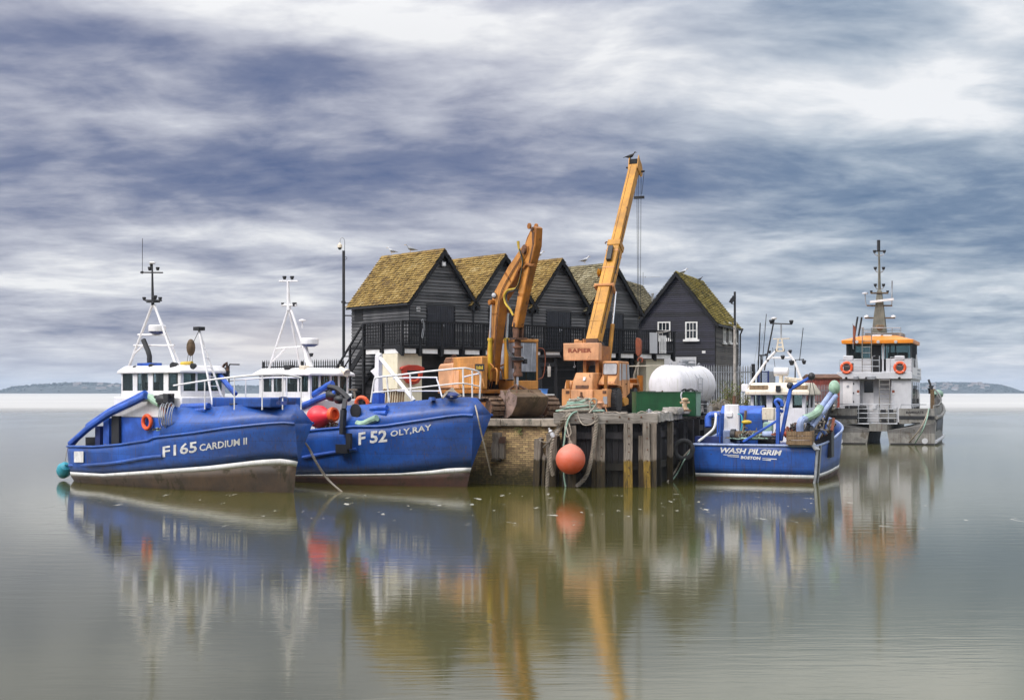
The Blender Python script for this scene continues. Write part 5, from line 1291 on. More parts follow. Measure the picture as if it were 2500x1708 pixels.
# ---------------------------------------------------------------- boats
class Hull:
    """levels: dict name -> (x_stern, x_bow, half-breadth factor, z source). z source: list of photo points or a function of s"""
    def __init__(s, fr, half, levels): s.fr, s.half, s.lv, s.bul = fr, half, levels, 0
    def pt(s, name, t, side=-1):
        xs, xb, k, zs = s.lv[name][:4]
        x = lerp(xs, xb, t); y = s.half(t)*(k(t) if callable(k) else k)
        if len(s.lv[name]) > 4: y = s.lv[name][4](t)
        if callable(zs): z = zs(t)
        else:
            w = s.fr.W(x, -y, 0); px = CX+w.x/w.y*FPX; z = ZW(interp(zs, px), w.y)-s.fr.o.z
        return Vector((x, side*y, z))
    def mid(s, a, b, f, t, side=-1, bulge=0):
        p = s.pt(a, t, side).lerp(s.pt(b, t, side), f); p.y += side*bulge*math.sin(PI*f)*min(1, s.half(t)); return p
    def strip(s, names, s0=0, s1=1, n_=44, bulge=0, sub=1, close0=False, close1=False):
        b = MB()
        ts = [lerp(s0, s1, i/n_) for i in range(n_+1)]
        for side in (-1, 1):
            rows = []
            for t in ts:
                row = []
                for a, c in zip(names, names[1:]):
                    for k in range(sub): row.append(s.mid(a, c, k/sub, t, side, bulge))
                row.append(s.pt(names[-1], t, side)); rows.append(row)
            b.loft(rows)
            if close0:
                if side == -1: sp = rows[0]
                else: b.loft([sp, rows[0]])
            if close1:
                if side == -1: sp1 = rows[-1]
                else: b.loft([sp1, rows[-1]])
        return b
    def line(s, name, s0, s1, side, n_=30, out=0, dz=0):
        r = []
        for i in range(n_+1):
            p = s.pt(name, lerp(s0, s1, i/n_), side); r.append(p+Vector((0, side*out, dz)))
        return r
    def find(s, px, py, a, b):
        """surface point (starboard, between two levels) seen at a photo pixel"""
        t, f = .6, .5
        for _ in range(5):
            lo, hi = 0, 1
            for _ in range(18):
                t = (lo+hi)/2; q = s.mid(a, b, f, t, -1, s.bul); x = s.fr.pix(*q)[0]
                if x < px: lo = t
                else: hi = t
            lo, hi = -.2, 1.2
            for _ in range(14):
                f = (lo+hi)/2; q = s.mid(a, b, f, t, -1, s.bul); y = s.fr.pix(*q)[1]
                if y > py: lo = f
                else: hi = f
        return s.mid(a, b, f, t, -1, s.bul)
def plan(a0, full0, full1, pw, b):
    def h(t):
        if t < full0: return b*(a0+(1-a0)*math.sin(PI/2*t/full0))
        if t <= full1: return b
        return b*max(0.0, 1-((t-full1)/(1-full1))**pw)
    return h
def hull_text(h, txt, x0, y0, x1, y1, hgt, root, a='hi', b='knuckle', mat='letter', out=.02, **kw):
    def f(u, v):
        px = lerp(x0, x1, u); py = lerp(y0, y1, u)-hgt*v
        p = h.find(px, py, a, b); p.y -= out; return p
    return lettering(txt, f, M[mat], root, **kw)
def cabin(root, x0, x1, hw, zb, w0, w1, zt, sideW, frontW, mat, nm='wheelhouse', roof=.12, rake=0, glass='cglass', aftW=None):
    """hollow wheelhouse of wall panels, posts and panes"""
    b = MB(); th = .06
    b.bb((x0, -hw, zb), (x1, -hw+th, w0)); b.bb((x0, hw-th, zb), (x1, hw, w0)); b.bb((x1-th, -hw+th, zb), (x1, hw-th, w0)); b.bb((x0, -hw+th, zb), (x0+th, hw-th, w0))
    def wall(iv, a0, a1, mk):
        e = [a0]+[q for i in iv for q in i]+[a1]
        for i in range(0, len(e), 2):
            if e[i+1]-e[i] > .005: mk(e[i], e[i+1])
    for sg in (-1, 1):
        ya, yb_ = (sg*hw, sg*(hw-th))
        wall(sideW, x0, x1, lambda p, q: b.bb((p, ya, w0), (q, yb_, w1)))
    wall(frontW, -hw+th, hw-th, lambda p, q: b.bb((x1-th, p, w0), (x1, q, w1)))
    wall(aftW or [(-hw*.55, -hw*.12), (hw*.12, hw*.55)], -hw+th, hw-th, lambda p, q: b.bb((x0, p, w0), (x0+th, q, w1)))
    t = b.build(nm, mat, root, bevel=.012)
    g = lambda a, c: MB().bb(a, c).build('window', M[glass], t)
    for p, q in sideW:
        for sg in (-1, 1): g((p, sg*(hw-.02), w0), (q, sg*(hw-.04), w1))
    for p, q in frontW: g((x1-.04, p, w0), (x1-.02, q, w1))
    r = MB(); o = roof
    r.loft([[(x0-o, -hw-o, w1), (x1+o, -hw-o, w1), (x1+o, hw+o, w1), (x0-o, hw+o, w1)], [(x0-o, -hw-o, w1+.1), (x1+o, -hw-o, w1+.1), (x1+o, hw+o, w1+.1), (x0-o, hw+o, w1+.1)], [(x0-o*.3, -hw*.82, zt), (x1-.05, -hw*.82, zt), (x1-.05, hw*.82, zt), (x0-o*.3, hw*.82, zt)]], closed=True)
    r.face((x0-o, -hw-o, w1), (x1+o, -hw-o, w1), (x1+o, hw+o, w1), (x0-o, hw+o, w1)); r.face((x0-o*.3, -hw*.82, zt), (x1-.05, -hw*.82, zt), (x1-.05, hw*.82, zt), (x0-o*.3, hw*.82, zt))
    rf = r.build('roof', mat, t, bevel=.03)
    # things inside: console and seat back, dark
    i = MB(); i.bb((x1-.5, -hw+.15, zb+.1), (x1-.1, hw-.15, w0+.06)); i.bb((x0+.5, -.3, zb+.1), (x0+.75, .2, w0+.35)); i.build('console', M['dark'], t)
    return t
def tb(root, name, mat, pts, r, seg=8, smooth=0):
    b = MB(); b.tube(pts, r, seg, smooth=smooth); return b.build(name, mat, root)
def lampcan(root, p, r=.09, d=(1, 0, 0), nm='deck_light', mt='black'):
    b = MB(); b.lathe([(0, -r*.9), (r*.6, -r*.8), (r, r*.5), (r*.9, r*.8), (0, r*.8)], p, d, 12); return b.build(nm, M[mt], root)
def radar(root, p, r=.33, mat='white', base='navy'):
    b = MB(); b.lathe([(0, .05), (r, .05), (r*1.02, .12), (r, .26), (r*.9, .30), (0, .31)], p, (0, 0, 1), 24); t = b.build('radar', M[mat], root)
    b = MB(); b.lathe([(0, -.06), (r*.55, -.05), (r*.98, .04), (r*.98, .049), (0, .049)], p, (0, 0, 1), 24); b.build('radar_base', M[base], t)
    return t

def tangle(root, name, c, sx, sy, h, n_, mats, r=.022, seed=1):
    # loose heap of rope and netting lying on deck
    r_ = random.Random(seed); c = Vector(c)
    for k, mt in enumerate(mats):
        b = MB()
        for i in range(n_):
            a = r_.uniform(0, 6.28); o = c+Vector((r_.gauss(0, sx*.5), r_.gauss(0, sy*.5), 0)); pts = []
            for j in range(6):
                a += r_.uniform(.5, 1.4); pts.append(o+Vector((math.cos(a)*sx*.35, math.sin(a)*sy*.35, r_.random()*h*max(.15, 1-((o-c).length/(sx+.01))))))
            b.tube(pts, r*r_.uniform(.7, 1.3), 5, smooth=3)
        b.build(name, M[mt], root, smooth=60)
# ======== the near blue boat on the left
F1 = Frame(-12.31, 54.75, 0, R(-40))
bt = thing('fishing_boat', 'nearest blue fishing boat at far left, white-striped with brown weedy bottom and blue dredge pipes', 'boat', F1)
k1 = [(140, 1096), (166, 1089), (230, 1090), (294, 1084.6), (371, 1073), (376, 1067), (465, 1057), (551, 1044), (637, 1035), (690, 1031), (748, 1036)]
t1 = [(508, 993), (560, 989), (650, 983), (701, 985), (740, 989), (760, 990)]
hi1 = [(140, 1150), (166, 1151), (251, 1156), (380, 1147), (508, 1137), (637, 1122), (690, 1119), (748, 1130)]
lo1 = [(140, 1160), (187, 1161.5), (251, 1164), (380, 1157), (508, 1150), (637, 1136), (690, 1134), (748, 1142)]
hf1 = plan(.62, .16, .55, 2.3, 2.02)
kb1 = lambda t: hf1(t)*1.03+.42*t**9
h1 = Hull(F1, hf1, {
    'keel': (-5.9, 5.55, .55, lambda t: -.8), 'wl': (-6.25, 5.85, lambda t: .90-.34*max(0, (t-.45)/.55)**1.5, lambda t: -.05+.12*max(0, .2-t)),
    'lo': (-6.38, 6.0, lambda t: .965-.30*max(0, (t-.45)/.55)**1.5, lo1), 'hi': (-6.42, 6.08, lambda t: .975-.28*max(0, (t-.45)/.55)**1.5, hi1), 'knuckle': (-6.5, 6.40, 1.03, k1, kb1), 'top': (-6.4, 6.05, 1, t1, lambda t: max(.05, kb1(t)-.52))})
h1.bul = .03
h1.strip(['keel', 'wl', 'lo'], sub=3, close0=True).build('hull_bottom', M['slime'], bt, solid=.03)
h1.strip(['lo', 'hi'], close0=True).build('boot_stripe', M['stripe'], bt, solid=.03)
h1.strip(['hi', 'knuckle'], sub=4, close0=True, close1=True, bulge=.03).build('topsides', M['blue'], bt, solid=.05)
h1.strip(['knuckle', 'top'], .56, 1, sub=1, n_=30, close1=True).build('whaleback', M['blue'], bt, solid=.05)
for sg in (-1, 1):
    tb(bt, 'rubbing_strake', M['blue'], h1.line('knuckle', 0.02, 1, sg, 36, .015), .045, 8)
rub = [h1.find(px, py, 'hi', 'knuckle') for px, py in ((172, 1136), (220, 1134.5), (268, 1131), (312, 1125), (354, 1117), (380, 1114), (398, 1113))]
tb(bt, 'lower_strake', M['blue'], [p+Vector((0, -.04, 0)) for p in rub], .07, 8)
def deck(h, root, s0, s1, drop, name, mat, lv='knuckle'):
    b = MB(); n_ = 24; rows = []
    for i in range(n_+1):
        t = lerp(s0, s1, i/n_); a = h.pt(lv, t, -1); c = h.pt(lv, t, 1); z = a.z-drop
        rows.append([Vector((a.x, a.y*.97, z)), Vector((a.x, 0, z+.05)), Vector((c.x, c.y*.97, z))])
    b.loft(rows); return b.build(name, mat, root, solid=.04)
deck(h1, bt, .02, .545, .42, 'deck', M['navy'])
b = MB(); rows = []
for i in range(17):
    t = lerp(.545, .995, i/16); a = h1.pt('top', t, -1); c = h1.pt('top', t, 1); rows.append([a+Vector((0, .05, -.03)), Vector((a.x, 0, a.z+.16*(1-t*.8))), c+Vector((0, -.05, -.03))])
b.loft(rows); a = rows[0]; k = h1.pt('knuckle', .545); b.face(a[0], a[1], a[2], (a[2].x, a[2].y, k.z-.4), (a[0].x, a[0].y, k.z-.4)); b.build('foredeck', M['blue'], bt)
hull_text(h1, 'F165', 398, 1116, 482, 1103, 27, bt, bold=.02)
hull_text(h1, 'CARDIUM II', 488, 1101, 604, 1084, 17, bt, bold=.02)
q = [h1.find(px, py, 'hi', 'knuckle')+Vector((-.02, -.05, 0)) for px, py in ((184, 1128), (207, 1128), (207, 1101), (184, 1101))]
b = MB(); b.face(*q); b.build('port_plate', M['letter'], bt)
# superstructure
L1 = lambda px, py, y: F1.on_y(px, py, y)
hw = 1.05; W0 = L1(370, 954, -hw).z; W1 = L1(370, 911, -hw).z; ZT = L1(370, 892, -hw).z; ZB = L1(370, 968, -hw).z
X0, X1 = L1(296, 930, -hw).x, .66
dk = h1.pt('knuckle', .4).z-.4
sw = [(L1(a, 930, -hw).x, L1(c, 930, -hw).x) for a, c in ((299, 324), (335, 361), (373, 399), (411, 434))]
cb = cabin(bt, X0, X1, hw, ZB, W0, W1, ZT, sw, [(-.9, -.35), (-.25, .28), (.38, .9)], M['white'])
lw = MB(); zc_ = L1(340, 1019, -1.2).z; lw.bb((X0-.3, -1.2, zc_), (X1+.25, 1.2, ZB)); lw.build('deckhouse', M['white'], bt, bevel=.05)
lw = MB(); lw.bb((X0-.28, -1.18, dk), (X1+.23, 1.18, zc_)); lw.build('deckhouse_base', M['blue2'], bt)
zr = ZT
# mast: tripod with yards, lamps, radar
Y_ = -.25
def m1(px, py, y=Y_): return F1.on_y(px, py, y)
for p, q, r in (((313, 900), (372, 744), .055), ((429, 890), (377, 744), .045)):
    tb(bt, 'mast_leg', M['white'], [m1(*p), m1(*q)], r)
tb(bt, 'mast_leg', M['white'], [m1(395, 893)+Vector((0, .9, 0)), m1(375, 744)], .045)
for p, q in (((337, 817), (405, 817)), ((327, 843), (425, 843)), ((330, 862), (350, 843))): tb(bt, 'mast_brace', M['white'], [m1(*p), m1(*q)], .04)
tb(bt, 'mast_pole', M['black'], [m1(373, 745), m1(371.5, 645)], [.06, .03])
tb(bt, 'yard', M['black'], [m1(343, 665), m1(397, 665.5)], .028); tb(bt, 'yard', M['black'], [m1(354, 733), m1(394, 733.5)], .035)
b = MB(); c = m1(374, 737); b.box(c, (.5, .3, .05)); b.build('mast_platform', M['black'], bt)
for px, py, r in ((352, 729, .08), (378, 726, .10), (391, 729, .08), (366, 656, .09), (369, 648, .06), (385, 656, .08), (347, 665, .06)): lampcan(bt, m1(px, py, Y_), r, (0, 0, 1), 'navigation_light')
b = MB(); b.lathe([(0, 0), (.12, .02), (.14, .06), (.05, .1), (0, .1)], m1(371.5, 645), seg=12); b.build('gps_dome', M['white'], bt)
tb(bt, 'whip_aerial', M['black'], [m1(347.5, 664), m1(348, 582)], .012, 5)
radar(bt, m1(384, 812), .34)
tb(bt, 'exhaust', M['black'], [m1(350, 829, -.5), m1(362, 858, -.5), m1(365, 869, -.5), m1(365, 894, -.5)], .10, 10)
b = MB(); c = m1(365, 889, -.6); b.box(c, (.9, .5, .10)); b.build('roof_locker', M['blue2'], bt)
for px, py, r in ((332, 899, .12), (370, 893, .10), (427, 893, .17), (473, 893, .12)): lampcan(bt, m1(px, py, -.85), r, (.3, -1, -.2), 'floodlight')
b = MB(); c = m1(455, 887, -.5); b.tube([c+Vector((-.3, 0, 0)), c+Vector((.35, 0, .02))], .07, 8); b.build('roll', M['olive'], bt)
# dredge pipes running aft
for dy, dz, pts in ((-1.55, 0, ((172, 1083), (196, 1062), (222, 1040), (273, 1006), (318, 985), (356, 966))), (-1.25, 0, ((215, 1040), (268, 1004), (315, 980), (355, 960)))):
    tb(bt, 'dredge_pipe', M['blue2'], [L1(px, py, dy) for px, py in pts], .13, 10, 4)
tb(bt, 'green_hose', M['pgreen'], [L1(px, py, -1.35) for px, py in ((350, 972), (365, 970), (378, 978), (392, 986))], .15, 9, 3)
for px0, px1, y0, mt in ((232, 244, 1040, 'navy'), (252, 266, 1020, 'blue2'), (272, 290, 1015, 'black')):
    p, q = L1(px0, 1092, -1.3), L1(px1, y0, -1.3); b = MB(); b.bb((p.x, -1.3, dk), (q.x, -.9, q.z)); b.build('stern_post', M[mt], bt)
b = MB(); p, q = L1(178, 1090, -.6), L1(235, 1066, -.6); b.bb((max(p.x, -5.5), -1.1, dk), (max(q.x, -4.2), 1.0, q.z)); b.build('hopper', M['dark'], bt)
tb(bt, 'stern_gallows', M['navy'], [L1(px, py, -.9) for px, py in ((176, 1086), (205, 1052), (240, 1022), (285, 1002))], .1, 8, 3)
# coil of wire, block and tackle amidships
cc = L1(404, 1016, -1.75)
for i in range(7):
    b = MB(); b.ring(cc+Vector((-.22+i*.10, .02*i, .03*math.sin(i*2))), .52-.035*abs(i-3), .02, (.75, .6, .12*math.sin(i)), 26, 5); b.build('wire_coil', M['steel'], bt)
b = MB(); c = L1(398, 975, -1.5); b.ball(c, .26, 10, 7, (1.5, .8, .8)); b.box(c+Vector((.35, 0, .05)), (.3, .3, .35)); b.tube([c+Vector((-.5, 0, .1)), c+Vector((.6, 0, .14))], .06, 8); b.build('hauler', M['black'], bt)
for i in range(6): tb(bt, 'tackle_rope', M['signred'], [L1(393+i*5, 985, -1.5), L1(396+i*4.5, 1005+(i % 3)*6, -1.6), L1(400+i*3, 1030, -1.6)], .02, 5, 3)
b = MB(); p, q = L1(425, 1062, -1.5), L1(470, 1038, -1.5); b.bb((p.x, -1.5, dk), (q.x, -.9, q.z)); b.build('deck_bin', M['dark'], bt)
for px0, py0, px1, py1 in ((445, 992, 510, 990), (452, 1004, 505, 999)): tb(bt, 'blue_pipe', M['blue2'], [L1(px0, py0, -1.4), L1(px1, py1, -1.4)], .11, 10)
tangle(bt, 'net_pile', L1(430, 1045, -1.2)+Vector((0, 0, -.1)), .8, .6, .6, 16, ['rope_dark', 'greenrope', 'black'], .024, 5)
tangle(bt, 'net_pile', (-4.0, -.6, dk), .9, .8, .9, 14, ['rope_dark', 'signred'], .026, 6)
tangle(bt, 'foredeck_rope', (3.4, -.4, h1.pt('top', .78).z+.05), .5, .4, .22, 7, ['rope', 'black'], .022, 7)
# blurred foremast and bow rail
ft = L1(486, 806, -.2)
for px in (520, 548): tb(bt, 'foremast_leg', M['white'], [L1(px, 988, -.2+(.5 if px > 530 else -.3)), ft], .04)
for i in range(1, 7):
    f = i/8; a = L1(520, 988, -.5).lerp(ft, f); c = L1(548, 988, .3).lerp(ft, f); tb(bt, 'rung', M['white'], [a, c], .018, 6)
b = MB(); b.box(ft+Vector((0, 0, .06)), (.34, .3, .14)); b.build('mast_lamp', M['black'], bt)
b = MB(); c = L1(466, 848, -.2); b.ball(c, .22, 10, 8, (.8, .8, 1.5)); b.build('hanging_block', M['steelb'], bt)
for dx in (-6, -1, 4): tb(bt, 'tackle_wire', M['black'], [L1(466+dx, 862, -.2), L1(463+dx*1.6, 905, -.2)], .01, 5)
tb(bt, 'tackle_wire', M['black'], [c, ft], .012, 5)
rl = [(424, 941, -1.6), (500, 929, -1.75), (572, 920, -1.7), (640, 914, -1.2), (690, 913, -.7), (735, 922, .0)]
tb(bt, 'bow_rail', M['white'], [F1.on_y(px, py, y) for px, py, y in rl], .035, 8, 4)
rp = [F1.on_y(px, py, y) for px, py, y in ((735, 922, 0), (700, 921, .7), (650, 922, 1.2), (560, 929, 1.5))]
tb(bt, 'bow_rail', M['white'], rp, .03, 8, 4)
for px, py, y in rl[1:]+[(700, 918, .5), (600, 926, 1.3)]:
    p = F1.on_y(px, py, y); tb(bt, 'stanchion', M['white'], [p, (p.x, p.y, h1.pt('top', .75).z-.1)], .025, 6)
b = MB(); c = L1(682, 985, -1.2); b.box(c+Vector((0, .3, .02)), (.55, .4, .12)); b.tube([c+Vector((-.1, .1, 0)), c+Vector((-.1, .1, .2)), c+Vector((.3, .1, .2)), c+Vector((.3, .1, 0))], .03, 6, smooth=3); b.build('fairlead', M['navy'], bt)
tb(bt, 'davit', M['black'], [L1(559, 935, 1.3), L1(559, 893, 1.3), L1(561, 889, 1.3), L1(584, 889.5, 1.3)], .03, 6)
tb(bt, 'davit', M['rust'], [L1(532, 915, 1.0), L1(548, 890, 1.0), L1(553, 885, 1.0), L1(556, 905, 1.0)], .05, 7)
b = MB(); c = L1(552, 908, 1.1); b.ball(c, .15, 8, 6, (1, 1, 1.3)); b.build('block', M['black'], bt)
tb(bt, 'blue_strut', M['blue2'], [L1(535, 915, .8), L1(575, 962, .8)], .10, 8)
b = MB(); p, q = L1(517, 990, -.9), L1(660, 970, -.9); b.bb((p.x, -.9, p.z-.05), (q.x, .6, q.z)); b.build('hatch', M['blue'], bt, bevel=.05)
# held things: lifebuoy, teal fender
o = tag(MB().ring((0, 0, 0), .25, .075, (0, 1, 0), 24, 10).build('lifebuoy', M['buoyorange']), 'red-orange lifebuoy behind the wire coil on the near blue boat', 'lifebuoy'); o.location = F1.W(*L1(359, 1030, -1.3)); o.rotation_euler = (0, 0, F1.a)
fb = thing('fender', 'teal fender hanging at the stern of the near blue boat', 'fender', Frame(*F1.W(-6.95, -1.15, .0), F1.a))
p = F1.W(-6.95, -1.15, 0); zf = ZW(1147, p.y)
b = MB(); b.lathe([(0, -.38), (.2, -.32), (.3, -.1), (.3, .1), (.2, .3), (.06, .36), (.06, .44), (0, .44)], (0, 0, zf), (.3, -.1, .25), 16); b.build('body', M['teal'], fb)
tb(fb, 'lanyard', M['rope'], [(.05, 0, zf+.3), (.2, .05, zf+1.0)], .015, 5)

# ======== the second blue boat, F52
F2 = Frame(-6.33, 57.7, 0, R(-38))
b2_ = thing('fishing_boat', 'blue fishing boat lettered F52 with white bow rails, moored against the brick quay', 'boat', F2)
kn2 = [(560, 1075), (700, 1062), (760, 1050), (862, 1040.5), (932, 1040), (1015, 1027.6), (1099, 1015), (1144, 1011), (1192, 1021), (1210, 1026)]
t2_ = [(800, 992), (937, 984), (1015, 978), (1099, 969), (1140, 969), (1178, 973.5), (1200, 975)]
hi2 = [(560, 1160), (737, 1158), (849, 1157), (974, 1155), (1057, 1148), (1099, 1142), (1149, 1141), (1180, 1141)]
lo2 = [(560, 1163), (737, 1161.5), (849, 1163), (974, 1161), (1057, 1158.5), (1099, 1155), (1147, 1152), (1180, 1152)]
hf2 = plan(.8, .15, .55, 2.2, 2.1)
kb2 = lambda t: hf2(t)*1.03+.55*t**9
h2 = Hull(F2, hf2, {
    'keel': (-5.6, 5.55, .55, lambda t: -.8), 'wl': (-5.9, 5.85, lambda t: .92-.34*max(0, (t-.45)/.55)**1.5, lambda t: -.05), 'lo': (-5.95, 6.02, lambda t: .95-.30*max(0, (t-.45)/.55)**1.5, lo2), 'hi': (-5.97, 6.08, lambda t: .96-.28*max(0, (t-.45)/.55)**1.5, hi2),
    'knuckle': (-6.1, 6.62, 1, kn2, kb2), 'top': (-6.0, 6.30, 1, t2_, lambda t: max(.08, kb2(t)-.52))})
h2.bul = .02
h2.strip(['keel', 'wl', 'lo'], sub=3, close0=True).build('hull_bottom', M['antifoul'], b2_, solid=.03)
h2.strip(['lo', 'hi'], close0=True).build('boot_stripe', M['stripe'], b2_, solid=.03)
h2.strip(['hi', 'knuckle'], sub=4, close0=True, close1=True, bulge=.02).build('topsides', M['blue'], b2_, solid=.05)
S0 = .565
h2.strip(['knuckle', 'top'], S0, 1, sub=1, n_=30, close1=True).build('bow_bulwark', M['blue'], b2_, solid=.05)
for sg in (-1, 1): tb(b2_, 'rubbing_strake', M['blue'], h2.line('knuckle', 0.0, 1, sg, 36, .015), .05, 8)
deck(h2, b2_, .01, S0, .42, 'deck', M['navy'])
b = MB(); rows = []
for i in range(17):
    t = lerp(S0, .99, i/16); a = h2.pt('top', t, -1); c = h2.pt('top', t, 1); rows.append([a+Vector((0, .05, -.1)), Vector((a.x, 0, a.z-.04)), c+Vector((0, -.05, -.1))])
b.loft(rows); b.build('foredeck', M['blue'], b2_)
hull_text(h2, 'F', 876, 1086, 893, 1083, 30, b2_, bold=.03)
hull_text(h2, '52', 904, 1082, 946, 1078, 30, b2_, bold=.03)
hull_text(h2, 'OLY,RAY', 954, 1068.5, 1054, 1052, 17, b2_, bold=.025, spacing=1.05)
tb(b2_, 'side_shelf', M['blue2'], [h2.find(px, py, 'hi', 'knuckle')+Vector((0, -.06, 0)) for px, py in ((742, 1116), (800, 1106), (874, 1096))], .07, 8)
G2 = lambda px, py, y: F2.on_y(px, py, y)
hw = 1.1
W0, W1, ZT, ZB = G2(700, 956, -hw).z, G2(700, 917, -hw).z, G2(700, 898, -hw).z, G2(700, 968, -hw).z
X0, X1 = G2(633, 930, -hw).x, G2(757, 930, -hw).x
sw = [(G2(a, 930, -hw).x, G2(c, 930, -hw).x) for a, c in ((643, 663), (668, 688), (697, 726), (730, 752))]
cabin(b2_, X0, X1, hw, ZB-.1, W0, W1, ZT, sw, [(-1.0, -.62), (-.5, .02), (.14, .5), (.6, 1.0)], M['white'], roof=.2)
dk2 = h2.pt('knuckle', .35).z-.4
b = MB(); b.bb((X0-.2, -1.2, dk2), (X1+.5, 1.2, ZB-.1)); b.build('deckhouse', M['white'], b2_, bevel=.05)
m2 = lambda px, py, y=-.1: F2.on_y(px, py, y)
for p, q, r in (((656, 903), (703, 757), .05), ((757, 896), (711, 757), .05), ((757, 897), (745, 848), .13)): tb(b2_, 'mast_leg', M['white'], [m2(*p), m2(*q)], r if r < .1 else [.15, .10])
tb(b2_, 'mast_leg', M['white'], [m2(700, 900)+Vector((0, .8, 0)), m2(706, 757)], .045)
for p, q in (((673, 851), (735, 846)), ((697, 851), (666, 882))): tb(b2_, 'mast_brace', M['white'], [m2(*p), m2(*q)], .038)
tb(b2_, 'mast_pole', M['white'], [m2(705, 757), m2(703, 685)], [.09, .05])
tb(b2_, 'yard', M['white'], [m2(682, 686), m2(727, 686)], .03); tb(b2_, 'yard', M['white'], [m2(688, 745), m2(724, 745)], .05)
for px, py, r in ((694.6, 678, .09), (713, 678, .09), (690, 742, .07), (719, 743, .10), (760, 866, .09)): lampcan(b2_, m2(px, py), r, (0, 0, 1), 'navigation_light')
radar(b2_, m2(756, 843), .37)
b = MB(); c = m2(738, 783); b.lathe([(0, .08), (.14, .05), (.16, 0), (.03, -.04), (.03, -.3), (0, -.3)], c, seg=14); b.build('gps_dome', M['white'], b2_)
for px, py in ((706, 899), (743, 898)):
    b = MB(); c = m2(px, py, -.9); b.box(c, (.32, .3, .28) if px < 720 else (.34, .3, .2)); b.build('floodlight', M['black'] if px < 720 else M['cream'], b2_, bevel=.03)
b = MB(); b.lathe([(.08, -.3), (.1, 0), (.17, .22), (.16, .26), (0, .2)], m2(840, 905, .4), (.8, -.2, -.35), 14); b.build('horn', M['cream'], b2_)
# derrick pipes, black hauling arm
for pts, y, r in ((((722, 987), (762, 965), (800, 941), (812, 936)), -.9, .13), (((735, 992), (775, 975), (800, 965), (822, 957)), -1.25, .13)): tb(b2_, 'dredge_pipe', M['blue2'], [G2(px, py, y) for px, py in pts], r, 10, 3)
tb(b2_, 'hauling_arm', M['black'], [G2(px, py, -1.3) for px, py in ((803, 944), (822, 948), (840, 962), (853, 975))], .11, 9, 3)
b = MB(); c = G2(812, 965, -1.2); b.ball(c, .3, 10, 7, (1.3, .8, .8)); c = G2(828, 975, -1.4); b.ball(c, .22, 10, 7, (1.2, .8, .8)); b.build('hauler', M['black'], b2_)
arm = [G2(843, 975, -1.9), G2(839, 1000, -2.2), G2(836, 1060, -2.28)]
b = MB(); b.beam(arm[0], arm[1], .16, .16); b.beam(arm[1], arm[2], .18, .18); b.build('gallows_post', M['black'], b2_)
p = G2(836, 1095, -2.3); b = MB(); b.box(p, (.62, .14, .34)); b.box(p+Vector((.35, 0, .3)), (.24, .12, .6)); b.build('gallows_bracket', M['black'], b2_)
b = MB(); p, q = G2(858, 1050, -1.7), G2(905, 990, -1.7); b.bb((p.x, -1.7, dk2), (q.x, -1.2, q.z-.25)); b.build('winch_housing', M['navy'], b2_, bevel=.03)
b = MB(); c = G2(885, 1002, -1.5); b.lathe([(.28, -.4), (.28, -.36), (.14, -.34), (.14, .34), (.28, .36), (.28, .4)], c, (0, 1, 0), 14); b.build('winch', M['black'], b2_)
tb(b2_, 'green_hose', M['pgreen'], [G2(px, py, -1.95) for px, py in ((872, 1033), (885, 1035), (905, 1026), (920, 1020))], .13, 9, 3)
tb(b2_, 'blue_pipe', M['blue2'], [G2(px, py, -1.6) for px, py in ((905, 998), (925, 995), (945, 994))], .10, 9)
tb(b2_, 'blue_pipe', M['blue2'], [G2(px, py, -1.6) for px, py in ((903, 1012), (922, 1008), (945, 1008))], .12, 9)
tangle(b2_, 'net_pile', (G2(800, 1040, -1.3).x, -1.2, dk2+.35), .9, .5, .7, 16, ['rope_dark', 'greenrope', 'signred'], .024, 8)
tangle(b2_, 'net_pile', (G2(880, 1015, -1.0).x, -.9, dk2+.5), .7, .6, .8, 12, ['black', 'rope'], .026, 9)
# foremast post with its diagonal stay
p0, p1 = G2(924, 985, -.4), G2(924, 868, -.4)
b = MB(); b.beam((p0.x, -.4, G2(924, 959, -.4).z), p1, .26, .26, w2=.2, h2=.2); b.tube([p1+Vector((-.1, 0, 0)), p1+Vector((.16, 0, .02))], .09, 8); b.prism([(p1.x-.05, G2(924, 893, -.4).z), (p1.x-.42, G2(924, 905, -.4).z), (p1.x-.1, G2(924, 922, -.4).z)], 'y', -.44, -.36); b.build('foremast', M['white'], b2_, bevel=.02)
b = MB(); b.beam((p0.x, -.4, dk2), (p0.x, -.4, G2(924, 959, -.4).z), .36, .36); b.build('foremast_base', M['blue2'], b2_)
tb(b2_, 'mast_stay', M['white'], [p1+Vector((.05, 0, -.05)), G2(1011, 978, -.9)], .075, 9)
# bow rails
def rail(pts, r=.034, nm='bow_rail'): tb(b2_, nm, M['white'], [F2.on_y(*p) for p in pts], r, 8, 4)
ry = -1.75
rail([(905, 982, ry), (909, 955, ry), (914, 927, ry), (922, 921, ry), (970, 915.5, -1.72), (1029, 908, -1.5), (1085, 902.5, -1.05), (1126, 898.5, -.55), (1145, 900, -.2), (1171, 910.5, .35), (1172, 945, .35), (1171, 973, .35)])
rail([(909.5, 958, ry), (970, 952, -1.72), (1029, 945, -1.5), (1085, 939, -1.05), (1130, 935.5, -.55), (1171, 943, .35)], .026)
for a, c, y in (((944, 920), (950, 981), -1.74), ((1001, 912), (1005, 978), -1.62), ((1130, 899), (1132, 968), -.5), ((1153, 904), (1153, 971), .05)):
    tb(b2_, 'stanchion', M['white'], [F2.on_y(*a, y), F2.on_y(*c, y)], .034, 7)
rail([(960, 924, 1.3), (970, 922.6, 1.3), (1059, 921, .9), (1067, 926, .85), (1079, 968, .8)], .03)
rail([(970, 954, 1.3), (1074, 954, .85)], .024)
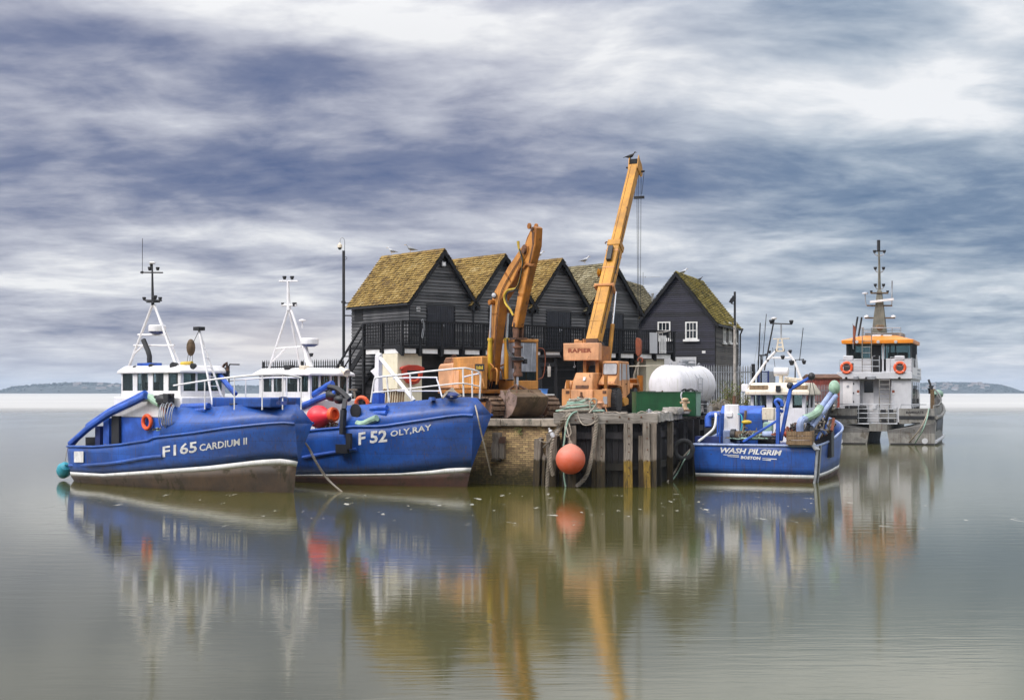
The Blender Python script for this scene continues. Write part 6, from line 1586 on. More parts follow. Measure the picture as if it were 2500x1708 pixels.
rail([(1132, 920, .9), (1171, 911, .35)], .03)
tb(b2_, 'bow_cleat', M['blue'], [G2(1055, 977, -.9), G2(1055, 969, -.9)], [.16, .12], 10)
b = MB(); c = G2(1103, 965, -.6); b.ball(c, .26, 12, 6, (1.3, .8, .55)); b.build('anchor_winch', M['navy'], b2_)
for i in range(5): tb(b2_, 'mooring_line', M['rope'], [c+Vector((-.5+.1*i, -.1*i, -.1)), c+Vector((-.1, -.1+.06*i, .16+.03*i)), c+Vector((.4-.1*i, .1, .0+.03*i)), c+Vector((.1, -.2, -.05))], .022, 6, 4)
# red buoy aboard, orange ring, mooring ropes
bf = F2.W(*G2(776, 1017, -1.55))
o = thing('buoy', 'bright red pear-shaped buoy lying on the deck of the F52 boat', 'buoy', Frame(bf.x, bf.y, bf.z, R(-30)))
b = MB(); b.lathe([(0, -.47), (.2, -.42), (.36, -.28), (.45, -.05), (.455, .08), (.41, .26), (.3, .42), (.22, .55), (.22, .72)], (0, 0, 0), (1, -.1, .12), 24); b.build('body', M['pink'], o)
b = MB(); b.lathe([(.225, .70), (.28, .74), (.30, .82), (.28, .92), (.20, .94), (.19, .80)], (0, 0, 0), (1, -.1, .12), 20); b.build('neck', M['buoyorange'], o)
p = F2.W(*G2(884, 985, -1.2)); o = tag(MB().ring((0, 0, 0), .25, .08, (.35, 1, .2), 22, 9).build('lifebuoy', M['buoyorange']), 'orange ring lying by the winch of the F52 boat', 'lifebuoy'); o.location = p
def rope_thing(pts, label, r=.022, mt='rope', nm='mooring_rope'):
    pts = [Vector(p) for p in pts]; b = MB(); o_ = pts[0].copy(); b.tube([p-o_ for p in pts], r, 7, smooth=6)
    o = tag(b.build(nm, M[mt]), label, 'rope'); o.location = o_; return o
rope_thing([F2.W(*F2.on_y(1157, 976, .2)), P(1165, 1010, 53.0), P(1176, 1060, 53.2), P(1188, 1110, 53.6), P(1199, 1159, 54.3)], 'pale rope hanging from the bow of the F52 boat down the brick wall', .028)
rope_thing([F1.W(*h1.pt('knuckle', .97)), P(744, 1080, 51.8), P(766, 1120, 51.9), P(795, 1165, 52), P(834, 1201, 51.6)], 'pale mooring rope from the nearest boat slanting into the water', .028)
rope_thing([F1.W(*h1.pt('knuckle', .975)), P(750, 1085, 51.8), P(775, 1130, 51.9), P(805, 1172, 52), P(836, 1200, 51.5)], 'second thinner rope beside the first one slanting into the water', .018)
# ======== WASH PILGRIM, seen from astern
F3 = Frame(9.72, 57.2, 0, R(69))
b3 = thing('fishing_boat', 'blue-sterned fishing boat lettered WASH PILGRIM BOSTON, with white wheelhouse', 'boat', F3)
def hp3(t): return 2.48+.12*math.sin(PI*min(1, t/.7)) if t < .5 else 2.6*max(0.0, 1-((t-.5)/.5)**2.3)*(1 if t > .52 else 1)
sh = lambda t: 1.47+1.25*t**1.7
h3 = Hull(F3, hp3, {'keel': (.3, 10.4, .6, lambda t: -.8), 'wl': (.05, 10.9, .93, lambda t: -.05), 'lo': (.0, 11.2, .96, lambda t: .17+.35*t*t), 'hi': (0, 11.25, .965, lambda t: .31+.4*t*t), 'top': (-.06, 11.9, 1.0, sh)})
h3.strip(['keel', 'wl', 'lo'], sub=3, close0=True).build('hull_bottom', M['antifoul'], b3, solid=.03)
h3.strip(['lo', 'hi'], close0=True).build('boot_stripe', M['stripe'], b3, solid=.03)
h3.strip(['hi', 'top'], sub=4, close0=True).build('topsides', M['blue'], b3, solid=.06)
b = MB()
for sg in (-1, 1): b.tube(h3.line('top', 0, 1, sg, 30, .0, 0), .05, 8)
b.tube([h3.pt('top', 0, -1), h3.pt('top', 0, 1)], .05, 8); b.build('gunwale', M['pblue'], b3)
rows = []
for i in range(20):
    t = i/19*.98; a, c = h3.pt('top', t, -1), h3.pt('top', t, 1); rows.append([Vector((a.x+.05, a.y*.97, a.z-.5)), Vector((c.x+.05, c.y*.97, c.z-.5))])
MB().loft(rows).build('deck', M['navy'], b3, solid=.03)
# worn pale belting on the starboard quarter and rudder post
for t_, w_, mt_ in ((.012, .2, 'steel'), (.034, .2, 'rubber'), (.056, .22, 'steel')):
    g = MB(); o_ = Vector((0, -.045, 0)); a_, m_, c_ = h3.pt('top', t_, -1)+o_, h3.pt('hi', t_, -1)+o_, h3.pt('wl', t_, -1)+o_
    g.beam(a_, m_, .09, w_, (1, 0, 0)); g.beam(m_, c_+Vector((0, 0, -.2)), .09, w_, (1, 0, 0)); g.build('side_belting', M[mt_], b3)
T3 = lambda px, py, x=-.02: F3.on_x(px, py, x)
def tr_text(txt, xa, ya, xb_, yb_, h_, **kw):
    def f(u, v):
        p = T3(lerp(xa, xb_, u), lerp(ya, yb_, u)-h_*v, -.055); f_ = (p.z-.31)/(1.47-.31); p.x = -.06*f_-.014; return p
    return lettering(txt, f, M['letter'], b3, **kw)
tr_text('WASH PILGRIM', 1759, 1104.5, 1909, 1112, 13.5, bold=.035, shear=.28)
tr_text('BOSTON', 1808, 1119.5, 1857, 1122, 7.5, bold=.045, shear=.15)
for a, c, y0, y1 in ((1766, 1804, 1108.5, 1111), (1776, 1804, 1112.5, 1115), (1861, 1896, 1117.5, 1119), (1861, 1882, 1121, 1122)):
    q = [T3(px, py, -.055) for px, py in ((a, y0), (c, y0+(c-a)*.05), (c, y0+(c-a)*.05+2.2), (a, y0+1.2))]
    for p in q: p.x = -.06*(p.z-.31)/1.16-.014
    b = MB(); b.face(*q); b.build('stripe_mark', M['letter'], b3)
# gear on the after deck
X_ = lambda px, py, x: F3.on_x(px, py, x)
def boxpx(name, mat, px0, py0, px1, py1, x, depth, bev=.03, zb=None):
    a, c = X_(px0, py1, x), X_(px1, py0, x); b = MB(); b.bb((x, c.y, a.z if zb is None else zb), (x+depth, a.y, c.z)); return b.build(name, mat, b3, bevel=bev)
DK = 1.0
boxpx('hopper', M['blue'], 1758, 1008, 1862, 1068, 2.0, 1.2, zb=DK)
a, c = X_(1757, 1008, 2.0), X_(1862, 990, 2.4)
b = MB(); b.prism([(2.0, a.z), (2.45, c.z), (2.9, c.z), (2.9, a.z)], 'y', c.y, a.y); b.build('hopper_lid', M['blue2'], b3, bevel=.03)
b = MB(); a, c = X_(1769, 1050, 1.5), X_(1802, 987, 1.5); b.loft([[(1.5+d*.3, lerp(a.y, c.y, e)+ (.05 if k == 0 else 0)*(1-2*e), z) for d, e in ((0, 0), (0, 1), (1, 1), (1, 0))] for k, z in ((0, a.z-.3), (1, c.z))], closed=True); b.face(*b.v[4:8]); wp = b.build('white_trunk', M['white'], b3, bevel=.03)
boxpx('trunk_step', M['white'], 1773, 1006, 1788, 1018, 1.44, .1)
boxpx('trunk_foot', M['pblue'], 1765, 1050, 1800, 1074, 1.35, .5, zb=DK)
tb(b3, 'rusty_pipe', M['rust'], [X_(1792, 986, 1.65), X_(1793, 966, 1.65)], .07, 8)
tb(b3, 'net_drum', M['steelb'], [X_(1789, 1063, 1.1), X_(1862, 1062, 1.1)], .2, 14)
tb(b3, 'drum_end', M['black'], [X_(1785, 1063, 1.1), X_(1796, 1063, 1.1)], .28, 14)
tb(b3, 'drum_end', M['pblue'], [X_(1862, 1062, 1.1), X_(1886, 1062, 1.1)], .17, 12)
boxpx('white_locker', M['cream'], 1860, 995, 1889, 1025, 1.9, .4)
boxpx('dark_bin', M['dark'], 1850, 1064, 1890, 1080, .9, .5, zb=DK)
tb(b3, 'wooden_pole', M['wood_brown'], [X_(1821, 1002, .9), X_(1812, 1076, .9)], .055, 7)
b = MB(); c = X_(1823, 1030, .85); b.ball(c, .13, 10, 7, (1, 1.7, .7)); b.build('net_float', M['olive'], b3)
# blue gantry
b = MB(); b.beam(X_(1899, 1086, .3), X_(1900, 990, .3), .15, .15); b.beam(X_(1906, 1076, .5), X_(1931, 945, .5), .14, .16); b.beam(X_(1931, 949, .5), X_(1977, 921, .2), .15, .15, w2=.1, h2=.1)
b.beam(X_(1814, 1078, .3), X_(1898, 1026, .3), .1, .1); b.beam(X_(1895, 1000, .35), X_(1912, 1004, .5), .12, .12); b.build('gantry', M['blue2'], b3, bevel=.02)
tb(b3, 'gantry_hook', M['blue2'], [X_(px, py, .3) for px, py in ((1899, 992), (1893, 980), (1899, 975), (1908, 980), (1910, 992))], .07, 8, 3)
for c in (X_(1981, 918, .18), X_(1929, 941, .5)): MB().ball(c, .15, 9, 6).build('sheave_block', M['black'], b3)
for a, c in (((1981, 920, .2), (1968, 1030, .6)), ((1929, 943, .5), (1890, 1060, .8)), ((1981, 922, .2), (1990, 965, 1.2))): tb(b3, 'wire', M['black'], [X_(*a), X_(*c)], .012, 5)
# suction pipes on the starboard side
for dpx, dz, mt in ((0, 0, 'pblue'), (13, 6, 'pblue')):
    tb(b3, 'suction_pipe', M[mt], [X_(1974+dpx*.6, 1036+dz, .7), X_(2028+dpx, 960+dz, 2.4)], .105, 10)
tb(b3, 'green_hose', M['pgreen'], [X_(1962, 1021, .5), X_(1974, 1018, .6), X_(1993, 1008, .9), X_(2003, 994, 1.2)], .16, 10, 3)
tb(b3, 'elbow', M['pblue'], [X_(1953, 1052, .2), X_(1953, 1038, .2), X_(1957, 1026, .3), X_(1967, 1022, .5)], .15, 10, 3)
b = MB(); c = X_(2037, 946, 2.5); b.ball(c, .24, 12, 8, (1.2, 1, 1.3)); b.build('pipe_head', M['pgreen'], b3)
for a, c in ((X_(1963, 1062, .3), X_(1990, 1003, 1.2)), (X_(1984, 1080, .4), X_(1976, 1010, 1.0)), (X_(2034, 975, 2.5), X_(2010, 1040, 2.2))): MB().beam(a, c, .12, .12).build('pipe_strut', M['black'], b3)
for i in range(6): tb(b3, 'loose_hose', M[('black', 'blue2', 'pblue', 'steelb', 'black', 'signred')[i]], [X_(1985+i*6, 1075-i*3, .8+i*.2), X_(1997+i*5, 1050, 1.2+i*.2), X_(2010+i*4, 1060-i*2, 1.8), X_(2015+i*4, 1032-i*2, 2.4)], .07, 7, 3)
boxpx('engine_box', M['black'], 1985, 1038, 2030, 1075, 2.6, .8, zb=.9)
boxpx('net_heap', M['greenrope'], 1862, 1030, 1886, 1056, 1.6, .3, bev=.08)
b = MB(); b.beam(X_(1980, 1079, -.05), X_(1996, 1098, -.2), .3, .05); b.build('ramp', M['steel'], b3)
for i in range(5): tb(b3, 'tangle', M[('black', 'signred', 'blue2', 'black', 'greenrope')[i]], [X_(1905+i*12, 1062+i, .9), X_(1912+i*10, 1045-i*3, 1.1), X_(1922+i*10, 1058, 1.0), X_(1930+i*8, 1070, .8)], .05, 6, 3)
b = MB(); b.ball(X_(1900, 1060, .8), .13, 9, 6); b.ball(X_(1921, 1060, .8), .14, 9, 6); b.build('net_float', M['buoyorange'], b3)
tb(b3, 'blue_pipe', M['blue2'], [X_(1758, 1012, 1.2), X_(1738, 1012, 1.2), X_(1729, 1020, 1.2), X_(1729, 1042, 1.1)], .14, 10, 3)
tb(b3, 'pale_hose', M['stripe'], [X_(1705, 1077, .0), X_(1725, 1062, .3), X_(1743, 1045, .5), X_(1748, 1022, .6), X_(1747, 1008, .7)], .055, 8, 4)
for px, py in ((1752, 1072), (1757, 1074)): tb(b3, 'blue_post', M['blue2'], [X_(px, 1080, .25), X_(px, 1015, .25)], .035, 7)
tb(b3, 'turquoise_line', M['teal'], [X_(1801, 1010, 1.4), X_(1810, 1014, 1.4), X_(1812, 1035, 1.3), X_(1808, 1058, 1.2)], .03, 6, 3)
b = MB(); b.box(X_(1730, 1072, .5), (.6, 1.0, .25)); b.build('hatch', M['navy'], b3)
tangle(b3, 'net_pile', X_(1830, 1072, .8), .35, .8, .5, 14, ['rope_dark', 'greenrope', 'black'], .022, 11)
tangle(b3, 'net_pile', X_(1945, 1062, 1.0), .5, .6, .6, 14, ['rope_dark', 'signred', 'black'], .024, 12)
tangle(b3, 'net_pile', X_(2010, 1050, 2.6), 1.2, .4, .6, 14, ['rope', 'black', 'rope_dark'], .024, 13)
# wheelhouse facing aft
xw = 6.3
A = lambda px, py, x=xw: F3.on_x(px, py, x)
y0, y1 = A(1833, 1000).y, A(1966, 1000).y
w0, w1 = A(1900, 995).z, A(1900, 967).z; zt = A(1900, 945).z
b = MB(); th = .07; xl = xw+2.6
iv = [(A(1958, 980).y, A(1935, 980).y), (A(1912, 980).y, A(1886, 980).y), (A(1871, 980).y, A(1840, 980).y)]
b.bb((xw, y1, DK-.1), (xw+th, y0, w0))
e = [y1]+[q for i in iv for q in i]+[y0]
for i in range(0, len(e), 2): b.bb((xw, e[i], w0), (xw+th, e[i+1], w1+.05))
for yy in (y0, y1+th): 
    b.bb((xw+th, yy-th, DK-.1), (xl, yy, w0)); b.bb((xw+th, yy-th, w0), (xw+.3, yy, w1+.05)); b.bb((xl-.3, yy-th, w0), (xl, yy, w1+.05)); b.bb((xw+1.2, yy-th, w0), (xw+1.4, yy, w1+.05))
b.bb((xl-th, y1+th, DK-.1), (xl, y0-th, w0)); b.bb((xl-th, y1+th, w0), (xl, y1+.3, w1+.05)); b.bb((xl-th, y0-.3, w0), (xl, y0-th, w1+.05)); b.bb((xl-th, -.1, w0), (xl, .1, w1+.05))
wh = b.build('wheelhouse', M['white'], b3, bevel=.012)
for p, q in iv: MB().bb((xw+.03, p, w0), (xw+.045, q, w1+.05)).build('window', M['cglass'], wh)
MB().bb((xl-.05, y1+.1, w0), (xl-.035, y0-.1, w1+.05)).build('window', M['cglass'], wh)
i_ = MB(); i_.bb((xl-.7, y1+.2, DK), (xl-.15, y0-.2, w0+.1)); i_.bb((xw+.8, .1, DK), (xw+1.1, .6, w0+.3)); i_.build('console', M['dark'], wh)
b = MB(); yl, yr = A(1823, 960).y, A(1979, 960).y; zz0, zz1, zz2 = w1+.05, A(1900, 958).z+.03, A(1900, 934).z
b.loft([[(xw-.35, yr, zz0), (xw-.35, yl, zz0), (xl+.3, yl, zz0), (xl+.3, yr, zz0)], [(xw-.35, yr, zz1), (xw-.35, yl, zz1), (xl+.3, yl, zz1), (xl+.3, yr, zz1)], [(xw-.05, yr+.25, zz2), (xw-.05, yl-.25, zz2), (xl, yl-.25, zz2), (xl, yr+.25, zz2)]], closed=True)
b.face(*b.v[0:4]); b.face(*b.v[8:12]); rf = b.build('roof', M['cream'], wh, bevel=.04)
for px0, px1 in ((1829, 1874), (1937, 1971)):
    p, q = A(px0, 952, xw-.3), A(px1, 940, xw-.3); b = MB(); b.box((xw-.22, (p.y+q.y)/2, (p.z+q.z)/2), (.06, abs(q.y-p.y), .2), Matrix.Rotation(.35, 3, 'Y')); b.build('vent', M['wood_brown'], rf)
b = MB(); p = A(1820, 947, xw); b.box(p, (.4, .3, .36)); b.build('side_lamp_box', M['white'], rf, bevel=.04)
b = MB(); p = A(1900, 948, xw-.35); b.box(p, (.15, .2, .26)); b.build('floodlight', M['black'], rf)
tb(rf, 'roof_rail', M['cream'], [A(1915, 934, xw+.3), A(1916, 921, xw+.3), A(1958, 926, xw+.3), A(1960, 936, xw+.3)], .04, 7)
b = MB(); b.tube([A(1890.5, 907, xw+.4), A(1924.5, 907, xw+.4)], .19, 12); b.build('liferaft', M['white'], rf, bevel=.0)
tb(rf, 'raft_stand', M['cream'], [A(1907, 935, xw+.4), A(1907, 916, xw+.4)], .09, 8)
tb(rf, 'cabin_rail', M['cream'], [A(1918, 928, xw+.5), A(1945, 931, xw+.5)], .09, 8)
xm = xw+.9
B_ = lambda px, py, x=xm: F3.on_x(px, py, x)
for pts in (((1831, 938), (1873, 879), (1893, 858)), ((1958, 930), (1941, 884), (1923, 858))): tb(wh, 'mast_leg', M['white'], [B_(*p) for p in pts], .06, 8)
tb(wh, 'mast_brace', M['white'], [B_(1877, 873), B_(1935, 873)], .035)
b = MB(); p, q = B_(1897, 857), B_(1914, 828); 
for sy in (p.y, q.y): b.beam((xm-.1, sy, p.z), (xm-.1, (sy+(p.y+q.y)/2)/2, q.z), .07, .07)
for k in (0, .35, .7): b.beam((xm-.1, lerp(p.y, q.y, k*.3), lerp(p.z, q.z, k)), (xm-.1, lerp(q.y, p.y, k*.3), lerp(p.z, q.z, k)), .06, .06)
b.build('mast_tower', M['cream'], wh)
b = MB(); p, q = B_(1889, 827), B_(1927, 826); b.beam(p, q, .25, .04); b.build('mast_platform', M['cream'], wh)
tb(wh, 'mast_pole', M['steel'], [B_(1907, 827), B_(1907, 791)], .035); tb(wh, 'yard', M['black'], [B_(1880, 789), B_(1934, 791)], .03)
for px, py, r in ((1883, 785, .10), (1932, 786, .10), (1911, 872, .10), (1933, 885, .13), (1963, 884, .10), (1879, 859, .07), (1929, 858, .09), (1896, 855, .08), (1913, 855, .07), (1874, 880, .07)): lampcan(wh, B_(px, py), r, (-.3, 0, 1), 'navigation_light')
tb(wh, 'gps_pole', M['black'], [B_(1866, 904), B_(1890, 780)], .035, 7)
b = MB(); b.lathe([(0, .08), (.13, .05), (.13, 0), (.05, -.04), (0, -.04)], B_(1890, 778), seg=14); b.build('gps_dome', M['white'], wh)
tb(wh, 'whip_aerial', M['black'], [B_(1952, 880), B_(1961, 800)], .018, 5)
tb(wh, 'aerial_bracket', M['black'], [B_(1941, 930), B_(1942, 878), B_(1963, 877)], .03, 6)
tb(wh, 'whip_aerial', M['black'], [B_(1892, 895), B_(1886, 848)], .01, 5)
# separate things: crate aboard, hoop fender, ropes
p = F3.W(*X_(1954, 1080, -.05)); o = thing('fish_crate', 'weathered wooden crate sitting on the starboard stern corner of the WASH PILGRIM boat', 'crate', Frame(p.x, p.y, 1.5, F3.a))
b = MB(); zz = X_(1954, 1052, -.05).z-1.5; hh_ = max(.45, zz)
for k in range(3):
    z = .02+k*hh_/3
    for s in (-1, 1): b.bb((s*.3-.012, -.5, z), (s*.3+.012, .5, z+hh_/3-.03)); b.bb((-.287, s*.5-.012, z), (.287, s*.5+.012, z+hh_/3-.03))
b.bb((-.285, -.485, .02), (.285, .485, .05)); b.build('slats', M['wood_brown'], o)
b = MB()
for sx in (-1, 1):
    for sy in (-1, 1): b.bb((sx*.27-.03, sy*.46-.03, .05), (sx*.27+.03, sy*.46+.03, hh_+.02))
b.build('corner_posts', M['wood_brown'], o)
c = P(1669, 1097, 57.5); o = tag(MB().ring((0, 0, 0), .36, .10, (.2, 1, 0), 28, 10).build('tyre_fender', M['rubber']), 'black hoop of hose hanging as a fender between the timber quay and the blue stern', 'fender'); o.location = c
rope_thing([F3.W(.1, 2.4, 1.5), P(1668, 1115, 57.6), P(1648, 1150, 57.9), P(1629, 1176, 57.2)], 'pale rope from the WASH PILGRIM stern dropping into the water by the quay', .03)
rope_thing([F3.W(.1, 2.42, 1.5), P(1672, 1120, 57.4), P(1655, 1152, 57.6), P(1640, 1174, 57.6)], 'green slimy rope beside the pale one under the WASH PILGRIM quarter', .025, 'greenrope')
# ======== the grey catamaran workboat
F4 = Frame(25.3, 98.3, 0, R(70))
b4 = thing('catamaran_workboat', 'grey aluminium catamaran workboat with orange roof and tall mast, stern lettered RAMSGATE', 'boat', F4)
S4 = lambda px, py, x=0: F4.on_x(px, py, x)
yS = S4(2281, 1080).y; yi = S4(2174, 1084).y; yi2 = S4(2165.5, 1052).y
LB = 15.5
zw = S4(2130, 1052).z; zd = S4(2200, 1034).z; zq = S4(2240, 997).z
def demi(sg):
    o = -yS
    def ys(t, f): return sg*(o-(.0 if t < .6 else (o-(-yi+o)/2-.1)*0+1.2*((t-.6)/.4)**2)*(1 if f else 1))
    rows = []
    for i in range(17):
        t = i/16; x = LB*t; k = max(0, (t-.55)/.45)**2
        yo = lerp(o, o-1.15, k); yn = lerp(-yi, o-1.25, k); yn2 = lerp(-yi2, o-1.3, k*.9)
        rise = 1.35*max(0, (t-.3)/.7)**1.7
        rows.append([Vector((x, sg*yn, -.5+.3*k)), Vector((x, sg*(yn+yo)/2, -.75+.5*k)), Vector((x, sg*yo, -.4+.3*k)), Vector((x+.4*k, sg*(yo+.08), zd+rise*.8)), Vector((x+.6*k, sg*(yo-.02), zq+rise)), Vector((x+.6*k, sg*(yo-.12), zq+rise)), Vector((x+.4*k, sg*(yo-.16), zd+rise*.5)), Vector((x+.2*k, sg*yn2, zw+.05))])
    b = MB(); b.loft(rows, closed=True); b.face(*rows[0][::-1]); b.face(*rows[-1])
    return b.build('side_hull', M['alu'], b4, smooth=30), rows
hs_, rowsS = demi(-1); demi(1)
b = MB(); b.bb((.02, yi2, zw), (LB*.93, -yi2, zd)); b.build('bridge_deck', M['alu'], b4)
o = -yS
for sg in (-1, 1):
    q0 = S4(2195, 1022).y if sg < 0 else -S4(2195, 1022).y
    b = MB(); ya, yc = sorted((q0, sg*(o+.02))); b.bb((-.05, ya, S4(2240, 1023).z), (-.002, yc, S4(2240, 1015).z)); b.build('stern_rubber', M['black'], b4)
    b = MB(); ya, yc = sorted((q0, sg*(o-.02))); b.bb((-.01, ya, zd), (.06, yc, zq)); b.build('stern_bulwark', M['alu'], b4)
def tone(sg):
    r = []
    for i in range(15):
        t = .005+i/14*.93; x = LB*t; k = max(0, (t-.55)/.45)**2; r.append((x, t, lerp(o, o-1.15, k), 1.35*max(0, (t-.3)/.7)**1.7))
    return r
for sg in (-1,):
    r = tone(sg)
    b = MB(); rows = [[Vector((x, sg*(yo+.03), .42)), Vector((x, sg*(yo+.10), zd+.25+rise*.7))] for x, t, yo, rise in r if t > .03]
    b.loft(rows); b.build('side_panel', M['black'], b4, solid=.02)
    tb(b4, 'belting', M['alu'], [Vector((x, sg*(yo+.14), zd+.45+rise)) for x, t, yo, rise in r], .13, 9)
    tb(b4, 'chine_rail', M['catwhite'], [Vector((x, sg*(yo+.08), .22+.25*k)) for k, (x, t, yo, rise) in enumerate(r) for k in (t*t,)], .12, 8)
    tb(b4, 'top_rail', M['alu'], [Vector((x, sg*(yo-.05), zq+.18+rise*1.05)) for x, t, yo, rise in r], .055, 8)
    for x, t, yo, rise in r[::2]: tb(b4, 'rail_post', M['alu'], [Vector((x, sg*(yo-.05), zq+rise-.02)), Vector((x, sg*(yo-.05), zq+.18+rise*1.05))], .04, 6)
# black waterline
MB().bb((-.03, yS, -.2), (-.003, yi, .09)).build('waterline_band', M['black'], b4); MB().bb((-.03, -yi, -.2), (-.003, -yS, .09)).build('waterline_band', M['black'], b4)
for px in (2258, 2051): 
    b = MB(); p = S4(px, 1076, -.02); b.lathe([(0, -.03), (.2, -.03), (.2, .02), (0, .02)], p, (1, 0, 0), 16); b.build('exhaust_flap', M['catwhite'], b4)
b = MB(); p, q = S4(2225, 1034, -.02), S4(2246, 1031, -.02); b.bb((-.03, q.y, p.z), (-.004, p.y, q.z)); b.build('scupper', M['black'], b4)
def c_text(txt, xa, ya, xb_, yb_, h_, x=-.02, mt='ink', **kw):
    return lettering(txt, lambda u, v: S4(lerp(xa, xb_, u), lerp(ya, yb_, u)-h_*v, x), M[mt], b4, **kw)
c_text('RAMSGATE', 2212, 1009.5, 2255, 1009, 6.2, bold=.05)
c_text('AN', 2026, 1008, 2034, 1008, 6.2, bold=.05)
# deck house
xa = 3.2
D4 = lambda px, py, x=xa: F4.on_x(px, py, x)
yl, yr = D4(2046, 950).y, D4(2225, 950).y; z1 = D4(2140, 925).z; z2 = D4(2140, 908).z; xe = 11.6
b = MB(); b.bb((xa, yr, zd), (xe, D4(2176, 950).y, z1)); b.bb((xa, D4(2099, 950).y, zd), (xe, yl, z1)); b.bb((xa+.9, D4(2176, 950).y-.01, zd), (xe-.1, D4(2099, 950).y+.01, z1)); hs = b.build('deckhouse', M['catwhite'], b4, bevel=.03)
b = MB(); b.loft([[(xa-.25, yr-.12, z1), (xa-.25, yl+.12, z1), (xe+.3, yl+.1, z1), (xe+.3, yr-.1, z1)], [(xa-.25, yr-.05, z2), (xa-.25, yl+.05, z2), (xe, yl+.05, z2), (xe, yr-.05, z2)]], closed=True); b.face(*b.v[0:4]); b.face(*b.v[4:8]); b.build('upper_deck', M['catwhite'], b4, bevel=.04)
def dpanel(name, mat, px0, py0, px1, py1, x=xa, t=.03, par=None, bev=.01):
    p, q = D4(px0, py1, x), D4(px1, py0, x); b = MB(); b.bb((x-t, q.y, p.z), (x-.002, p.y, q.z)); return b.build(name, mat, par or hs, bevel=bev)
d1 = dpanel('door', M['white'], 2058, 929, 2082, 990); dpanel('door', M['white'], 2106, 958, 2133, 1003, xa+.9)
dpanel('door_window', M['glass'], 2110, 930, 2132, 958, xa+.9, .05)
b = MB(); p = D4(2070, 943, xa-.04); b.lathe([(0, 0), (.1, 0), (.1, .01), (0, .01)], p, (-1, 0, 0), 12); b.build('badge', M['steel'], d1)
for px in (2095, 2181): dpanel('notice', M['signred'], px-3, 952, px+3, 958); dpanel('notice', M['letter'], px-3, 959.5, px+3, 963)
for px, py in ((2084, 936), (2084, 959), (2084, 980)): dpanel('hinge', M['black'], px-1.3, py-1.8, px+1.3, py+1.8, xa, .05)
for px in (2066, 2115, 2196): lampcan(hs, D4(px, 922, xa-.3), .09, (-1, 0, -.3), 'deck_light')
for px in (2090, 2127): b = MB(); p = D4(px, 922, xa-.35); b.box(p, (.25, .35 if px < 2100 else .6, .28)); b.build('lamp', M['steel'], hs, bevel=.05)
# starboard side windows and louvres
def spanel(name, mat, x0, x1, za, zb, y, t=.03): b = MB(); b.bb((x0, y-t, za), (x1, y-.002, zb)); return b.build(name, mat, hs)
for i in range(4): spanel('side_window', M['glass'], xa+1.1+i*1.75, xa+2.5+i*1.75, z1-1.75, z1-.2, yr)
for i in range(2):
    for k in range(2): spanel('louvre', M['black'], xa+.8+i*3.6, xa+3.6+i*3.6, zd+.75+k*.6, zd+1.1+k*.6, yr)
# wheelhouse
xw4 = 4.6
E4 = lambda px, py, x=xw4: F4.on_x(px, py, x)
wl, wr = E4(2066, 860).y, E4(2226, 860).y; za, zb_, zc = z2, E4(2140, 875).z, E4(2140, 838).z; xf = 9.6
b = MB(); b.bb((xw4, wr, za), (xf, E4(2163, 890).y, zb_)); b.bb((xw4, E4(2127, 890).y, za), (xf, wl, zb_)); b.bb((xw4+.2, E4(2163, 890).y, za), (xf, E4(2127, 890).y, za+.1)); wh4 = b.build('wheelhouse', M['catwhite'], b4, bevel=.03)
b = MB()
def post(px0, px1): p, q = E4(px0, 875), E4(px1, 838); b.bb((xw4, q.y, zb_), (xw4+.1, p.y, zc))
for pr in ((2066, 2071), (2124, 2128), (2160, 2163), (2222, 2226)): post(*pr)
for i in range(6):
    x = xw4+.1+i*(xf-xw4-.1)/5
    for yy in (wl-.1, wr): b.bb((x-.08 if i else x, yy, zb_), (x+.08, yy+.1, zc))
for y in (wl-.1, wl-1.6, 0, wr+1.5, wr): b.bb((xf-.1, y, zb_), (xf, y+.1, zc))
b.build('window_posts', M['black'], wh4)
for p, q in ((2072, 2123), (2164, 2221)): dpanel('window', M['cglass'], p, 838, q, 875, xw4+.06, .015, wh4, 0)
for yy in (wl-.05, wr+.05): MB().bb((xw4+.1, yy-.008, zb_), (xf-.1, yy+.008, zc)).build('window', M['cglass'], wh4)
MB().bb((xf-.06, wr+.1, zb_), (xf-.045, wl-.1, zc)).build('window', M['cglass'], wh4)
dr = dpanel('door', M['dark'], 2128, 842, 2152, 908, xw4+.15, .04, wh4); dpanel('door_post', M['catwhite'], 2153.5, 838, 2158, 908, xw4+.05, .05, wh4)
b = MB()
for px in (2090, 2180, 2205, 2140): p = E4(px, 872, xw4+2.2); b.bb((p.x-.3, p.y-.33, za+.1), (p.x+.2, p.y+.33, p.z+.35))
b.bb((xf-1.1, wr+.3, za+.1), (xf-.3, wl-.3, zb_+.05)); b.build('seats_and_console', M['dark'], wh4)
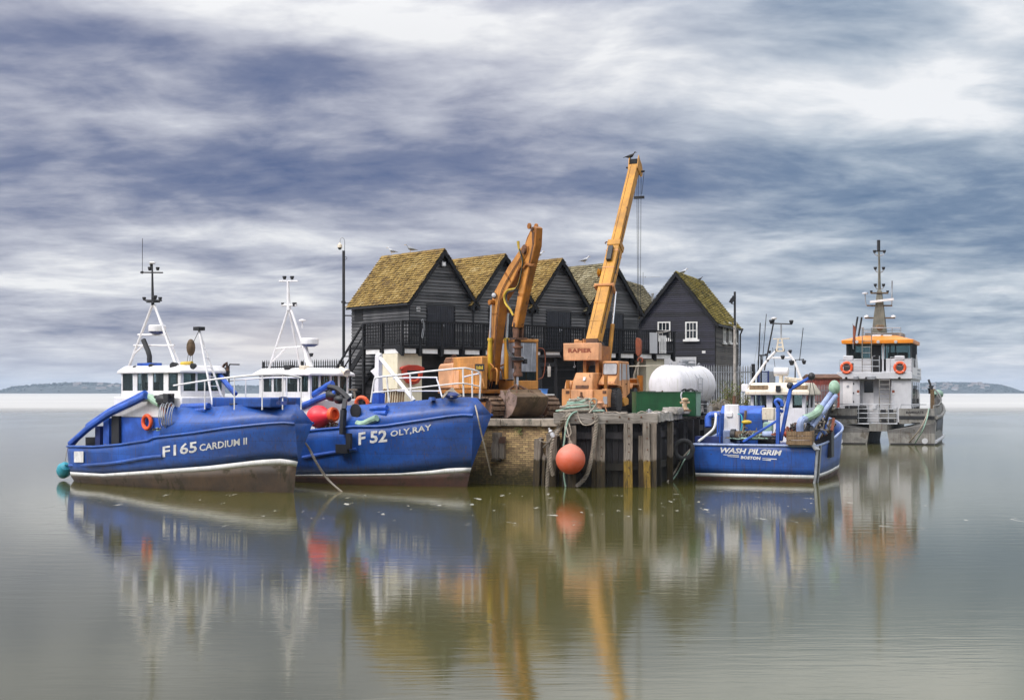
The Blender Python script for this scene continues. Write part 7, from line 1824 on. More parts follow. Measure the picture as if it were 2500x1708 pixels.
# orange roof
rl_, rr_ = E4(2055, 836, xw4-.6).y, E4(2229, 836, xw4-.6).y; zr0, zr1, zr2 = E4(2140, 838, xw4-.6).z, E4(2140, 829.5, xw4-.6).z, E4(2140, 818, xw4).z
b = MB(); xo = xf+.7
b.loft([[(xw4-.6, rr_, zr0), (xw4-.6, rl_, zr0), (xo, rl_, zr0), (xo, rr_, zr0)], [(xw4-.62, rr_-.04, zr1), (xw4-.62, rl_+.04, zr1), (xo+.02, rl_+.04, zr1), (xo+.02, rr_-.04, zr1)], [(xw4+.9, rr_+1.3, zr2), (xw4+.9, rl_-1.2, zr2), (xo-1.2, rl_-1.2, zr2), (xo-1.2, rr_+1.3, zr2)]], closed=True); b.face(*b.v[0:4]); b.face(*b.v[8:12]); rf4 = b.build('roof', M['orange'], wh4, bevel=.02)
for px in (2092, 2144, 2187): lampcan(rf4, E4(px, 834, xw4-.7), .12, (-1, 0, -.2), 'roof_light', 'catwhite')
xr_ = xw4+1.4
G4 = lambda px, py, x=xr_: F4.on_x(px, py, x)
b = MB(); p, q = G4(2112, 830), G4(2202, 818); b.bb((xr_-.2, q.y, zr2-.1), (xr_+3.0, p.y, zr2+.22)); b.build('roof_platform', M['alu'], rf4, bevel=.03)
for px in (2140, 2167): b = MB(); p = G4(px, 822, xr_-.45); b.tube([(p.x, p.y-.3, p.z), (p.x, p.y+.3, p.z)], .15, 10); b.build('liferaft', M['catwhite'], rf4)
# roof rails
for pts, x in ((((2096, 822), (2097, 801), (2108, 799)), 0), (((2128, 800), (2198, 800), (2200, 822)), 0), (((2108, 808), (2200, 806)), 1.6), (((2108, 824), (2108, 799)), 0), (((2178, 822), (2178, 800)), .0), (((2200, 800), (2186, 800)), 2.0)):
    tb(rf4, 'roof_rail', M['steel'], [G4(px, py, xr_+x) for px, py in pts], .035, 6)
# ladders
def ladder(px0, px1, pya, pyb, x, n_, nm='ladder'):
    b = MB()
    for px in (px0, px1): b.tube([F4.on_x(px, pya, x), F4.on_x(px, pyb, x)], .035, 6)
    for i in range(n_):
        py = lerp(pya+4, pyb-4, i/(n_-1)); b.tube([F4.on_x(px0, py, x), F4.on_x(px1, py, x)], .028, 6)
    b.build(nm, M['alu'], b4)
ladder(2105, 2127.5, 800, 908, xw4-.75, 8); ladder(2147, 2172, 923, 1000, xa-.3, 7)
# upper deck rails with lifebuoys
for pts in (((2051, 908), (2050, 879), (2146, 879), (2147, 908)), ((2051, 894), (2146, 894)), ((2173, 908), (2174, 871), (2226, 877), (2226, 908)), ((2174, 894), (2226, 894)), ((2147, 908), (2147, 868)), ((2130, 908), (2130, 870), (2137, 868))):
    tb(b4, 'upper_rail', M['steel'], [D4(px, py, xa-.15) for px, py in pts], .03, 6)
pts = [Vector((xa-.15, yr-.02, z2+1.0)), Vector((xa+3, yr-.02, z2+.95)), Vector((xa+3.4, yr-.02, z2))]; tb(b4, 'upper_rail', M['steel'], pts, .03, 6)
for px in (2072, 2197):
    dpanel('vent_box', M['catwhite'], px-12, 868, px+12, 880, xa+.5, .4, b4, .05); dpanel('vent_grille', M['black'], px-12, 886, px+12, 906, xa+.45, .1, b4, .02)
    b = MB()
    for k in range(4): p, q = D4(px-10, 903-k*4.6, xa+.33), D4(px+10, 901.5-k*4.6, xa+.33); b.bb((xa+.32, q.y, p.z), (xa+.345, p.y, q.z))
    b.build('slats', M['alu'], b4)
b = MB(); b.prism([(0, z2), (3.2, z2), (1.2, z2+1.35), (.6, z2+1.0)], 'y', yr-.06, yr-.01); b.move(Matrix.Translation((xa+3.2, 0, 0))); b.build('side_fairing', M['catwhite'], b4)
b = MB(); b.bb((xa+.2, yr-.075, z1-.02), (xe+.1, yr-.06, z2+.35)); b.build('side_board', M['white'], b4)
for i in range(3):
    b = MB(); b.bb((xa+4.6, yr-.085, z2+.15-i*.28), (xa+7.4, yr-.076, z2+.27-i*.28)); b.build('printed_line', M['steel'], b4)
# stern deck rail gate and gear
b = MB()
for px in (2050.5, 2073, 2096, 2121, 2146, 2169, 2190): b.tube([S4(px, 1034, .1), S4(px, 990 if px not in (2050.5, 2190) else 994, .1)], .035, 6)
for py in (986, 997.5, 1008, 1020): b.tube([S4(2050.5, py, .1), S4(2191, py, .1)], .03, 6)
b.tube([S4(2050, 1034, .1), S4(2191, 1034, .1)], .05, 6); b.build('stern_rail', M['steel'], b4)
b = MB()
b.tube([S4(2199, 998, .2), S4(2200, 987, .2), S4(2262, 987, .2)], .03, 6); b.tube([S4(2230, 998, .2), S4(2230, 987, .2)], .03, 6); b.build('quarter_rail', M['steel'], b4)
for px0, py0, px1, py1, x, mt in ((2062, 995, 2115, 1030, 1.2, 'dark'), (2062, 990, 2113, 998, 1.1, 'rubber'), (2146, 1000, 2188, 1032, 1.5, 'alu'), (2130, 985, 2140, 1000, 2, 'catwhite')):
    p, q = S4(px0, py1, x), S4(px1, py0, x); b = MB(); b.bb((x, q.y, max(zd, p.z)), (x+.8, p.y, q.z)); b.build('deck_locker', M[mt], b4, bevel=.08)
b = MB()
for px, py in ((2156, 1003), (2174, 1003), (2158, 1026), (2176, 1026)): p = S4(px, py, 1.48); b.box(p, (.05, .36, .2))
b.build('locker_grilles', M['black'], b4)
# foredeck gear seen past the cabin
b = MB(); b.bb((xe+.5, yr+.3, zd), (14.3, yl-.3, zq+1.5)); b.build('foredeck_house', M['steelb'], b4)
p = F4.on_y(2277, 990, yS+.35); b = MB(); b.beam((p.x, p.y, zq), F4.on_y(2276, 950, yS+.35), .25, .25); b.build('bollard_post', M['wood_brown'], b4)
b = MB(); q = F4.on_y(2276, 952, yS+.35); b.beam(q, q+Vector((0, .25, .75)), .14, .14); b.build('fender_arm', M['black'], b4)
b = MB(); q = F4.on_y(2290, 962, yS+.6); b.ball(q, .6, 9, 6, (1.5, .7, .6)); b.build('net_heap', M['greenrope'], b4)
for x_, r_4 in ((13.2, 1.0), (14.3, 1.2)): b = MB(); b.lathe([(.14, 0), (.14, .3), (.2, .34), (.2, .42), (0, .45)], (x_, yS+1.1, zq+r_4), seg=10); b.build('bow_bollard', M['black'], b4)
# mast
xm4 = xw4+2.4
K4 = lambda px, py, x=xm4: F4.on_x(px, py, x)
def frus(name, pts, mt, d):
    b = MB(); rows = []
    for l_, r_2, py in pts:
        p, q = K4(l_, py), K4(r_2, py); e = abs(p.y-q.y)/2*d; rows.append([Vector((xm4-e, p.y, p.z)), Vector((xm4-e, q.y, p.z)), Vector((xm4+e, q.y, p.z)), Vector((xm4+e, p.y, p.z))])
    b.loft(rows, closed=True); b.face(*rows[0]); b.face(*rows[-1]); return b.build(name, mt, b4, bevel=.015)
mt_ = frus('mast', [(2130, 2165, 816), (2133.5, 2161, 778), (2138, 2157, 742), (2141, 2153, 712), (2144, 2150, 706)], M['mastgrey'], .9)
def yard(pxa, pxb, py, r=.05, w=.5): b = MB(); p, q = K4(pxa, py), K4(pxb, py); b.beam(p, q, w, .09); return b.build('yard', M['black' if False else 'steelb'], b4)
yard(2112, 2185, 776); yard(2117, 2178, 746); yard(2126, 2168, 715.5)
tb(b4, 'topmast', M['mastgrey'], [K4(2147, 708), K4(2146.5, 640), K4(2145, 587)], [.11, .075, .055], 8)
tb(b4, 'topmast_aerial', M['black'], [K4(2145, 612), K4(2145, 586)], .12, 8)
for cy, hw_ in ((706, 10), (665, 10), (624, 12)):
    tb(b4, 'lamp_bracket', M['steel'], [K4(2147-hw_, cy-10), K4(2147-hw_+2, cy-3), K4(2147, cy), K4(2147+hw_-2, cy-3), K4(2147+hw_, cy-10)], .045, 6, 3)
    for s in (-1, 1): lampcan(b4, K4(2147+s*hw_, cy-10), .13, (0, 0, 1), 'navigation_light')
tb(b4, 'lamp_bracket', M['black'], [K4(2134, 613), K4(2157, 613)], .06, 6)
b = MB(); p, q = K4(2124, 737, xm4-.5), K4(2182, 730, xm4-.5); b.beam(p, q, .2, .16); b.build('radar_scanner', M['white'], b4)
tb(b4, 'sat_dome_post', M['steel'], [K4(2115, 746), K4(2113, 735), K4(2112, 718)], .04, 6)
b = MB(); b.lathe([(0, .16), (.2, .12), (.22, .02), (.05, 0), (0, 0)], K4(2112, 718), seg=14); b.build('sat_dome', M['catwhite'], b4)
for px in (2116, 2181): b = MB(); b.lathe([(0, .2), (.18, .12), (.2, 0), (0, 0)], K4(px, 775), seg=12); b.build('gps_dome', M['white'], b4)
tb(b4, 'whip_aerial', M['steel'], [K4(2177, 746), K4(2178, 685)], .05, 6)
for px in (2127, 2167): lampcan(b4, K4(px, 712), .11, (0, 0, 1), 'navigation_light')
lettering('x', lambda u, v: K4(2141+14*u, 806-10*v, xm4-.86), M['signred'], b4, 'mast_emblem', bold=.1) if False else None
b = MB(); c = K4(2148, 800, xm4-.87); b.ball(c+Vector((0, .13, .08)), .2, 8, 6, (.15, 1, .8)); b.ball(c+Vector((0, -.13, .08)), .2, 8, 6, (.15, 1, .8)); b.ball(c+Vector((0, 0, -.08)), .2, 8, 6, (.15, 1, .8)); b.build('mast_emblem', M['wood_brown'], b4)
for a, c in (((2086, 822), (2094, 773)), ((2096, 820), (2104, 774))): tb(b4, 'whip_aerial', M['black'], [K4(*a, xw4+.6), K4(*c, xw4+.6)], .07, 7)
# loose on it: lifebuoys, ensign, rope
for px, lab in ((2067, 'orange lifebuoy on the left upper rail of the grey catamaran'), (2197, 'orange lifebuoy on the right upper rail of the grey catamaran')):
    p = F4.W(*D4(px, 897, xa-.28)); o = tag(MB().ring((0, 0, 0), .36, .1, (1, 0, 0), 28, 10).build('lifebuoy', M['buoyorange']), lab, 'lifebuoy', 'lifebuoys on the catamaran rail'); o.location = p; o.rotation_euler = (0, 0, F4.a)
    for k in range(4):
        a = PI/4+k*PI/2; bd = MB(); bd.ring((0, math.cos(a)*.36, math.sin(a)*.36), .105, .012, (0, -math.sin(a), math.cos(a)), 10, 5); bd.build('band', M['letter'], o)
p = F4.W(*D4(2083, 835, xa+.6)); o = thing('ensign', 'small furled red ensign at the left edge of the orange roof', 'flag', Frame(p.x, p.y, p.z, 0))
tb(o, 'staff', M['steel'], [(0, 0, -.5), (-.03, 0, 1.35)], .022, 6)
b = MB(); rows = []
for i in range(8):
    f = i/7; rows.append([(-.03, 0, 1.25-f*1.2), (.04+.10*math.sin(f*5), .05*math.sin(f*9), 1.22-f*1.22), (.12+.12*f+.05*math.sin(f*7), -.04, 1.15-f*1.35)])
b.loft(rows); b.build('cloth', M['signred'], o, solid=.01)
rope_thing([F4.W(*S4(2268, 997, -.05)), P(2262, 1024, 96.5), P(2250, 1055, 96.3), P(2232, 1084, 97.6)], 'green mooring rope hanging from the catamaran quarter to the water', .04, 'greenrope')
rope_thing([F4.W(*S4(2267, 998, -.05)), P(2257, 1026, 96.5), P(2242, 1052, 96.3), P(2216, 1083, 97.8)], 'paler second rope hanging slack beside the green one at the catamaran quarter', .04, 'rope')
# ---------------------------------------------------------------- things standing about the quay
def at(px, Y, z=GZ, ang=0): return Frame(XW(px, Y), Y, z, ang)
# white tank lying on saddles
ta = R(90-38)       # axis direction, pointing away to the right
FT = Frame(XW(1626, 66.2), 66.2, GZ, ta)
t = thing('storage_tank', 'big white horizontal tank with streaky top behind the green box', 'tank', FT)
ax = FT.a; RT_ = .93; LT = 2.95; zc = 4.86-GZ-RT_
b = MB(); pr = [(0, -.34)]+[(RT_*math.sin(a), -.34*math.cos(a)) for a in (R(20), R(40), R(60), R(78))]+[(RT_, 0), (RT_, LT)]+[(RT_*math.cos(a), LT+.34*math.sin(a)) for a in (R(12), R(30), R(50), R(70))]+[(0, LT+.34)]
b.lathe(pr, (0, 0, zc), (1, 0, 0), 40); b.build('shell', M['tank'], t, smooth=50)
b = MB()
for x in (.02, 1.1, 2.2, LT-.02): b.ring((x, 0, zc), RT_-.002, .009, (1, 0, 0), 40, 5)
b.build('weld_bands', M['tank'], t)
for x in (.62, 2.35):
    b = MB(); b.ring((x, 0, zc), RT_-.001, .008, (1, 0, 0), 40, 5); b.build('strap', M['cement'], t)
b = MB()
for yy in (-.18, .18): b.tube([(LT*.5+yy, -RT_-.08, .2), (LT*.5+yy, -RT_-.05, zc+.3), (LT*.5+yy, -.3, zc+RT_+.02)], .02, 6)
for k in range(6): b.tube([(LT*.5-.18, -RT_-.07, .35+k*.27), (LT*.5+.18, -RT_-.07, .35+k*.27)], .016, 5)
b.build('ladder', M['steel'], t)
b = MB(); b.tube([(-.2, 0, .1), (-.36, 0, .1), (-.36, 0, zc-.35), (-.28, 0, zc-.35)], .05, 7, smooth=2); b.lathe([(.0, -.04), (.1, -.04), (.1, .04), (0, .04)], (-.46, 0, .45), (1, 0, 0), 10); b.build('outlet_valve', M['rust'], t)
for x in (.5, LT-.5):
    b = MB(); b.prism([(-.8, 0), (.8, 0), (.8, .5), (.55, zc-.65), (-.55, zc-.65), (-.8, .5)], 'x', x-.1, x+.1); b.build('saddle', M['steel'], t)
b = MB(); b.bb((1.3, -.22, zc+RT_+.02), (2.3, .22, zc+RT_+.12)); b.lathe([(.2, zc+RT_-.03), (.2, zc+RT_+.16), (.24, zc+RT_+.17), (.24, zc+RT_+.21), (0, zc+RT_+.22)], (1.6, 0, 0), seg=14); b.tube([(1.2, -.1, zc+RT_+.1), (1.2, -.1, zc+RT_+.25), (2.4, -.1, zc+RT_+.25), (2.4, -.1, zc+RT_+.1)], .03, 6); b.build('manway', M['steel'], t)
for x in (.4, 3.0): b = MB(); b.ring((x, 0, zc+RT_+.04), .09, .022, (0, 1, 0), 12, 6); b.build('lifting_eye', M['steel'], t)
# dark green box
p0, p1 = XW(1553, 60), XW(1700, 60)
FG = Frame(p0, 60, GZ, R(3))
t = thing('steel_box', 'long dark green steel box on the quay in front of the white tank', 'container', FG)
w = p1-p0
b = MB(); b.bb((0, 0, .03), (w, 1.3, 1.05)); b.build('body', M['green'], t, bevel=.02)
b = MB(); b.bb((w+.003, .02, .03), (w+.22, 1.28, 1.04)); b.build('end_panel', M['greengrey'], t, bevel=.02)
b = MB(); b.bb((-.02, -.03, 1.052), (w+.24, 1.33, 1.075)); b.build('lid', M['green'], t)
b = MB(); b.bb((.3, .05, 1.077), (.85, .9, 1.10)); b.build('hatch', M['black'], t)
def chain(name, label, pts, link=.075, r=.016, mt='rust', top=True, parent=None):
    pts = [Vector(p) for p in pts]
    tab = [[(i, p[k]) for i, p in enumerate(pts)] for k in range(3)]
    dense = [Vector([sinterp(tab[k], i/20) for k in range(3)]) for i in range(20*(len(pts)-1)+1)]
    b = MB(); o_ = pts[0].copy(); acc = 0; i = 0; flip = 0
    for p, q in zip(dense, dense[1:]):
        acc += (q-p).length
        if acc > link*1.25:
            acc = 0; d = (q-p).normalized(); s_ = d.orthogonal().normalized(); u_ = d.cross(s_); n2 = s_ if flip else u_; w2 = d.cross(n2); flip = 1-flip
            ringp = [p-o_+d*math.cos(2*PI*k/10)*link+w2*math.sin(2*PI*k/10)*link*.6 for k in range(11)]; b.tube(ringp, r, 5, cap=False)
    o = b.build(name, M[mt]); o.location = o_; return tag(o, label, 'chain')
c = [FG.W(1.95, -.05, 1.08), FG.W(1.9, -.06, .9), FG.W(1.97, -.07, .6), FG.W(2.0, -.1, .35), FG.W(2.05, -.2, .3)]
chain('chain', 'short chain hanging down the front of the dark green box', c, .05, .013, 'feather')
o = chain('chain', 'dark chain heaped along the top edge of the green box', [FG.W(1.95, .2, 1.1), FG.W(2.1, .1, 1.16), FG.W(2.2, .3, 1.1), FG.W(2.35, .15, 1.17), FG.W(2.5, .2, 1.1), FG.W(2.62, .15, 1.1)], .07, .02, 'black')
# small bollards and fairleads
def bollard(px, py, Y, label, h=.42, mt='cream', twin=False):
    f = Frame(XW(px, Y), Y, ZW(py, Y), 0); t = thing('bollard', label, 'bollard', f)
    b = MB()
    b.lathe([(.17, 0), (.17, .04), (.10, .07), (.085, h*.5), (.1, h*.75), (.15, h*.82), (.15, h*.93), (.05, h), (0, h)], seg=14)
    b.build('post', M[mt], t)
    b = MB(); b.bb((-.24, -.16, -.05), (.24, .16, .01)); b.build('base', M['rust'], t)
    b = MB(); b.tube([(-.2, 0, h*.62), (.2, 0, h*.62)], .045, 8); b.build('horn', M[mt], t); return t
M['rustcream'] = paint('flaking_cream_iron', (.50, .36, .23), .75, 0, .25, 4, (RUST, .34, 5), ((.3, .14, .06), .5), .3, 25)
M['rustpink'] = paint('flaking_rusty_iron', (.58, .30, .17), .75, 0, .25, 4, (RUST, .3, 5), ((.3, .14, .06), .5), .3, 25)
bollard(1672, 1000.5, 58.6, 'flaking cream bollard in front of the dark green box', .5, 'rustcream')
t = bollard(1464, 1009, 55.0, 'rusty orange fairlead beside the coiled ropes', .46, 'rustpink')
b = MB(); b.beam((.06, 0, .02), (-.1, 0, .52), .05, .05); b.beam((.12, 0, .5), (.3, 0, .02), .05, .04); b.beam((-.12, 0, .5), (.13, 0, .5), .05, .05); b.build('frame', M['rustpink'], t)
f = at(1424, 54.9, 2.78); t = thing('timber_bollard', 'pale twin-headed timber bollard rising from the rope heap', 'bollard', f)
for s in (-1, 1):
    b = MB(); gnarly(b, (s*.115, 0, 0), (s*.115, 0, .55), .17, .2, 5+s, .08, 6); b.build('post', M['cement'], t, smooth=50)
# the heap of ropes
r5 = random.Random(12)
def rope_w(pts, label, r, mt, nm='rope_coil', sm=6):
    o = rope_thing(pts, label, r, mt, nm); return o
hc = Vector((XW(1415, 54.4), 54.4, 2.82))
cols = ['rope', 'greenrope', 'rope', 'rope_dark', 'greenrope', 'rope']
names = ['pale rope coiled lowest in the heap on the corner beam', 'pale green rope wound round the twin bollard', 'grey rope looped over the middle of the heap', 'dark wet hawser buried in the rope heap', 'light green rope lying on top of the heap', 'stiff pale rope with a loop standing up from the heap']
for k in range(5):
    pts = []; n_ = 26
    for i in range(n_):
        a = i*.62+k*1.3; rr = lerp(.84, .25, i/n_)*r5.uniform(.85, 1.15)
        pts.append(hc+Vector((math.cos(a)*rr*1.05, math.sin(a)*rr*.42, -.02+.52*(i/n_)**1.1+r5.uniform(-.02, .05)+k*.015)))
    rope_w(pts, names[k], .038 if k != 3 else .055, cols[k])
q = lambda px, py, Y: P(px, py, Y)
rope_w([q(1432, 1012, 54.1), q(1441, 1000, 54.1), q(1440, 985, 54.1), q(1446, 974, 54.1), q(1455, 975, 54.1), q(1456, 985, 54.1), q(1449, 996, 54.1), q(1438, 1008, 54.0)], names[5], .035, 'rope')
# ropes spilling over the edge
rope_w([q(1424, 1004, 54.2), q(1402, 1006, 53.9), q(1388, 1022, 53.75), q(1381, 1050, 53.7), q(1378, 1075, 53.7), q(1376, 1093, 53.7), q(1378, 1125, 53.8), q(1377, 1158, 53.9), q(1381, 1188, 53.9)], 'green rope falling over the beam behind the big orange buoy into the water', .034, 'greenrope', 'hanging_rope')
rope_w([q(1418, 1008, 54.1), q(1395, 1012, 53.85), q(1382, 1030, 53.75), q(1380, 1055, 53.7), q(1385, 1066, 53.68), q(1394, 1057, 53.7), q(1391, 1040, 53.7), q(1386, 1028, 53.8)], 'pale rope hanging in a loop above the orange buoy', .026, 'rope', 'hanging_rope')
rope_w([q(1410, 1004, 54.0), q(1413, 1020, 53.85), q(1424, 1036, 53.7), q(1443, 1035, 53.65), q(1454, 1025, 53.7), q(1457, 1010, 53.8)], 'pale rope sagging across the face of the capping beam', .022, 'rope', 'hanging_rope')
def twisted(pts, label, R_, r, mt, nm='hawser', pitch=.34):
    pts = [Vector(p) for p in pts]; tab = [[(i, p[k]) for i, p in enumerate(pts)] for k in range(3)]
    n_ = 30*(len(pts)-1); dense = [Vector([sinterp(tab[k], i/30) for k in range(3)]) for i in range(n_+1)]
    b = MB(); o_ = pts[0].copy(); s = 0; frames = []
    for i, p in enumerate(dense):
        d = (dense[min(i+1, n_)]-dense[max(i-1, 0)]).normalized(); u = d.orthogonal().normalized() if i == 0 else (pu-d*pu.dot(d)).normalized(); pu = u
        if i: s += (p-dense[i-1]).length
        frames.append((p-o_, u, d.cross(u), s))
    for k in range(3): b.tube([c+(u*math.cos(2*PI*(s/pitch+k/3))+w*math.sin(2*PI*(s/pitch+k/3)))*R_ for c, u, w, s in frames], r, 6)
    o = b.build(nm, M[mt]); o.location = o_; return tag(o, label, 'rope')
twisted([q(1452, 1010, 54.0), q(1456, 1020, 53.75), q(1454, 1050, 53.7), q(1448, 1095, 53.7), q(1440, 1135, 53.7), q(1428, 1166, 53.75), q(1408, 1187, 53.8)], 'thick twisted hawser curving down right of the orange buoy', .045, .042, 'rope_dark')
twisted([q(1388, 1008, 54.0), q(1374, 1024, 53.8), q(1362, 1048, 54.2), q(1347, 1070, 54.1), q(1343, 1110, 54.1), q(1338, 1150, 54.2), q(1336, 1188, 54.3)], 'twisted grey hawser running down beside the cracked piles', .048, .044, 'rope_dark')
twisted([q(1394, 1010, 54.0), q(1380, 1022, 53.8), q(1367, 1046, 54.1), q(1353, 1066, 54.0), q(1348, 1082, 54.0), q(1344, 1130, 54.1), q(1350, 1160, 54.2)], 'second twisted hawser tied round the wide cracked pile', .045, .042, 'rope')
twisted([q(1366, 1062, 54.0), q(1352, 1066, 53.95), q(1338, 1080, 53.95), q(1326, 1092, 54.2)], 'short lashing between the two broken piles', .02, .018, 'rope_dark')
rope_w([q(1316, 1073, 54.4), q(1327, 1078, 54.2), q(1338, 1079, 54.0)], 'thin cord stretched from the broken pile to the lashing', .012, 'rope', 'cord')
p = q(1347, 1058, 53.95); o = thing('plastic_bottle', 'crushed white plastic bottle caught in the hawsers', 'bottle', Frame(p.x, p.y, p.z, 0))
b = MB(); b.lathe([(0, -.16), (.075, -.15), (.085, -.02), (.06, .04), (.085, .10), (.03, .17), (.03, .21), (0, .21)], (0, 0, 0), (-.55, 0, 1), 12); b.build('body', M['catwhite'], o)
b = MB(); b.lathe([(.034, .205), (.034, .24), (0, .24)], (0, 0, 0), (-.55, 0, 1), 10); b.build('cap', M['white'], o)
# the big buoy
p = q(1393, 1121, 53.3); o = thing('mooring_buoy', 'big faded orange pear-shaped buoy hanging against the timber quay', 'buoy', Frame(p.x, p.y, p.z, 0))
b = MB(); rr = .555; pr = [(0, -rr*.98)]
for i in range(1, 15):
    a = PI*i/18; pr.append((rr*math.sin(a), -rr*math.cos(a)))
pr += [(rr*.60, rr*.80), (rr*.36, rr*.97), (rr*.15, rr*1.05), (.05, rr*1.08), (0, rr*1.08)]
b.lathe(pr, seg=40); b.build('body', M['buoy'], o, smooth=60)
b = MB(); b.ring((0, 0, rr*1.14), .05, .02, (0, 1, 0), 12, 6); b.tube([(0, 0, rr*1.1), (-.03, .02, rr*1.35), (-.10, .06, rr*1.75), (-.14, .2, rr*2.2)], .022, 6, smooth=3); b.build('lanyard', M['rope'], o)
# mooring line along the capping
rope_w([q(1478, 1006, 54.2), q(1500, 1005, 54.3), q(1512, 1007, 54.2), q(1530, 1009, 54.0)], 'thin pale line lying along the capping beam below the crane wheel', .018, 'rope', 'cord')
rope_w([q(1556, 1008, 54.3), q(1566, 1004, 54.3), q(1575, 1005.5, 54.3), q(1590, 1006, 54.4), q(1604, 1003, 54.6), q(1622, 1006, 55.2)], 'thin pale line curled at the corner of the capping beam', .02, 'rope', 'cord')
b = MB(); b.lathe([(.06, 0), (.06, .12), (.035, .15), (0, .15)], seg=10); b.bb((-.12, -.03, .06), (.12, .03, .1)); o = b.build('cleat', M['steel']); o.location = q(1585, 1007.5, 54.3); tag(o, 'small grey cleat on the corner of the capping beam', 'cleat')

# clutter behind: barrel, net heap, shrub, tub, staging, pallet, trestle
f = at(1717, 64.5); t = thing('steel_drum', 'dull ribbed drum between the green box and the heap of nets', 'barrel', f)
b = MB(); b.lathe([(0, 0), (.17, 0), (.17, .2), (.185, .22), (.17, .24), (.17, .42), (.185, .44), (.17, .46), (.17, .66), (0, .66)], seg=16); b.build('body', M['black'], t)
b = MB()
for i in range(3): b.ring((0, 0, .12+.2*i), .178, .012, seg=16, ts=5)
b.build('hoops', M['steel'], t)
b = MB(); r6 = random.Random(4)
for i in range(90):
    c = Vector((r6.gauss(0, .38), r6.gauss(0, .25), 0)); h = max(.05, .62-c.length*.7)*r6.uniform(.5, 1); c.z = h*.2
    a = r6.uniform(0, 6.28); b.tube([c, c+Vector((math.cos(a)*.15, math.sin(a)*.1, h*.8)), c+Vector((math.cos(a)*.36, math.sin(a)*.25, h*.7)), c+Vector((math.cos(a)*.5, math.sin(a)*.3, .05))], .016, 4, smooth=2)
f = at(1756, 69.5, GZ+.1); o = b.build('net_heap', M['rope'], None, smooth=60); o.location = f.o; tag(o, 'tangled heap of straw-coloured rope and net by the palisade', 'net heap')
def shrub(px, Y, z0, h, w, n_, label, seed):
    r7 = random.Random(seed); t = thing('shrub', label, 'plant', at(px, Y, z0))
    b = MB(); l = MB()
    for k in range(9):
        a = r7.uniform(0, 6.28); tip = Vector((math.cos(a)*w*r7.uniform(.2, .6), math.sin(a)*w*.4, h*r7.uniform(.6, 1)))
        b.tube([(0, 0, 0), tip*.5+Vector((0, 0, .1*h)), tip], [.02, .014, .006], 5, smooth=2)
        for i in range(n_//9):
            f = r7.uniform(.15, 1.05); c = tip*f+Vector((r7.gauss(0, .10*w), r7.gauss(0, .08*w), r7.gauss(0, .06*h))); l.r = r7.random()
            s = r7.uniform(.035, .075); d = Vector((r7.gauss(0, 1), r7.gauss(0, 1), r7.gauss(0, 1))).normalized(); e = d.orthogonal().normalized()
            l.face(c, c+d*s+e*s*.4, c+d*s*2, c+d*s-e*s*.4)
    b.build('stem', M['wood_brown'], t); l.build('foliage', M['leaf'], t, smooth=0, attr=True, recalc=False)
shrub(1779, 75.2, GZ, 1.6, .9, 620, 'yellow-green shrub growing through the palisade beside the lamp post', 3)
shrub(1800, 77.5, GZ, 2.2, .7, 300, 'thin straggly shrub climbing behind the palisade near the lamp post', 5)
shrub(1822, 76.0, GZ, 1.1, .5, 260, 'small weedy bush at the right end of the palisade', 8)
shrub(1748, 76.4, GZ, .8, .5, 160, 'low weedy bush at the foot of the palisade by the net heap', 9)
f = at(1327, 66); t = thing('plastic_tub', 'blue plastic tub on a low white bench behind the excavator track', 'tub', Frame(f.o.x, f.o.y, GZ+.96, 0))
b = MB(); b.lathe([(0, 0), (.17, 0), (.2, .22), (.225, .23), (.225, .25), (.19, .25), (.16, .03), (0, .03)], seg=18); b.build('body', M['bluetub'], t)
t = thing('bench', 'low pale bench carrying the blue tub', 'bench', f)
b = MB(); b.bb((-.45, -.3, .92), (.5, .3, .96)); b.build('top', M['whitew'], t)
for x in (-.4, .45): b = MB(); b.bb((x-.03, -.25, 0), (x+.03, .25, .92)); b.build('leg', M['wood_grey'], t)
f = at(1318, 69, GZ); t = thing('timber_staging', 'dark timber staging frame standing behind the excavator cab', 'frame', f)
z_ = ZW(872, 69)-GZ; x1 = XW(1357, 69)-XW(1318, 69)
for x in (0, x1):
    for y in (0, .9): b = MB(); b.bb((x-.07, y-.07, 0), (x+.07, y+.07, z_)); b.build('post', M['blackwood'], t)
b = MB(); b.bb((-.25, -.2, z_), (x1+.25, 1.1, z_+.12)); b.build('top', M['wood_dark'], t)
b = MB(); b.beam((x1, -.1, z_-.2), (x1-.55, -.1, z_-.75), .06, .06); b.bb((0, -.1, z_-.45), (x1, -.071, z_-.25)); b.build('brace', M['blackwood'], t)
b = MB(); b.bb((-.06, -.04, -.5), (.09, .02, 0)); b.tube([(.02, -.02, 0), (.02, -.02, .12)], .012, 5); o = b.build('hanging_board', M['cement'], bevel=.02); o.location = (XW(1340, 68.8), 68.8, ZW(894, 68.8)); tag(o, 'pale board hanging from the dark timber staging', 'board')
f = at(961, 62.3, GZ+.3, R(8)); t = thing('pallet', 'brown slatted pallet leaning under the gallery, seen through the white bow rails', 'pallet', f)
zt_ = ZW(948, 62.3)-GZ-.3
b = MB()
for i in range(9): b.box((-.42+i*.105, 0, zt_*.55), (.085, .025, zt_*.9), Matrix.Rotation(-.28, 3, 'X') @ Matrix.Rotation(.10, 3, 'Y'))
b.build('slats', M['wood_brown'], t)
b = MB()
for z in (.15, .9): b.box((0, .05-(z-.5)*zt_*.25+.02, zt_*z), (.95, .07, .09), Matrix.Rotation(-.28, 3, 'X'))
b.build('rails', M['wood_brown'], t)
f = at(856, 63.5, GZ); t = thing('trestle', 'grey timber trestle by the foot of the black staircase', 'trestle', f)
zt_ = ZW(953, 63.5)-GZ
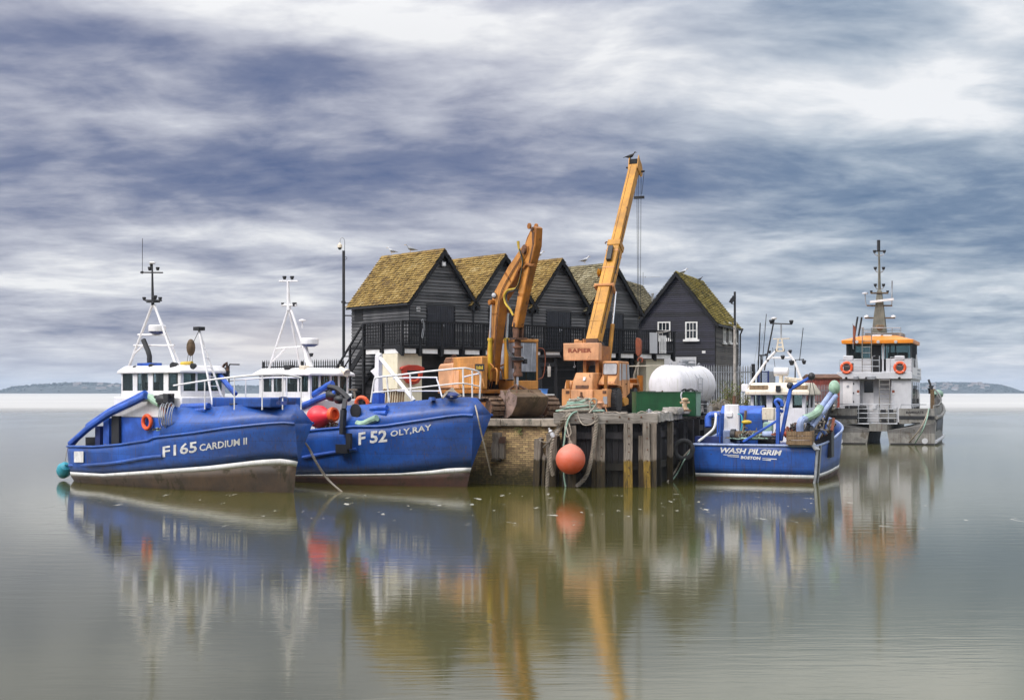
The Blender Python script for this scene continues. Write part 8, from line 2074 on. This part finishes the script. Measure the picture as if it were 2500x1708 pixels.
for x in (-.2, .2):
    for y in (-.15, .25): b = MB(); b.beam((x*1.35, y*1.5, 0), (x*.8, y*.4, zt_), .06, .06); b.build('leg', M['wood_grey'], t)
b = MB(); b.bb((-.3, -.12, zt_), (.28, .16, zt_+.08)); b.build('top', M['wood_grey'], t)
# pole with the dome camera, on the corner of the first hut
f = Frame(XW(839, 73.4), 73.4, 0, 0); t = thing('camera_pole', 'tall thin black pole with a white dome camera at the corner of the first hut', 'pole', f)
z0, z1 = ZW(872, 73.4), ZW(612, 73.4)
tb(t, 'pole', M['black'], [(0, 0, z0), (0, 0, z1)], .075, 10)
for z in (z0+.05, ZW(740, 73.4), ZW(770, 73.4)): tb(t, 'bracket', M['black'], [(0, 0, z), (.55, .1, z)], .035, 6)
tb(t, 'bracket', M['black'], [(-.12, 0, ZW(737, 73.4)), (.1, 0, ZW(737, 73.4))], .06, 6)
tb(t, 'gooseneck', M['steel'], [(.05, 0, z1), (.05, 0, z1+.45), (.02, 0, z1+.6), (-.08, 0, z1+.68), (-.17, 0, z1+.6), (-.19, 0, z1+.42)], .02, 6, 3)
b = MB(); b.ring((.1, 0, ZW(630, 73.4)), .07, .012, (0, 1, 0), 12, 5); b.build('loop', M['black'], t)
zc_ = ZW(601, 73.4); b = MB(); b.lathe([(0, .2), (.03, .2), (.05, .12), (.12, .08), (.125, -.06), (.10, -.08), (0, -.08)], (-.2, 0, zc_), seg=16); cm = b.build('camera_housing', M['cream'], t)
b = MB(); b.lathe([(.10, -.081), (.09, -.14), (.05, -.18), (0, -.19)], (-.2, 0, zc_), seg=16); b.build('dome', M['glass'], cm)
# lamp post at the palisade
f = at(1794, 76.3); t = thing('lamp_post', 'slim lamp post with black floodlights rising in front of the palisade', 'lamp post', f)
zt_ = ZW(712, 76.3)-GZ; zm = ZW(795, 76.3)-GZ
tb(t, 'lower_pole', M['cement'], [(0, 0, 0), (0, 0, zm)], [.085, .075], 10); tb(t, 'upper_pole', M['black'], [(0, 0, zm), (0, 0, zt_)], .06, 8)
for x, y, z in ((-.19, 0, zt_-.5), (-.07, .1, zt_-.35)):
    b = MB(); b.box((x, y-.08, z), (.2, .16, .22), Matrix.Rotation(.5, 3, 'Y')); b.build('floodlight', M['black'], t)
tb(t, 'bracket', M['black'], [(-.2, 0, zt_-.62), (0, 0, zt_-.7), (0, 0, zt_-.3), (-.1, .1, zt_-.3)], .03, 6)
# palisades: pales on two rails
def palisade(px0, Y0, px1, Y1, ztop, label, mt, pitch=.135, pal=.075):
    A_, B_ = Vector((XW(px0, Y0), Y0, 0)), Vector((XW(px1, Y1), Y1, 0)); fr = Frame(A_.x, A_.y, GZ, math.atan2((B_-A_).y, (B_-A_).x)); Lf = (B_-A_).length
    t = thing('palisade_fence', label, 'fence', fr); h = ztop-GZ; n_ = min(100, int(Lf/pitch))
    for i in range(n_):
        x = i*Lf/n_; b = MB(); j = random.uniform(-.02, .02)
        b.prism([(x, .12), (x+pal, .12), (x+pal, h-.16+j), (x+pal*.5, h+j), (x, h-.16+j)], 'y', -.012, 0); b.box((x+pal/2, .008, h*.5), (.012, .03, h-.5)); b.build('pale', M[mt], t, smooth=0)
    for z in (.4, h-.4): b = MB(); b.bb((-.05, .024, z-.03), (Lf+.05, .07, z+.03)); b.build('rail', M[mt], t)
    for i in range(int(Lf/2.75)+1): b = MB(); b.bb((i*2.75-.05, .071, 0), (i*2.75+.05, .17, h-.1)); b.build('post', M[mt], t)
    return t
palisade(1688, 77.2, 1836, 77.6, ZW(890, 77.4), 'grey steel palisade fence right of the white tank', 'steel')
palisade(640, 79.5, 843, 76.5, ZW(876, 77), 'dark spiked palisade fence seen left of the first hut', 'black', .15)
palisade(1985, 92, 2046, 94, ZW(938, 93), 'short grey palisade between the blue derrick and the catamaran', 'steel', .17)
b = MB(); b.bb((-.09, -.09, 0), (.09, .09, ZW(888, 77.8)-GZ)); o = b.build('gate_post', M['black']); o.location = (XW(1839, 77.8), 77.8, GZ); tag(o, 'black gate post ending the grey palisade', 'post')
f = at(1852, 84); t = thing('steel_gate', 'blue steel gate beyond the palisade, above the white wheelhouse', 'gate', f); h = ZW(905, 84)-GZ; w = XW(1876, 84)-XW(1852, 84)
b = MB()
for x in (0, w): b.bb((x-.04, -.04, .1), (x+.04, .04, h))
for z in (.2, h*.6, h-.05): b.bb((.04, -.03, z-.03), (w-.04, .03, z+.03))
b.build('frame', M['navy'], t)
b = MB()
for i in range(1, 9): b.bb((i*w/9-.015, -.035, .23), (i*w/9+.015, -.031+.02, h-.02))
b.build('bars', M['navy'], t)
f = at(1878, 85); t = thing('cabinet', 'grey ribbed steel cabinet beyond the blue gate', 'cabinet', f); h = ZW(906, 85)-GZ; w = XW(1893, 85)-XW(1878, 85)
b = MB(); b.bb((0, 0, 0), (w, .5, h)); b.build('body', M['steel'], t)
b = MB()
for i in range(6): b.bb((.02+i*w/6, -.025, .1), (.02+i*w/6+w/12, -.001, h-.05))
b.build('ribs', M['steel'], t)
f = at(1984, 98); t = thing('red_shed', 'low dull red corrugated shed behind the catamaran', 'shed', f); h = ZW(921, 98)-GZ; w = XW(2050, 98)-XW(1984, 98)
b = MB(); b.bb((0, 0, 0), (w, 3, h-.1)); b.build('wall', M['redsteel'], t)
b = MB()
for i in range(int(w/.17)): b.bb((i*.17, -.03, .2), (i*.17+.07, -.001, h-.12))
b.build('ribs', M['redsteel'], t)
b = MB(); b.prism([(-.1, h-.1), (3.1, h-.1), (3.1, h), (1.5, h+.25), (-.1, h)], 'x', -.15, w+.15); b.build('roof', M['rust'], t)
b = MB(); r8 = random.Random(9)
for i in range(40): c = Vector((r8.uniform(-1, .8), r8.uniform(-.3, .3), r8.uniform(0, .5))); b.ball(c, r8.uniform(.06, .16), 6, 4, (1.4, 1, .8))
o = b.build('gear_heap', M['cement']); o.location = (XW(2010, 90), 90, GZ); tag(o, 'pale heap of gear on the quay edge beside the catamaran', 'gear heap')
# yacht masts and lamp brackets beyond
for (px0, py0, px1, py1, Y, r, lab) in ((1845, 925, 1856, 788, 88, .06, 'thick black mast beyond the quay, left of the white wheelhouse'), (1849, 900, 1871, 766, 90, .035, 'tallest thin leaning mast beyond the quay'), (1859, 925, 1860, 878, 86, .03, 'short black pole beside the small lamp bracket')):
    p, q2 = P(px0, py0, Y), P(px1, py1, Y); p.z = GZ-1; t = thing('yacht_mast', lab, 'mast', Frame(p.x, p.y, 0, 0)); tb(t, 'spar', M['black'], [(0, 0, p.z), (q2.x-p.x, 0, q2.z)], [r, r*.6], 6)
    tb(t, 'shroud', M['steel'], [((q2.x-p.x)*.95, 0, lerp(p.z, q2.z, .95)), (-.45, 0, 3.2)], .008, 4)
f = at(1858, 82); t = thing('quay_lamp', 'small black quay lamp on a bracketed post beyond the palisade', 'lamp', f); h = ZW(867, 82)-GZ
tb(t, 'post', M['black'], [(0, 0, 0), (0, 0, h)], .05, 7); tb(t, 'arm', M['black'], [(-.1, 0, h), (.32, 0, h)], .045, 6); b = MB(); b.box((.3, 0, h+.03), (.16, .14, .12)); b.build('head', M['black'], t)
# tube behind the cab, white board and pickets on the gallery
b = MB(); p0_, p1_ = P(1537, 893.5, 73.2), P(1626, 892, 75.2); b.tube([(0, 0, 0), p1_-p0_], .028, 7); o = b.build('scaffold_tube', M['cream']); o.location = p0_; tag(o, 'pale scaffold tube running behind the crane cab to the cream pier', 'tube')
a = fg.on_y(1586, 862, -.16); c = fg.on_y(1604, 812, -.16); w = c.x-a.x; zt_ = c.z-a.z
o = MB().bb((0, -.03, 0), (w, 0, zt_)).build('white_panel', M['catwhite']); o.location = fg.W(a.x, -.16, a.z); o.rotation_euler = (0, 0, UA); tag(o, 'grey-white panel hung on the outside of the gallery rail', 'panel')
t = thing('folded_gate', 'white slatted child gate leaning on the end of the gallery rail', 'gate', Frame(*fg.W(fg.on_y(1609, 850, -.17).x, -.17), UA)); t.location.z = GZ+fg.on_y(1609, 862, -.17).z
w = fg.on_y(1627, 850, -.17).x-fg.on_y(1609, 850, -.17).x; hh_ = fg.on_y(1609, 818, -.17).z-fg.on_y(1609, 862, -.17).z
b = MB()
for i in range(5): b.bb((i*w/5, -.03, 0), (i*w/5+w*.11, 0, hh_))
b.build('slats', M['whitew'], t)
b = MB(); b.bb((0, .001, hh_*.1), (w, .02, hh_*.16)); b.bb((0, .001, hh_*.86), (w, .02, hh_*.92)); b.build('rails', M['whitew'], t)
a = fg.on_y(1606, 815, .3); o = MB().prism([(-.35, 0), (.3, .12), (.32, .16), (-.35, .05)], 'y', -.3, .3).build('cover_board', M['cement']); o.location = fg.W(a.x, .1, a.z); o.rotation_euler = (0, 0, UA); tag(o, 'grey board lying across the gallery handrail', 'board')

# ---------------------------------------------------------------- birds
def bird(px, py, Y, label, size=1.0, face=1, mats=('feather', 'featherg', 'beak'), name='gull', up=.35):
    p = P(px, py, Y); t = thing(name, label, 'bird', Frame(p.x, p.y, p.z, 0 if face > 0 else PI)); s = size
    b = MB(); rows = []
    spine = [(-.30, .0, .10), (-.20, .035, .115), (-.08, .08, .14), (.04, .095, .17), (.12, .08, .21), (.165, .05, .27), (.19, .045, .32), (.215, .05, .355), (.245, .035, .36), (.262, .012, .352)]
    for x, r, z in spine:
        rows.append([Vector((x*s, math.cos(2*PI*k/12)*r*s*.85, (z+math.sin(2*PI*k/12)*r)*s)) for k in range(12)])
    b.loft(rows, closed=True); b.face(*rows[0]); b.face(*rows[-1]); bd = b.build('body', M[mats[0]], t, smooth=80)
    for sy in (-1, 1):
        w = MB(); w.loft([[Vector((x*s, sy*y*s, z*s)) for x, y, z in r] for r in ([(.10, .07, .24), (.10, .088, .18), (.06, .085, .12)], [(-.05, .085, .22), (-.05, .10, .165), (-.06, .085, .115)], [(-.22, .05, .15), (-.22, .055, .12), (-.2, .05, .10)], [(-.38, .012, .085), (-.38, .016, .075), (-.37, .012, .07)])]); w.build('wing', M[mats[1]], t, smooth=80, solid=.008)
        l = MB(); l.tube([(.0, sy*.03*s, .08*s), (.01, sy*.03*s, 0)], .008*s, 5); l.tube([(.01, sy*.03*s, .005), (.06*s, sy*.035*s, .004)], .008*s, 4); l.build('leg', M[mats[2]], t)
    k = MB(); k.tube([(.255*s, 0, .353*s), (.31*s, 0, .343*s), (.335*s, 0, .325*s)], [.014*s, .011*s, .003*s], 6); k.build('beak', M[mats[2]], t)
    return t
bird(1003, 614.5, 71.8, 'grey gull standing on the ridge of the first hut', 1.0, -1, ('featherg', 'featherg', 'beak'))
bird(957, 619, 72.3, 'pale gull further back on the ridge of the first hut', .85, -1)
bird(1316, 628.5, 76, 'gull beside the excavator stick on the third hut ridge', .9, 1)
bird(1427, 641.5, 77.5, 'white gull crouching on the ridge of the fourth hut', .95, 1)
bird(1668, 669, 84.5, 'small gull at the front of the cottage ridge', .9, 1)
bird(1709, 684.5, 88, 'dark bird further back on the cottage ridge', .6, 1, ('featherd', 'featherd', 'black'))
w = FS.W(hd.x-.06, yb+.2, hd.z+.42)
px_, py_ = CX+w.x/w.y*FPX, HY-(w.z-CZ)/w.y*FPX
bird(px_, py_, w.y, 'dark cormorant-like bird perched on the tip of the crane boom', 1.05, 1, ('featherd', 'featherd', 'black'), 'cormorant')
